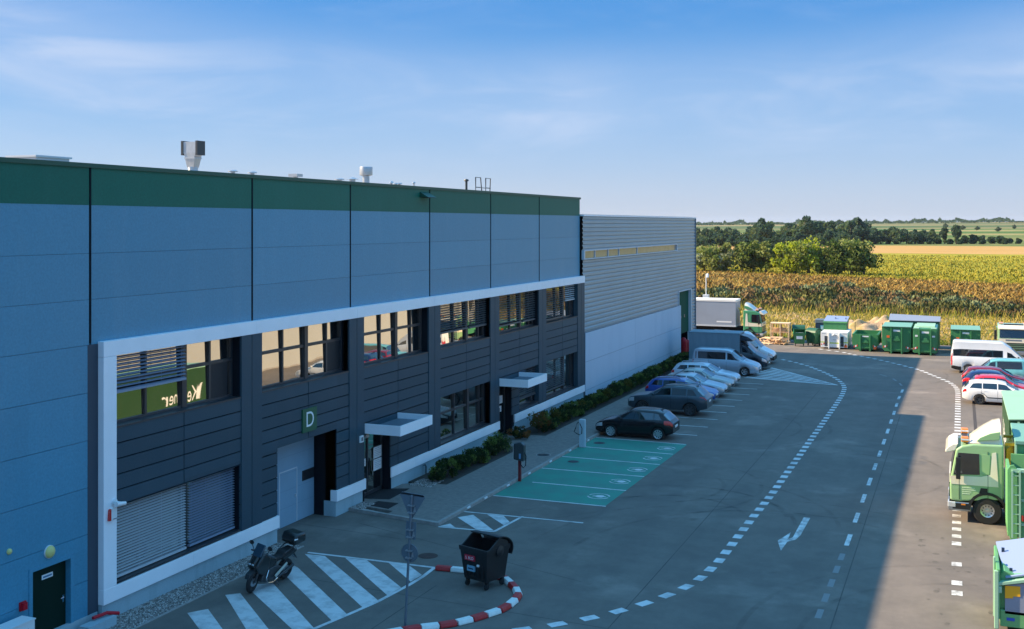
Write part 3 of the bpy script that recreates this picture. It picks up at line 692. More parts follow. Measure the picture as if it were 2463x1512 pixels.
# entrance doors with glass and canopy
def entrance(y0, y1, zt_):
    f = MB(); x = -0.42; zb = gz(y0) + 0.11
    f.box(x - 0.06, x, y0, y0 + 0.10, zb, zt_); f.box(x - 0.06, x, y1 - 0.10, y1, zb, zt_); f.box(x - 0.06, x, y0, y1, zt_ - 0.12, zt_)
    f.box(x - 0.06, x, y0, y1, zb, zb + 0.14); m_ = y0 + (y1 - y0) * 0.42; f.box(x - 0.06, x + 0.01, m_ - 0.05, m_ + 0.05, zb, zt_)
    f.box(x, x + 0.05, m_ + 0.10, m_ + 0.13, zb + 0.8, zb + 1.5)
    o = f.build('entrance_door', 'window_frame', hall)
    p = MB(); p.box(x - 0.05, x - 0.03, y0 + 0.05, y1 - 0.05, zb, zt_ - 0.05); p.build('pane', 'window_glass', o)
    r = MB(); r.box(-0.55, -0.05, y1 + 0.002, y1 + 0.08, zb - 0.1, zt_); r.box(-0.55, -0.05, y0 - 0.08, y0 - 0.002, zb - 0.1, zt_); r.box(-0.55, -0.06, y0, y1, zt_, zt_ + 0.06)
    r.box(-0.55, -0.38, y0, y1, zb - 0.4, zb); r.build('door_reveal', 'dark_gap', o)
    return o
e1 = entrance(39.12, 41.3, 2.66); e2 = entrance(53.12, 54.85, 2.66)
def canopy(y0, y1, z0, z1, d):
    b = MB(); t = 0.06
    b.box(-0.04, d, y0, y0 + t, z0, z1); b.box(-0.04, d, y1 - t, y1, z0, z1); b.box(d - t, d + 0.002, y0 - 0.002, y1 + 0.002, z0 - 0.002, z1 + 0.002)
    o = b.build('canopy', 'white_frame', hall)
    b = MB(); b.box(-0.04, d - t, y0 + t, y1 - t, z0 + 0.01, z0 + 0.16); b.build('canopy_deck', 'sign_back', o)
canopy(39.13, 41.98, 2.70, 3.09, 1.55); canopy(53.12, 55.9, 2.70, 3.09, 1.54)
# steel side door in the left wall
b = MB(); b.box(-0.42, -0.36, DOOR[0] + 0.12, DOOR[1] - 0.12, -0.05, 2.08); sdoor = b.build('side_door', 'door_green', hall)
b = MB()
b.box(-0.40, WX + 0.02, DOOR[0], DOOR[0] + 0.12, -0.1, 2.18); b.box(-0.40, WX + 0.02, DOOR[1] - 0.12, DOOR[1], -0.1, 2.18); b.box(-0.40, WX + 0.018, DOOR[0] + .12, DOOR[1] - .12, 2.08, 2.18); b.build('door_frame', 'panel', sdoor)
b = MB(); b.box(-0.36, -0.33, 23.32, 23.37, 0.93, 1.12); b.tube([(-0.34, 23.34, 1.06), (-0.30, 23.34, 1.06), (-0.30, 23.22, 1.06)], 0.012); b.build('handle', 'chrome', sdoor)
b = MB(); b.box(-0.36, -0.352, 22.62, 23.0, 1.72, 1.84); b.build('door_plate', 'white_sheet', sdoor)
b = MB(); b.box(-0.352, -0.348, 22.66, 22.96, 1.755, 1.80); b.build('door_plate_text', mat('blue_ink', (0.05, 0.18, 0.32), 0.6), sdoor)

# ---- things fixed to the facade
def gadget(name, label, cat, parts, loc, group=None):
    t = thing(name, label, cat, loc, group=group)
    for pn, bm_, m, sm in parts: bm_.build(pn, m, t, smooth=sm)
    return t
b1 = MB(); b1.box(0, 0.05, -0.475, 0.475, -0.42, 0.42)
t = thing('door_sign', 'green sign with a white letter D above the grey gate', 'sign', (-0.045, 35.03, 3.92))
b1.build('sign_plate', 'sign_green', t)
text_on('letter', 'D', 0.78, frame_mat((0.054, 0, 0.0), (0, 1, 0), (0, 0, 1)), 'white_sheet', t)
def poster(y0, y1, z0, z1, label, x=-0.405):
    t = thing('notice', label, 'notice', (x, (y0 + y1) / 2, (z0 + z1) / 2)); w, h = (y1 - y0) / 2, (z1 - z0) / 2
    b = MB(); b.box(0, 0.008, -w, w, -h, h); b.build('sheet', 'white_sheet', t)
    b = MB(); n = 5
    for i in range(n): zc = h * 0.7 - i * 1.4 * h / (n - 1) * 0.9; b.box(0.009, 0.011, -w * 0.8, w * (0.8 if i % 2 else 0.4), zc - h * 0.04, zc + h * 0.04)
    b.build('text_lines', mat('grey_ink', (0.35, 0.38, 0.42), 0.6), t)
poster(40.50, 41.18, 1.40, 1.86, 'upper of two white notices on the glass of the nearer entrance door')
poster(40.50, 41.18, 0.90, 1.36, 'lower of two white notices on the glass of the nearer entrance door')
poster(39.45, 39.85, 1.25, 1.55, 'small white notice on the left leaf of the nearer entrance door')
poster(53.95, 54.40, 1.65, 2.05, 'pale framed notice on the far entrance door', )
poster(53.95, 54.25, 1.22, 1.52, 'white notice with a dark figure on the far entrance door')
b1 = MB(); b1.box(0, 0.06, -0.13, 0.13, -0.13, 0.13); b2 = MB(); b2.box(0.06, 0.07, -0.07, 0.07, -0.07, 0.07)
gadget('intercom', 'small square pale intercom box on the dark column left of the entrance canopy', 'intercom', [('housing', b1, 'white_plastic', None), ('screen', b2, 'sign_back', None)], (-0.015, 38.78, 2.55))
b1 = MB(); b1.tube([(0, 0, 0), (0.12, 0, -0.02)], 0.03); b2 = MB(); b2.lathe([(0.0, -0.13), (0.07, -0.12), (0.07, 0.10), (0.05, 0.13), (0, 0.13)], (0.17, 0.02, -0.02), 'y', 14)
gadget('security_camera', 'white security camera under the nearer entrance canopy', 'camera', [('bracket', b1, 'white_plastic', 40), ('camera_body', b2, 'white_plastic', 40)], (-0.40, 39.62, 2.52))
b1 = MB(); b1.lathe([(0.09, 0), (0.09, 0.05)], (0, 0, 0.05), 'x', 14); b1.tube([(0.05, 0, 0.05), (0.2, 0.05, 0.03)], 0.035)
b2 = MB(); b2.tube([(0.18, -0.12, 0.02), (0.20, 0.22, -0.02)], [0.07, 0.055], 12)
gadget('security_camera', 'white wall camera on the left post of the white frame', 'camera', [('bracket', b1, 'white_plastic', 40), ('camera_body', b2, 'white_plastic', 40)], (0.0, 24.9, 3.22))
b1 = MB(); b1.prism([(-0.11, -0.17), (0.11, -0.17), (0.11, 0.14), (0.05, 0.17), (-0.05, 0.17), (-0.11, 0.14)], 'x', 0, 0.085); b2 = MB(); b2.prism([(-0.18, -0.17), (-0.112, -0.17), (-0.112, 0.15), (-0.15, 0.12)], 'x', 0, 0.08); b3 = MB(); b3.box(0.086, 0.10, -0.05, 0.10, -0.15, -0.135)
gadget('alarm_siren', 'white alarm siren box with red edge below the wall camera', 'alarm', [('housing', b1, 'white_plastic', None), ('flash_lens', b2, 'red_lens', None), ('badge', b3, 'ink', None)], (0.0, 24.82, 2.97))
b1 = MB(); b1.lathe([(0.21, 0), (0.21, 0.05)], axis='x', n=24); b2 = MB(); b2.lathe([(0.20, 0.05), (0.185, 0.10), (0.12, 0.14), (0.0, 0.155)], axis='x', n=24)
gadget('wall_lamp', 'large round cream wall lamp above the dark side door', 'lamp', [('lamp_base', b1, 'white_plastic', 40), ('lens', b2, 'cream_lens', 50)], (WX, 22.70, 2.46)).scale = (.8, .8, .8)
b1 = MB(); b1.lathe([(0.075, 0), (0.075, 0.03), (0.05, 0.06), (0, 0.07)], axis='x', n=16)
gadget('wall_lamp', 'tiny round cream wall light left of the side door', 'lamp', [('lens', b1, 'cream_lens', 50)], (WX, 21.38, 2.82))
b1 = MB(); b1.prism([(0, 0.12), (0.42, -0.12), (0, -0.12)], 'y', -0.42, 0.42); b2 = MB(); b2.box(0.05, 0.38, -0.36, 0.36, -0.135, -0.122)
gadget('floodlight', 'dark green wedge floodlight high on the green band', 'floodlight', [('hood', b1, 'green_edge', None), ('lens', b2, 'screen_dark', None)], (WX + 0.002, 44.75, 12.30))
b1 = MB(); b1.box(-0.02, 0.42, 19.9, 21.6, 0, 1.12); b2 = MB(); b2.box(0.42, 0.426, 21.05, 21.4, 0.75, 0.95); b3 = MB(); b3.box(-0.02, 0.44, 19.88, 21.62, 1.12, 1.15)
t = thing('meter_cabinet', 'pale metal cabinet with brown plate standing left of the side door', 'cabinet', (0, 0, gz(21))); b1.build('housing', 'white_plastic', t); b2.build('plate', mat('brown_plate', (0.30, 0.17, 0.09), 0.6), t); b3.build('lid', 'white_plastic', t)
b1 = MB(); b1.box(0, 0.12, -0.07, 0.07, -0.09, 0.09); b1.box(0.0, 0.05, -0.1, 0.1, -0.11, 0.11)
o = b1.build('red_button_box', 'red_plastic', loc=(WX, 21.80, 1.33)); tag(o, 'small red box on the wall between the cabinet and the side door', 'box')
b1 = MB(); b1.box(0.06, 0.40, 23.5, 24.55, -0.25, 0.28); t = thing('dock_post', 'low pale block with a red hose end at the foot of the white frame', 'block', (0, 0, 0)); b1.build('block', 'plinth', t)
b2 = MB(); b2.tube([(0.12, 23.95, 0.36), (0.2, 24.4, 0.37), (0.3, 24.75, 0.26)], 0.05, 8); b2.build('hose_end', 'red_plastic', t, smooth=40)
b1 = MB(); b1.tube([(0.02, 44.5, -0.1), (0.02, 44.5, 0.34), (0.02, 44.42, 0.42), (0.02, 44.3, 0.42)], 0.03, 8)
tag(b1.build('vent_pipe', 'metal_dark', smooth=40), 'thin dark bent pipe on the pale plinth behind the hedge', 'pipe')
mats_ = [((0.62, 41.72), (-0.36, 41.3), (-0.36, 39.5), (0.72, 39.78), 'large black doormat in front of the nearer entrance door'), ((1.36, 39.3), (0.48, 39.32), (0.38, 38.62), (1.40, 38.42), 'smaller black doormat nearer the kerb corner')]
for p0, p1, p2, p3, lb in mats_:
    b1 = MB(); b1.add([(x, y, gz(y) + zq) for zq in (0.112, 0.128) for x, y in (p0, p1, p2, p3)], [(3, 2, 1, 0), (4, 5, 6, 7), (0, 1, 5, 4), (1, 2, 6, 5), (2, 3, 7, 6), (3, 0, 4, 7)])
    tag(b1.build('doormat', mat('doormat', (0.012, 0.012, 0.014), 1.0, bump=0.5, bscale=80)), lb, 'doormat')

# ---- roof fittings
def roof_thing(name, label, cat, loc, parts, group=None):
    t = thing(name, label, cat, loc, group=group)
    for pn, bm_, m, sm in parts: bm_.build(pn, m, t, smooth=sm)
    return t
ZR = 12.3
# twin-mouthed exhaust: round pipe, taper, two dark louvred mouths
p = MB(); p.lathe([(0.33, 0), (0.33, 0.86), (0.34, 0.87), (0.34, 0.92), (0.33, 0.93), (0.33, 1.05)], n=20)
for z in (0.72, 0.8, 0.88, 0.96): p.lathe([(0.335, z), (0.345, z + 0.02), (0.335, z + 0.04)], n=20)
q = MB(); q.hexa([(-.26, -.28, 1.02), (.26, -.28, 1.02), (.26, .28, 1.02), (-.26, .28, 1.02)], [(-.32, -.42, 1.38), (.32, -.42, 1.38), (.32, .42, 1.38), (-.32, .42, 1.38)])
q.box(-.35, .35, -.45, .45, 1.36, 1.42)
q.hexa([(-.32, -.40, 1.42), (.32, -.40, 1.42), (.32, .40, 1.42), (-.32, .40, 1.42)], [(-.34, -.55, 1.60), (.34, -.55, 1.60), (.34, .55, 1.60), (-.34, .55, 1.60)])
q.box(-.34, .34, -.55, .55, 1.60, 2.02)
roof_thing('exhaust_stack', 'tall metal roof exhaust with two dark square mouths', 'exhaust', (-5.0, 34.85, ZR - 0.15), [('pipe', p, 'galvanised', 40), ('hood', q, 'galvanised', None)] +
    [('mouth', (lambda s: (lambda m_: (m_.box(-.38, .38, s * .55, s * .72, 1.50, 2.06), m_)[1])(MB()))(sg), 'metal_dark', None) for sg in (-1, 1)])
roof_exhaust = [o for o in col.objects if o.name == 'exhaust_stack'][0]; roof_exhaust.rotation_euler.z = R(90); roof_exhaust.scale = (.62, .52, .96)
p = MB(); p.lathe([(0.29, 0), (0.29, 1.15), (0.31, 1.16), (0.31, 1.2)], n=20)
for z in (0.7, 0.8, 0.9, 1.0): p.lathe([(0.30, z), (0.305, z + 0.02), (0.30, z + 0.04)], n=20)
q = MB(); q.lathe([(0.32, 1.14), (0.54, 1.18), (0.55, 1.2), (0.55, 1.56), (0.54, 1.58), (0, 1.585)], n=24)
roof_thing('exhaust_stack', 'round metal roof exhaust with wide drum cap', 'exhaust', (-5.0, 48.12, ZR - 0.1), [('pipe', p, 'galvanised', 40), ('drum_cap', q, 'galvanised', 40)]).scale = (.57, .57, 1.0)
p = MB(); p.lathe([(0.06, 0), (0.06, 0.92)], n=12); q = MB(); q.lathe([(0.10, 0.88), (0.13, 0.92), (0.10, 0.98), (0, 1.0)], n=12)
roof_thing('vent_pipe', 'slim dark vent pipe standing left of the roof ladder', 'pipe', (-1.5, 52.25, ZR), [('pipe', p, 'metal_dark', 40), ('cap', q, 'metal_dark', 40)])
p = MB(); r_ = 0.03
for y in (51.83, 53.12):
    p.tube([(-.8, y, 12.3), (-.8, y, 13.36), (-.8, y + 0.62, 13.36), (-.8, y + (0.86 if y < 52 else 0.52), 12.3)], r_, 6)
    p.tube([(-.8, y, 12.86), (-.8, y + 0.6, 12.86)], r_ * 0.8, 6)
q = MB()
for z in (12.35, 12.6, 12.85): q.tube([(-.8, 52.68, z), (-.8, 53.12, z)], 0.018, 6)
t = thing('roof_ladder', 'dark steel handrails of a roof ladder at the parapet', 'ladder'); p.build('handrail', 'metal_dark', t, smooth=40); q.build('rungs', 'metal_dark', t, smooth=40)
def cap(y, z, w, kind, x=-4.0, lb=''):
    p = MB(); q = MB(); w *= .72
    p.lathe([(w * 0.45, 0), (w * 0.45, z - ZR + 0.02)], n=12)
    if kind == 0: q.lathe([(w, z - ZR), (w, z - ZR + 0.03), (w * .6, z - ZR + 0.07), (0, z - ZR + 0.08)], n=16)
    elif kind == 1: q.lathe([(w, z - ZR), (w * .15, z - ZR + 0.10), (0, z - ZR + 0.11)], n=16)
    else: q.box(-w, w, -w, w, z - ZR, z - ZR + 0.12)
    roof_thing('roof_vent', lb, 'roof vent', (x, y, ZR), [('stem', p, 'galvanised', 40), ('cap', q, 'galvanised', 40)])
cap(35.96, 13.0, 0.26, 0, lb='flat round roof vent just right of the twin mouthed exhaust')
cap(37.23, 13.0, 0.26, 0, lb='second flat round roof vent right of the twin mouthed exhaust')
cap(40.32, 12.98, 0.30, 2, lb='low square roof vent midway between the two tall exhausts')
cap(43.9, 12.98, 0.32, 0, lb='flat pale roof vent left of the cone capped one')
cap(45.06, 13.05, 0.42, 1, lb='roof vent with cone cap left of the drum capped exhaust')
cap(48.85, 13.02, 0.18, 1, lb='small dark cone capped vent just right of the drum capped exhaust')
cap(49.3, 12.96, 0.18, 0, lb='low round vent between two small ones right of the drum capped exhaust')
cap(49.7, 12.98, 0.2, 0, lb='small flat vent farther right of the drum capped exhaust')
cap(51.28, 13.08, 0.13, 0, lb='tiny pale vent standing alone between the drum exhaust and the ladder')
b1 = MB(); b1.box(-0.5, 0.5, -0.62, 0.62, 0, 0.55); b1.box(-0.55, 0.55, -0.68, 0.68, 0.55, 0.60)
tag(b1.build('roof_hatch', 'trim_light', loc=(-2.2, 24.4, ZR)), 'low pale roof hatch at the far left end of the parapet', 'roof hatch')

# ------------------------------------------------------------------ the far corrugated hall
far = thing('corrugated_hall', 'pale grey corrugated metal hall with strip window beyond the office hall', 'building')
FY0, FY1, FZ = 66.76, 98.8, 11.5
# rib profile up the wall, extruded along y, with holes left for the strip window and the gate
def ribs(y0, y1, z0, z1, x):
    prof = []; z = z0; n = max(1, round((z1 - z0) / 0.272)); per = (z1 - z0) / n
    for i in range(n):
        a = z0 + i * per; prof += [(x - 0.045, a), (x - 0.045, a + per * 0.2), (x, a + per * 0.36), (x, a + per * 0.84), (x - 0.045, a + per)]
    b = MB(); vs = [(px, y0, z) for px, z in prof] + [(px, y1, z) for px, z in prof]; n = len(prof)
    b.add(vs, [(i, n + i, n + i + 1, i + 1) for i in range(n - 1)])
    return b
bb = MB()
for y0, y1, z0, z1 in ((FY0, FY1, 9.37, FZ), (91.75, FY1, 8.77, 9.37), (FY0, FY1, 5.37, 8.77), (FY0, 92.35, 4.17, 5.37)):
    r_ = ribs(y0, y1, z0, z1, -0.02); bb.add(r_.v, r_.f)
bb.build('corrugated_wall', 'corrugated', far)
b = MB(); b.box(-40, -0.20, FY0 + 0.01, 98.72, 5.4, FZ - 0.05); b.box(-40, -0.20, FY0 + 0.01, 92.6, -0.8, 5.4); b.box(-40, -6, 92.6, 98.7, -0.8, 5.4); b.box(-6, -0.2, 97.1, 98.7, -0.8, 5.4); b.build('core_wall', 'dark_gap', far)
b = MB(); b.box(-40, 0.03, FY0, 98.9, FZ, FZ + 0.09); b.build('roof_edge', 'white_frame', far)
b = MB(); b.box(-40, -0.25, FY0 + .1, 98.6, FZ + 0.09, FZ + 0.12); b.build('roof', 'roofing', far)
b = MB()
ccols = [FY0 + 0.35, 78.72, 86.2, 93.05]; crow = [-0.9, 0.54, 2.33, 4.17]
for y0, y1 in zip(ccols[:-1], ccols[1:]):
    for z0, z1 in zip(crow[:-1], crow[1:]): b.box(-0.19, 0.03, y0 + (0.012 if y0 != 86.2 else 0), y1 - (0.012 if y1 != 86.2 else 0), z0 + 0.012, z1 - 0.012)
b.build('concrete_panels', 'concrete_wall', far)
b = MB(); b.box(-0.19, 0.012, FY0 + 0.35, 93.03, -0.9, 4.16); b.build('panel_joints', mat('joint_grey', (0.16, 0.18, 0.21), 0.8), far)
b = MB()
b.box(-0.12, 0.05, 66.8, 91.75, 9.30, 9.37); b.box(-0.12, 0.05, 66.8, 91.75, 8.77, 8.83); b.box(-0.12, 0.05, 66.8, 67.0, 8.83, 9.30); b.box(-0.12, 0.05, 91.6, 91.75, 8.83, 9.30)
for y in (69.3, 72.2, 74.8, 79.5): b.box(-0.10, -0.02, y - 0.05, y + 0.05, 8.8, 9.35)
sw = b.build('strip_window', 'trim_light', far)
b = MB(); b.box(-0.11, -0.07, 66.9, 91.7, 8.8, 9.34); b.build('pane', 'strip_glass', sw)
b = MB(); b.box(-0.12, 0.04, 92.3, 92.42, 4.17, 5.37); b.box(-0.12, 0.04, 92.42, 97.1, 5.30, 5.37); b.box(-0.3, 0.04, 96.9, 97.12, -0.8, 5.30); b.build('gate_trim', 'trim_light', far)
b = MB(); b.box(-0.30, -0.22, 92.6, 96.9, 1.66, 5.30); fg = b.build('roller_gate', 'gate_green', far)
b = MB(); b.box(-0.22, -0.21, 94.0, 94.15, 2.95, 3.2); b.box(-0.22, -0.21, 95.3, 95.45, 2.98, 3.22); b.build('gate_label', mat('pinkish', (0.6, 0.3, 0.25), 0.6), fg)
r_ = ribs(97.12, 98.8, -0.8, 5.30, -0.03); r_.build('corner_cladding', 'corrugated', far)
b = MB(); b.box(-0.10, 0.04, 98.72, 98.86, -0.8, FZ); b.build('corner_trim', 'sign_back', far)
b = MB(); r2_ = ribs(0, 1, -0.8, FZ, 0)
b.box(-40, -0.1, 98.72, 98.84, -0.8, FZ); b.build('end_wall', 'corrugated', far)
for i, (y, h) in enumerate(((94.2, 1.75), (95.5, 1.45))):
    p = MB(); p.lathe([(0.30, 0), (0.30, h * 0.8), (0.27, h * 0.9), (0.12, h), (0, h + 0.02)], n=20); q = MB()
    for z in (0.35, 0.75, 1.15): q.lathe([(0.305, z), (0.315, z + 0.03), (0.305, z + 0.06)], n=20)
    t = thing('safety_bollard', ('taller' if i == 0 else 'shorter') + ' red plastic bollard standing in the open green gate of the far hall', 'bollard', (-0.02, y, gz(95)))
    p.build('post', 'red_plastic', t, smooth=40); q.build('ring', 'red_plastic', t, smooth=40)

# ------------------------------------------------------------------ vehicles
def paint(name, rgb, metal=0.25, rough=0.32):
    return mat(name, rgb, rough, metal=metal, coat=0.9, var=0.05, vscale=1.5)
def interp(keys, x):
    if x <= keys[0][0]: return keys[0][1]
    for (x0, v0), (x1, v1) in zip(keys[:-1], keys[1:]):
        if x <= x1:
            t = (x - x0) / (x1 - x0) if x1 > x0 else 0
            return v0 + (v1 - v0) * t
    return keys[-1][1]
def smoothk(keys, x, w=0.10):
    return (interp(keys, x - w) + 2 * interp(keys, x - w / 3) + 2 * interp(keys, x + w / 3) + interp(keys, x + w)) / 6
def wheel(parent, x, y, r, w, rim='rim_silver', spokes=5, rimr=0.66, dual=False):
    """tyre as part, rim and hub as its sub-part; outer face towards the sign of y"""
    s = 1 if y > 0 else -1
    t = MB(); t.lathe([(r * rimr, -w / 2), (r * 0.93, -w / 2), (r, -w * 0.36), (r, w * 0.36), (r * 0.93, w / 2), (r * rimr, w / 2), (r * rimr, -w / 2)], (0, 0, 0), 'y', 28, cap=False)
    o = t.build('wheel', 'tyre', parent, smooth=35, loc=(x, y, r))
    q = MB(); rr = r * rimr; f = s * w * 0.40
    q.lathe([(0.001, f * 0.5), (rr * 0.94, f * 0.55)], (0, 0, 0), 'y', 24, 1)
    q.lathe([(rr * 0.86, f * 0.95), (rr * 0.98, f * 1.05), (rr * 1.03, f * 1.1)], (0, 0, 0), 'y', 24, cap=False)
    q.lathe([(0, f * 1.05), (rr * 0.24, f * 1.0), (rr * 0.26, f * 0.6)], (0, 0, 0), 'y', 12)
    if spokes == 0: q.lathe([(0, f * .7), (rr * .55, f * .75), (rr * .9, f * .9)], (0, 0, 0), 'y', 24, cap=False)
    for k in range(spokes):
        a = 2 * math.pi * k / spokes; ca, sa = math.cos(a), math.sin(a); hw = rr * min(.15, 1.1 / spokes)
        pts = []
        for (rd, wd) in ((rr * 0.18, hw), (rr * 0.97, hw * 1.25)):
            for sg in (-1, 1): pts.append((rd * ca - sg * wd * sa, rd * sa + sg * wd * ca))
        b4 = [(p[0], f * 0.6, p[1]) for p in (pts[0], pts[1], pts[3], pts[2])]; t4 = [(p[0], f * 1.0, p[1]) for p in (pts[0], pts[1], pts[3], pts[2])]
        q.hexa(b4, t4)
    q.build('rim', [rim, 'black_rubber'], o, smooth=35)
    return o

def make_car(name, label, S, body, loc, rotz, group=None, cat='car'):
    """Lofted car: local +x is forward, origin on the ground at mid length. s runs from the nose (0) to the tail (L)."""
    t = thing(name, label, cat, loc, rotz, group)
    L, W = S['L'], S['W']; X = lambda s: L / 2 - s
    wf, wr_ = S['fo'], S['fo'] + S['wb']; r = S['r']; ra = r * 1.16
    def zlo(s, raw=False):
        z = smoothk(S.get('lo', [(0, .30), (.25, .22), (.5, .20), (L - .6, .22), (L - .25, .28), (L, .38)]), s, .08)
        for c in (wf, wr_):
            d = abs(s - c)
            if d < ra: z = max(z, r + math.sqrt(max(0, ra * ra - d * d)) * 0.98 - 0.02)
        return z
    zb = lambda s: smoothk(S['belt'], s, .09)
    zr = lambda s: max(smoothk(S['roof'], s, .10), zb(s) + 0.02)
    plan = S.get('plan', [(0, .74), (.10, .84), (.30, .93), (.7, .98), (1.3, 1.0), (L - .9, 1.0), (L - .35, .96), (L - .08, .89), (L, .80)])
    def sect(s):
        h = W / 2 * smoothk(plan, s, .06); lo = zlo(s); b_ = zb(s); q = zr(s)
        lo = min(lo, b_ - 0.06)
        cab = min(1.0, max(0.0, (q - b_ - .04) / (S['H'] - max(b_, .8)))) if S['H'] > b_ else 0
        tw = S.get('tumble', .76); wr = h * (.90 + (tw - .90) * cab)
        m_ = lo + .45 * (b_ - lo)
        edge = min(.07, (q - b_) * .5)
        return [(0, lo + .01), (h * .93, lo), (h * .985, lo + .12 * (b_ - lo)), (h, m_), (h * .985, b_ - .07), (h * .945, b_), (wr, q - edge), (wr * .90, q - edge * .25), (wr * .55, q + .012 * cab), (0, q + .02 * cab)]
    def surf(s, v):
        P = sect(s); i = min(int(v), len(P) - 2); f = v - i
        return Vector((X(s), P[i][0] + (P[i + 1][0] - P[i][0]) * f, P[i][1] + (P[i + 1][1] - P[i][1]) * f))
    base = sorted(set([0, .03, .08, .15, .25, .4, .55] + [round(L - q, 3) for q in (0, .03, .08, .15, .25, .4, .55)] + [wf + ra * q for q in (-1.001, -.97, -.85, -.65, -.4, -.15, .15, .4, .65, .85, .97, 1.001)] + [wr_ + ra * q for q in (-1.001, -.97, -.85, -.65, -.4, -.15, .15, .4, .65, .85, .97, 1.001)] + [i * .18 for i in range(int(L / .18))]))
    ss = [base[0]]
    for q in base[1:]:
        if q - ss[-1] > .012 and q <= L: ss.append(q)
    b = MB(); n = 10; ring = 2 * n - 2
    vs = []
    for s in ss:
        P = sect(s); vs += [(X(s), y, z) for y, z in P] + [(X(s), -y, z) for y, z in P[-2:0:-1]]
    fs = []; mi = []
    for i in range(len(ss) - 1):
        for k in range(ring):
            k2 = (k + 1) % ring; fs.append((i * ring + k, i * ring + k2, (i + 1) * ring + k2, (i + 1) * ring + k)); mi.append(1 if k in (0, ring - 1) else 0)
    fs.append(tuple(range(ring))[::-1]); mi.append(0); fs.append(tuple((len(ss) - 1) * ring + k for k in range(ring))); mi.append(0)
    b.v = vs; b.f = [list(f) for f in fs]; b.m = mi
    b.build('body', [body, 'underbody'], t, smooth=42)
    def patch(nm, sa, sb, va, vb, m, off=.006, ns=8, nv=4, sides=(1, -1), parent=t, both=False):
        """sa(v)..sb(v): bounds along the car, va..vb: bounds round the section"""
        fa = sa if callable(sa) else (lambda f: sa); fb = sb if callable(sb) else (lambda f: sb)
        outs = []
        P = MB() if both else None
        for sd_ in sides:
            B = P if both else MB(); g_ = []
            for j in range(nv + 1):
                f = j / nv; v = va + (vb - va) * f
                for i in range(ns + 1):
                    s = fa(f) + (fb(f) - fa(f)) * i / ns
                    p = surf(s, v); du = surf(min(L, s + .02), v) - surf(max(0, s - .02), v); dv = surf(s, min(v + .05, 8.999)) - surf(s, max(v - .05, 0))
                    nrm = du.cross(dv); nrm = nrm.normalized() if nrm.length > 1e-9 else Vector((0, 0, 1))
                    if nrm.y < 0 and abs(nrm.y) > .05: nrm = -nrm
                    elif abs(nrm.y) <= .05 and nrm.z < 0: nrm = -nrm
                    p = p + nrm * off; g_.append((p.x, p.y * sd_, p.z))
            F = []
            for j in range(nv):
                for i in range(ns):
                    a = j * (ns + 1) + i; q = (a, a + 1, a + ns + 2, a + ns + 1); F.append(q if sd_ < 0 else q[::-1])
            B.add(g_, F)
            if not both: outs.append(B.build(nm, m, parent, smooth=60))
        if both: outs.append(P.build(nm, m, parent, smooth=60))
        return outs
    for (sa, sb, sa2, sb2) in S['side']:
        patch('side_window', (lambda f, a=sa, c=sa2: a + (c - a) * f), (lambda f, a=sb, c=sb2: a + (c - a) * f), *S.get('sv', (5.10, 5.90)), S.get('sglass', 'car_glass'), ns=6)
    if 'ws' in S: patch('windscreen', S['ws'][0], S['ws'][1], 6.15, 9.0, 'car_glass', ns=6, nv=6, both=True)
    if 'rw' in S: patch('rear_window', S['rw'][0], S['rw'][1], 6.2, 9.0, 'car_glass', ns=6, nv=6, both=True)
    patch('headlight', S.get('hl', (.06, .42))[0], S.get('hl', (.06, .42))[1], *S.get('hlv', (3.35, 4.3)), 'clear_lens', off=.008)
    patch('tail_light', L - S.get('tl', (.30, .03))[0], L - S.get('tl', (.30, .03))[1], *S.get('tlv', (3.4, 4.7)), 'red_lens', off=.008)
    # doors, sills and seams as thin dark lines on the flanks
    for s in S.get('seams', ()): patch('door_seam', s - .006, s + .006, 1.9, 5.0, 'dark_gap', off=.003, ns=1, nv=6, both=True)
    if S.get('strip'): patch('rub_strip', S['strip'][0], S['strip'][1], 2.55, 2.8, 'black_plastic', off=.006, ns=10, nv=1, both=True)
    for s in S.get('handles', ()): patch('door_handle', s - .09, s + .09, 3.95, 4.10, S.get('hmat', body), off=.025, ns=1, nv=1, both=True)
    if S.get('bump'):
        patch('bumper', .015, .62, 1.7, 3.0 if S['bump'] > 1 else 2.6, 'black_plastic', off=.012, ns=6, nv=3)
        if S['bump'] > 1: patch('bumper', L - .72, L - .02, 1.15, 2.5, 'black_plastic', off=.012, ns=4, nv=3)
    # nose: grille, lower intake and plate; tail: plate and bumper strip
    g_ = MB(); zg = zb(.02); hw = W * .28
    g_.box(L / 2 - .05, L / 2 + .008, -hw * .8, hw * .8, zg - .20, zg - .08); g_.box(L / 2 - .06, L / 2 + .008, -hw, hw, .32, .46)
    if S.get('bump'): g_.box(L / 2 - .12, L / 2 + .03, -W * .41, W * .41, .30, .62)
    g_.build('grille', 'black_plastic', t, bevel=.01)
    g_ = MB(); g_.box(L / 2 - .01, L / 2 + .022, -.26, .26, .47, .58); g_.box(-L / 2 - .018, -L / 2 + .03, -.26, .26, S.get('pz', .62), S.get('pz', .62) + .11); g_.build('number_plate', 'white_sheet', t)
    for sd_ in (1, -1):
        s = S['mir']; zz_ = zb(s) + .10; y = sd_ * (W / 2 * .96)
        m_ = MB(); m_.lathe([(0, -.03), (.07, -.025), (.085, .03), (.06, .08), (0, .10)], (X(s), 0, zz_), 'x', 12); m_.v = [(p[0], y + sd_ * .09 + p[1] * 1.25, p[2]) for p in m_.v]
        m_.box(X(s) - .02, X(s) + .03, min(y - sd_ * .06, y + sd_ * .06), max(y - sd_ * .06, y + sd_ * .06), zz_ - .08, zz_ - .04)
        m_.build('mirror', S.get('mirm', body), t, smooth=40)
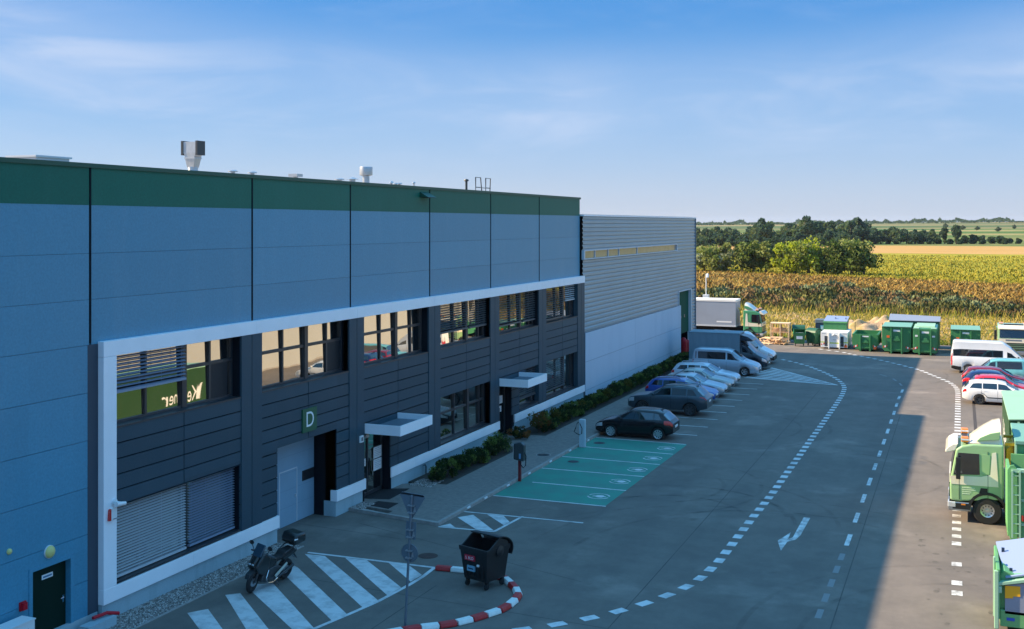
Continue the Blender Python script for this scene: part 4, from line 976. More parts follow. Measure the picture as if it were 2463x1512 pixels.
    if S.get('rails'):
        for sd_ in (1, -1):
            a, c = S['rails']; m_ = MB(); m_.tube([(X(a), sd_ * W / 2 * .70, zr(a) - .01), (X(a + .1), sd_ * W / 2 * .70, zr(a + .1) + .05), (X((a + c) / 2), sd_ * W / 2 * .70, zr((a + c) / 2) + .06), (X(c - .1), sd_ * W / 2 * .70, zr(c - .1) + .05), (X(c), sd_ * W / 2 * .70, zr(c) - .01)], .018, 6)
            m_.build('roof_rail', S.get('railm', 'black_plastic'), t, smooth=40)
    if S.get('ant'):
        m_ = MB(); s = S['ant']; m_.prism([(0, 0), (-.18, 0), (-.17, .07)], 'y', -.02, .02); m_.v = [(p[0] + X(s), p[1], p[2] + zr(s) + .01) for p in m_.v]; m_.build('aerial', 'black_plastic', t)
    for s in (wf, wr_):
        for sd_ in (1, -1): wheel(t, X(s), sd_ * (W / 2 - S.get('tw', .205) / 2 - .015), r, S.get('tw', .205), S.get('rim', 'rim_silver'), S.get('spokes', 5), S.get('rimr', .66))
    return t

HATCH = dict(L=4.20, W=1.77, H=1.49, wb=2.55, fo=.88, r=.315,
    belt=[(0, .55), (.05, .66), (.2, .74), (.6, .84), (1.05, .93), (1.5, .95), (3.2, .99), (3.9, 1.02), (4.1, .98), (4.2, .80)],
    roof=[(0, .55), (.2, .76), (.6, .87), (1.05, .96), (1.95, 1.44), (2.4, 1.49), (3.2, 1.47), (3.65, 1.38), (4.08, 1.0), (4.2, .80)],
    side=[(1.40, 2.38, 1.88, 2.38), (2.46, 3.18, 2.46, 3.18), (3.22, 3.62, 3.22, 3.42)], ws=(1.12, 1.86), rw=(3.70, 4.04), mir=1.45, seams=(1.25, 2.42, 3.3), handles=(2.2, 3.1), ant=3.35, tl=(.46, .02), tlv=(3.6, 5.0), hl=(.05, .42))
SUV = dict(sglass='tint_glass', L=4.78, W=1.94, H=1.70, wb=2.86, fo=.92, r=.375, tw=.25,
    belt=[(0, .72), (.05, .86), (.2, .96), (.7, 1.04), (1.2, 1.10), (1.7, 1.11), (3.6, 1.16), (4.4, 1.19), (4.68, 1.12), (4.78, .92)],
    roof=[(0, .72), (.2, .98), (.7, 1.07), (1.2, 1.13), (2.1, 1.62), (2.6, 1.70), (3.6, 1.68), (4.15, 1.60), (4.62, 1.20), (4.78, .92)],
    lo=[(0, .40), (.3, .30), (4.2, .32), (4.78, .48)],
    side=[(1.62, 2.62, 2.06, 2.62), (2.70, 3.55, 2.70, 3.55), (3.62, 4.18, 3.62, 3.95)], ws=(1.28, 2.02), rw=(4.20, 4.58), mir=1.62, seams=(1.45, 2.66, 3.65), handles=(2.45, 3.4), ant=3.95, rails=(2.1, 4.1), rim='metal_dark', spokes=6, tl=(.40, .04), tlv=(4.0, 4.75), pz=.80, rimr=.7)
WAGON = dict(L=4.48, W=1.76, H=1.46, wb=2.58, fo=.90, r=.315,
    belt=[(0, .54), (.05, .66), (.2, .74), (.7, .84), (1.15, .92), (1.6, .94), (3.4, .97), (4.2, 1.0), (4.4, .96), (4.48, .78)],
    roof=[(0, .54), (.2, .76), (.7, .87), (1.15, .95), (2.0, 1.40), (2.5, 1.46), (3.6, 1.44), (4.05, 1.37), (4.38, .99), (4.48, .78)],
    side=[(1.50, 2.40, 1.93, 2.40), (2.47, 3.28, 2.47, 3.28), (3.34, 4.06, 3.34, 3.85)], ws=(1.22, 1.92), rw=(4.08, 4.34), mir=1.52, seams=(1.35, 2.43, 3.35), handles=(2.25, 3.2), rails=(2.2, 3.95), tl=(.24, .03), tlv=(3.6, 4.7))
SEDAN = dict(L=4.55, W=1.74, H=1.43, wb=2.62, fo=.92, r=.31,
    belt=[(0, .53), (.05, .64), (.2, .72), (.7, .83), (1.2, .91), (1.7, .93), (3.4, .97), (4.2, .98), (4.48, .92), (4.55, .74)],
    roof=[(0, .53), (.2, .74), (.7, .86), (1.2, .94), (2.05, 1.38), (2.5, 1.43), (3.1, 1.41), (3.9, 1.0), (4.4, .97), (4.55, .74)],
    side=[(1.55, 2.45, 1.98, 2.45), (2.52, 3.48, 2.52, 3.20)], ws=(1.28, 1.97), rw=(3.22, 3.84), mir=1.58, seams=(1.4, 2.48, 3.4), handles=(2.3, 3.2), tl=(.26, .03))
ESTATE = dict(L=4.68, W=1.80, H=1.49, wb=2.70, fo=.92, r=.32,
    belt=[(0, .56), (.05, .68), (.2, .77), (.7, .87), (1.2, .95), (1.7, .97), (3.6, 1.01), (4.4, 1.04), (4.6, .99), (4.68, .80)],
    roof=[(0, .56), (.2, .79), (.7, .90), (1.2, .98), (2.1, 1.43), (2.6, 1.49), (3.7, 1.47), (4.3, 1.40), (4.58, 1.02), (4.68, .80)],
    side=[(1.58, 2.52, 2.03, 2.52), (2.59, 3.42, 2.59, 3.42), (3.49, 4.24, 3.49, 4.0)], ws=(1.30, 2.02), rw=(4.32, 4.54), mir=1.60, seams=(1.42, 2.55, 3.5), handles=(2.35, 3.3), rails=(2.3, 4.2), railm='trim_light', tl=(.26, .03))
MINIBUS = dict(L=5.0, W=1.90, H=1.94, wb=3.0, fo=1.0, r=.335, tumble=.86,
    belt=[(0, .58), (.05, .74), (.2, .84), (.6, .97), (1.05, 1.10), (1.5, 1.13), (4.7, 1.16), (4.95, 1.10), (5.0, .9)],
    roof=[(0, .58), (.2, .86), (.6, 1.0), (1.05, 1.14), (2.05, 1.84), (2.5, 1.93), (4.5, 1.93), (4.85, 1.88), (4.96, 1.5), (5.0, .9)],
    side=[(1.42, 2.30, 1.95, 2.30), (2.42, 4.72, 2.42, 4.72)], ws=(1.10, 1.95), rw=(4.86, 4.95), mir=1.5, seams=(1.25, 2.36, 3.7), handles=(2.2,), strip=(2.8, 3.6), tl=(.14, .02), tlv=(3.2, 4.9))
BIGBUS = dict(L=6.0, W=2.05, H=2.46, wb=3.8, fo=.95, r=.345, tumble=.90,
    belt=[(0, .62), (.05, .80), (.2, .92), (.55, 1.05), (.9, 1.22), (1.4, 1.26), (5.8, 1.28), (5.95, 1.24), (6.0, 1.0)],
    roof=[(0, .62), (.2, .94), (.55, 1.08), (.9, 1.26), (1.75, 2.05), (2.35, 2.44), (5.7, 2.46), (5.92, 2.42), (5.98, 1.8), (6.0, 1.0)],
    plan=[(0, .74), (.10, .84), (.30, .93), (.7, .98), (1.3, 1.0), (5.4, 1.0), (5.85, .98), (5.96, .96), (6.0, .93)],
    side=[(1.22, 2.05, 1.75, 2.05), (2.35, 5.85, 2.35, 5.85)], ws=(.98, 1.72), mir=1.3, seams=(1.1, 2.2), handles=(), tl=(.10, .01), tlv=(2.6, 5.4))
BIGBUS['sv'] = (5.04, 5.52); MINIBUS['sv'] = (5.05, 5.80)
BIGBUS['bump'] = 2
PANELVAN = dict(BIGBUS); PANELVAN.update(L=5.4, wb=3.45, H=2.52, belt=[(0, .62), (.05, .80), (.2, .92), (.55, 1.05), (.9, 1.22), (1.4, 1.26), (5.2, 1.28), (5.35, 1.24), (5.4, 1.0)],
    roof=[(0, .62), (.2, .94), (.55, 1.08), (.9, 1.26), (1.70, 2.05), (2.2, 2.48), (5.1, 2.52), (5.32, 2.45), (5.38, 1.8), (5.4, 1.0)], side=[(1.22, 2.05, 1.75, 2.05)],
    plan=[(0, .74), (.10, .84), (.30, .93), (.7, .98), (1.3, 1.0), (4.8, 1.0), (5.25, .98), (5.36, .96), (5.4, .93)])
MPV = dict(L=4.14, W=1.74, H=1.80, wb=2.70, fo=.82, r=.30, tumble=.84,
    belt=[(0, .56), (.05, .70), (.2, .80), (.6, .92), (.95, 1.02), (1.4, 1.05), (3.9, 1.08), (4.1, 1.02), (4.14, .85)],
    roof=[(0, .56), (.2, .82), (.6, .95), (.95, 1.06), (1.72, 1.68), (2.2, 1.78), (3.7, 1.79), (4.02, 1.72), (4.11, 1.3), (4.14, .85)],
    side=[(1.28, 2.0, 1.66, 2.0), (2.12, 3.75, 2.12, 3.70)], ws=(1.0, 1.66), rw=(4.02, 4.10), mir=1.35, seams=(1.15, 2.06), handles=(1.95,), tl=(.12, .02), tlv=(2.8, 4.4))
LCAR = 'cars parked nose or tail to the pavement'
RCAR = 'cars parked on the sunlit side of the yard'
mat('black_paint', (0.003, 0.004, 0.006), .25, coat=.45, spec=.3); mat('anthracite_paint', (0.036, 0.058, 0.075), .3, metal=.3, coat=.5); paint('blue_paint', (0.006, 0.060, 0.30), .1); paint('silver_paint', (0.42, 0.47, 0.52), .6, .3)
paint('beige_paint', (0.34, 0.36, 0.33), .5); paint('pale_silver_paint', (0.55, 0.60, 0.66), .4); paint('van_silver', (0.40, 0.46, 0.53), .5); paint('white_van_paint', (0.74, 0.75, 0.76), 0)
paint('teal_paint', (0.16, 0.46, 0.46), .1); paint('dark_red_paint', (0.24, 0.008, 0.025)); paint('navy_paint', (0.010, 0.025, 0.11)); paint('red_paint', (0.58, 0.008, 0.02), .0); paint('white_car_paint', (0.80, 0.79, 0.77), 0)
mat('night_blue_paint', (0.006, 0.014, 0.024), .3, coat=.5)
def park(name, label, S, m, xc, yc, rot, group, cat='car'):
    return make_car(name, label, S, m, (xc, yc, gz(yc) + .004), R(rot), group, cat)
park('hatchback', 'black five door hatchback with silver wheel covers parked beside the green charging bays', dict(HATCH, spokes=9, rimr=.74), 'black_paint', 6.0, 57.62, 180, LCAR)
park('estate_suv', 'dark grey sport utility car with black wheels parked behind the black hatchback', SUV, 'anthracite_paint', 5.78, 65.75, 180, LCAR)
park('station_wagon', 'bright blue station wagon with nose out of its bay', WAGON, 'blue_paint', 5.35, 70.7, 0, LCAR)
park('sedan', 'silver saloon car with dark rear roof between the blue wagon and a beige car', SEDAN, 'silver_paint', 5.35, 73.5, 0, LCAR)
park('sedan', 'dull beige saloon car between the silver saloon and the pale estate', dict(SEDAN, L=4.6), 'beige_paint', 5.25, 76.25, 0, LCAR)
park('station_wagon', 'pale silver estate car with roof rails next to the silver minibus', ESTATE, 'pale_silver_paint', 5.1, 79.05, 0, LCAR)
park('minibus', 'silver minibus with long dark side window parked at the hatched triangle', MINIBUS, 'van_silver', 5.4, 85.2, 0, 'vans parked at the far end of the row', 'van')
park('panel_van', 'white high roof van standing behind the dark tarpaulin truck', dict(PANELVAN, mirm='black_plastic'), 'white_van_paint', 5.05, 93.6, 0, 'vans parked at the far end of the row', 'van')
park('station_wagon', 'white station wagon with black side strip parked in the sun', dict(WAGON, strip=(1.4, 3.4), rails=None, rim='metal_dark'), 'white_car_paint', 24.22, 77.0, 0, RCAR)
park('hatchback', 'bright red car parked behind the white station wagon', dict(HATCH), 'red_paint', 24.35, 79.7, 0, RCAR)
park('hatchback', 'dark blue car parked between two red cars', dict(HATCH), 'navy_paint', 24.1, 82.2, 0, RCAR)
park('hatchback', 'dark red car parked between the dark blue car and the turquoise one', dict(WAGON, rails=None), 'dark_red_paint', 24.2, 84.7, 0, RCAR)
park('compact_van', 'turquoise high roofed family car facing the road beside the white minibus', MPV, 'teal_paint', 24.25, 87.4, 180, RCAR)
park('minibus', 'white high roof minibus with long dark window parked in the sun', dict(BIGBUS, mirm='black_plastic'), 'white_van_paint', 24.2, 93.5, 0, RCAR, 'van')

# ---- box truck with tarpaulin body
def bx(parent, name, m, *boxes, bevel=0.0, smooth=None):
    b = MB()
    for q in boxes: b.box(*q)
    return b.build(name, m, parent, bevel=bevel, smooth=smooth)
CABV = dict(L=2.35, W=2.0, H=2.25, wb=9, fo=.95, r=.345, tumble=.90,
    belt=[(0, .62), (.05, .80), (.2, .92), (.55, 1.05), (.9, 1.22), (1.4, 1.26), (2.35, 1.28)], roof=[(0, .62), (.2, .94), (.55, 1.08), (.9, 1.26), (1.70, 2.05), (2.1, 2.2), (2.35, 2.24)],
    plan=[(0, .74), (.10, .84), (.30, .93), (.7, .98), (1.3, 1.0), (2.35, 1.0)], lo=[(0, .30), (.3, .24), (2.35, .3)], side=[(1.22, 1.95, 1.72, 1.95)], ws=(.98, 1.66), mir=1.25, seams=(1.1, 2.05), handles=(1.9,))
tr = make_car('box_truck', 'dark blue truck with grey tarpaulin box body parked beyond the silver minibus', dict(CABV, mirm='black_plastic'), 'night_blue_paint', (6.75, 89.35, gz(89) + .004), 0, 'vans parked at the far end of the row', 'truck')
for o in [c for c in tr.children if c.name.startswith('tail_light') or c.name.startswith('wheel') and c.location.x < -1]:
    for q in list(o.children): bpy.data.objects.remove(q)
    bpy.data.objects.remove(o)
mat('tarpaulin', (0.17, 0.25, 0.30), 0.55, var=0.12, vscale=1.4, bump=0.25, bscale=2.2, stretch=(1.6, 1, .35))
b = MB()
n = 26                                                  # rippled curtain sides and a soft roof
for sg in (-1, 1):
    vs = []; fs = []
    for i in range(n + 1):
        x = -4.95 + 4.0 * i / n
        for j in range(7):
            z = .62 + 2.12 * j / 6
            vs.append((x, sg * (1.06 + .018 * math.sin(i * 1.9 + j * .35) * (1 - abs(j - 3) / 4.5)), z))
    for i in range(n):
        for j in range(6):
            a = i * 7 + j; q = (a, a + 7, a + 8, a + 1); fs.append(q if sg < 0 else q[::-1])
    b.add(vs, fs)
b.box(-4.95, -.95, -1.055, 1.055, 2.72, 2.80); b.box(-4.96, -4.9, -1.05, 1.05, .62, 2.74); b.box(-1.0, -.94, -1.05, 1.05, .62, 2.74)
b.build('tarpaulin_body', 'tarpaulin', tr, smooth=50)
bx(tr, 'side_board', 'trim_light', (-4.97, -.93, -1.08, 1.08, .55, .66))
bx(tr, 'roof_rim', 'tarpaulin', (-4.98, -.92, -1.09, 1.09, 2.74, 2.83), bevel=.03)
b = MB(); b.prism([(-.98, 2.2), (.05, 2.2), (.02, 2.32), (-.35, 2.55), (-.98, 2.72)], 'y', -.86, .86); b.build('wind_deflector', 'night_blue_paint', tr, bevel=.05)
bx(tr, 'chassis', 'underbody', (-4.9, 1.0, -.45, .45, .36, .56), (-4.9, -4.8, -1.0, 1.0, .36, .5))
for sg in (-1, 1): wheel(tr, -3.7, sg * .88, .345, .22)
bx(tr, 'tail_light', 'red_lens', (-4.99, -4.94, -1.0, -.78, .44, .54), (-4.99, -4.94, .78, 1.0, .44, .54))

# ---- lorries with a tall forward cab
paint('lorry_green', (0.29, 0.47, 0.23), 0, .35); paint('lorry_deep_green', (0.07, 0.29, 0.14), 0, .35); paint('lorry_cream', (0.84, 0.76, 0.60), 0, .35)
def lorry_cab(t, green, x0=0.0, deflector=True):
    """cab in local space: nose at x0 pointing +x, cab 2.0 long, 2.5 wide, windscreen upright; door windows, mirrors, visor, beacon, bumper"""
    P = lambda q: [(x0 + x, z) for x, z in q]
    prof = P([(-1.86, .95), (-.35, .78), (-.02, .80), (0, 1.35), (-.05, 1.75), (-.22, 2.72), (-.42, 2.86), (-.8, 2.95), (-1.86, 2.98)])
    b = MB(); b.prism(prof, 'y', -1.24, 1.24); b.build('cab', green, t, bevel=.07, seg=3)
    for sg in (-1, 1):
        b = MB(); y0, y1 = sg * 1.242, sg * 1.252
        b.prism(P([(-.05, 1.42), (-.03, 1.72), (-1.10, 1.76), (-1.40, 1.85), (-1.46, 2.66), (-1.60, 2.70), (-1.68, 1.42)]), 'y', min(y0, y1), max(y0, y1)); b.build('side_band', 'lorry_cream', t)
    for sg in (-1, 1):
        y0, y1 = sg * 1.243, sg * 1.257
        b = MB(); b.prism(P([(-.13, 1.78), (-.30, 2.60), (-1.02, 2.60), (-1.04, 1.83)]), 'y', min(y0, y1), max(y0, y1)); b.build('side_window', 'car_glass', t)
    b = MB(); b.prism(P([(-1.12, 1.86), (-1.12, 2.58), (-1.40, 2.58), (-1.36, 1.86)]), 'y', -1.258, 1.258); b.build('door_panel', green, t)
    # windscreen: leaning pane just proud of the front
    b = MB(); n_ = Vector((.97, 0, .17)).normalized() * .02
    for f in (0,): b.hexa([(x0 - .055, -1.08, 1.84), (x0 - .055, 1.08, 1.84), (x0 - .03, 1.08, 1.845), (x0 - .03, -1.08, 1.845)], [(x0 - .21, -1.06, 2.64), (x0 - .21, 1.06, 2.64), (x0 - .185, 1.06, 2.645), (x0 - .185, -1.06, 2.645)])
    b.build('windscreen', 'car_glass', t)
    b = MB(); b.prism(P([(-.20, 2.66), (-.02, 2.60), (.14, 2.56), (.16, 2.64), (.06, 2.78), (-.12, 2.90), (-.30, 2.92)]), 'y', -1.18, 1.18); b.build('sun_visor', 'lorry_cream', t, bevel=.03)
    b = MB(); b.box(x0 - .03, x0 + .015, -1.15, 1.15, 1.45, 1.78); b.build('front_panel', 'lorry_cream', t)
    b = MB(); b.box(x0 + .004, x0 + .025, -.62, .62, 1.60, 1.72); b.build('front_plate', 'sign_back', t)
    b = MB()
    for z in (.86, 1.04, 1.22, 1.36): b.box(x0 - .04, x0 + .028, -.86, .86, z, z + .075)
    b.build('grille', 'black_plastic', t)
    b = MB(); b.box(x0 - .75, x0 + .06, -1.26, 1.26, .42, .76); b.build('bumper', 'steel', t, bevel=.05)
    b = MB(); b.box(x0 - .72, x0 - .1, -1.265, 1.265, .50, .72); b.build('step_well', 'black_plastic', t)
    for sg in (-1, 1):
        y0, y1 = sorted((sg * .86, sg * 1.272)); b = MB(); b.box(x0 - .22, x0 + .07, y0, y1, .55, .76); b.build('headlight', 'clear_lens', t, bevel=.03)
        y0, y1 = sorted((sg * 1.26, sg * 1.275)); b = MB(); b.box(x0 - .55, x0 - .40, y0, y1, .66, .71); b.build('side_marker', 'amber', t)
        y0, y1 = sorted((sg * 1.30, sg * 1.50)); b = MB(); b.box(x0 - .38, x0 - .22, y0, y1, 1.66, 2.45); b.tube([(x0 - .3, sg * 1.22, 2.5), (x0 - .3, sg * 1.4, 2.46)], .025); b.build('mirror', 'black_plastic', t, bevel=.03)
        y0, y1 = sorted((sg * 1.245, sg * 1.262)); b = MB(); b.prism(P([(-1.02, 1.14), (-1.30, 1.18), (-1.30, 1.34), (-1.08, 1.34)]), 'y', y0, y1); b.build('door_handle', 'black_plastic', t)
        b = MB(); b.box(x0 - 1.33, x0 - 1.315, min(sg * 1.243, sg * 1.254), max(sg * 1.243, sg * 1.254), .98, 2.7); b.box(x0 - .34, x0 - .325, min(sg * 1.243, sg * 1.254), max(sg * 1.243, sg * 1.254), .86, 1.7); b.build('door_seam', 'dark_gap', t)
        b = MB(); q = []
        for k in range(13): a = math.pi * k / 12; q.append((x0 - 1.30 + .68 * math.cos(a), .52 + .68 * math.sin(a)))
        q2 = [(x0 - 1.30 + .58 * math.cos(math.pi * k / 12), .52 + .58 * math.sin(math.pi * k / 12)) for k in range(12, -1, -1)]
        y0, y1 = sorted((sg * .85, sg * 1.275))
        for k in range(12): b.prism([q[k], q[k + 1], q2[11 - k], q2[12 - k]], 'y', y0, y1)
        b.build('mudguard', 'black_plastic', t, smooth=50)
        w_ = wheel(t, x0 - 1.30, sg * 1.08, .51, .32, 'rim_silver', 0, .48)
        b = MB()
        for k in range(10):
            a = 2 * math.pi * k / 10; b.lathe([(.022, 0), (.022, .05 * sg)], (.165 * math.cos(a), sg * .10, .165 * math.sin(a)), 'y', 6)
        b.build('wheel_nuts', 'metal_dark', w_)
        b = MB(); b.prism(P([(-.9, .95), (-1.7, .95), (-1.9, .99), (-.8, .99)]), 'y', y0, y1) 
    b = MB(); b.box(x0 - 1.95, x0 - .2, -.55, .55, .5, .95); b.build('engine', 'underbody', t)
    if deflector:
        b = MB(); vs = []; fs = []; N_ = 10
        pr = [(-.70, 2.97), (-.88, 3.12), (-1.18, 3.40), (-1.5, 3.62), (-1.76, 3.70)]
        for x, z in pr:
            for k in range(N_ + 1):
                a = math.pi * k / N_; w_ = 1.16 * (1 - .08 * (z - 2.97)); hh = z - 2.96
                vs.append((x0 + x, w_ * math.copysign(abs(math.cos(a)) ** .45, math.cos(a)), 2.96 + hh * abs(math.sin(a)) ** .5 + .005))
        M_ = N_ + 1
        for i in range(len(pr) - 1):
            for k in range(N_): fs.append((i * M_ + k, i * M_ + k + 1, (i + 1) * M_ + k + 1, (i + 1) * M_ + k))
        fs.append(tuple(range(M_))); fs.append(tuple((len(pr) - 1) * M_ + k for k in range(M_ - 1, -1, -1)))
        b.add(vs, fs); d = b.build('wind_deflector', 'lorry_cream', t, smooth=50)
        for sg in (-1, 1):
            b = MB(); y0, y1 = sorted((sg * 1.10, sg * 1.20)); b.prism(P([(-.92, 3.06), (-1.72, 3.16), (-1.74, 3.46), (-1.40, 3.38), (-1.05, 3.2)]), 'y', y0, y1); b.build('deflector_panel', green, d, bevel=.02)
    b = MB(); b.box(x0 - .62, x0 - .42, -.75, .75, 2.92, 3.0); b.build('light_bar', 'black_plastic', t)
    for sg in (-1, 1):
        b = MB(); b.box(x0 - .66, x0 - .40, sg * .95 - .17, sg * .95 + .17, 2.98, 3.16); o = b.build('beacon', 'amber', t, bevel=.03)
        b = MB(); b.box(x0 - .665, x0 - .395, sg * .95 - .175, sg * .95 + .175, 3.05, 3.11); b.build('beacon_band', 'white_plastic', o)
# near lorry at the right edge: faces -x, hook-lift gear and white tank behind the cab
t = thing('hook_lorry', 'pale green and cream lorry with cream roof deflector at the right edge', 'truck', (22.55, 46.35, gz(46)), R(180))
lorry_cab(t, 'lorry_green', x0=1.05)
mat('hook_yellow', (0.75, 0.36, 0.01), 0.5, var=0.15)
b = MB(); b.prism([(-.90, 1.9), (-1.12, 1.9), (-1.16, 2.5), (-1.16, 3.05), (-.90, 2.75)], 'y', -.35, .9); b.box(-1.3, -.85, .95, 1.1, 2.95, 3.06); b.box(-1.3, -.85, -.68, -.55, 2.95, 3.06); b.build('hook_arm', 'hook_yellow', t, bevel=.02)
b = MB(); b.lathe([(.22, .5), (.22, 2.1)], (-1.02, 1.0, 0), 'z', 16); b.tube([(-1.05, .6, 1.2), (-1.0, .4, 1.9), (-.98, 0, 2.1)], .05); b.build('air_tank', 'white_plastic', t, smooth=40)
b = MB(); b.box(-6.0, -.9, -.45, .45, .7, .98); b.box(-1.45, -1.2, -1.2, 1.2, .7, 2.2); b.build('chassis', 'underbody', t)
for x in (-4.2, -5.5):
    for sg in (-1, 1): wheel(t, x, sg * 1.02, .51, .5, 'rim_silver', 0, .48)
b = MB()
for i, w_ in enumerate((.42, .46, .30, .26)): b.box(.30 - w_ + .30, .62, 1.243, 1.250, 1.30 - i * .075, 1.325 - i * .075)
b.build('side_lettering', mat('pale_green_ink', (.62, .72, .55), .6), t)
# far lorry facing the camera at the right edge
t = thing('hook_lorry', 'green and cream lorry facing the camera at the far right edge', 'truck', (26.05, 104.6, gz(104)), R(-90))
lorry_cab(t, 'lorry_green', x0=0.9, deflector=False)
b = MB(); b.box(-5.0, -1.0, -.45, .45, .6, .95); b.box(-1.5, -1.2, -1.2, 1.2, .7, 2.6); b.build('chassis', 'underbody', t)
for x in (-3.6, -4.9):
    for sg in (-1, 1): wheel(t, x, sg * 1.02, .51, .5, 'rim_silver', 0, .48)
b = MB(); b.box(-5.6, -1.6, -1.2, 1.2, 1.0, 2.3); b.build('load_body', 'lorry_deep_green', t, bevel=.03)
# articulated lorry behind the far hall: faces +x
t = thing('curtain_lorry', 'green tractor lorry with grey curtain sided trailer behind the far hall', 'truck', (1.2, 113.0, gz(113)))
lorry_cab(t, 'lorry_deep_green', x0=2.55)
mat('curtain_grey', (0.30, 0.34, 0.41), 0.5, var=0.06, vscale=.7)
b = MB(); b.box(-11.5, -.05, -1.24, 1.24, 1.45, 3.76); b.build('trailer_curtain', 'curtain_grey', t)
b = MB(); b.box(-11.55, 0.0, -1.27, 1.27, 3.76, 4.0); b.build('trailer_roof', mat('trailer_white', (.78, .76, .72), .5), t, bevel=.04)
b = MB(); b.box(-11.5, -.02, -1.265, 1.265, 1.32, 1.46); b.build('side_rail', 'trim_light', t)
b = MB(); b.box(-1.95, -.45, -1.252, -1.242, 1.72, 1.86); b.build('trailer_label', 'white_sheet', t)
b = MB(); b.box(-11.4, 1.0, -.5, 5e-1, .85, 1.32); b.build('chassis', 'underbody', t)
b = MB(); b.tube([(.30, -.4, 2.4), (.2, -.35, 3.0), (.08, -.4, 3.2)], .05); b.build('air_hose', mat('hose_yellow', (.75, .55, .02), .5), t)
for x in (-.9, -7.2, -8.5, -9.8):
    for sg in (-1, 1): wheel(t, x, sg * 1.04, .5, .36, 'rim_silver', 0, .48)

# ------------------------------------------------------------------ containers and bins
weathered('cont_green', (0.045, 0.20, 0.075), (0.030, 0.085, 0.045), .7, .5, (1.6, 1.6, .5), .12, .08); weathered('cont_green_dark', (0.020, 0.105, 0.055), (0.02, 0.05, 0.03), .6, .5, (1.6, 1.6, .5), .12, .08)
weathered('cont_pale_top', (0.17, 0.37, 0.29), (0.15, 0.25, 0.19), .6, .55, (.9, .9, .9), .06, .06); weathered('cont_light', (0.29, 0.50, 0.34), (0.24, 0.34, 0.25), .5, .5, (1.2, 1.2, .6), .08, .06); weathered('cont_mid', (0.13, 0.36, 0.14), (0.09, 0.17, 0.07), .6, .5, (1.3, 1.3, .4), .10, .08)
weathered('cont_moss', (0.024, 0.070, 0.022), (0.04, 0.08, 0.03), .5)
mat('red_sheet', (0.60, 0.05, 0.02), 0.5); mat('orange_sheet', (0.80, 0.13, 0.02), .5)
def warn(parent, x, y, z, s=1, w=.34, h=.16, tilt=.35):
    """slanted red and white warning plate on a face towards -y"""
    for i in range(3):
        b = MB(); a = -w / 2 + w / 3 * i; c = a + w / 3
        b.prism([(x + a, z + s * tilt * a - h / 2), (x + c, z + s * tilt * c - h / 2), (x + c, z + s * tilt * c + h / 2), (x + a, z + s * tilt * a + h / 2)], 'y', y - .012, y - .002)
        b.build('warning_plate', 'white_sheet' if i % 2 else 'red_sheet', parent)
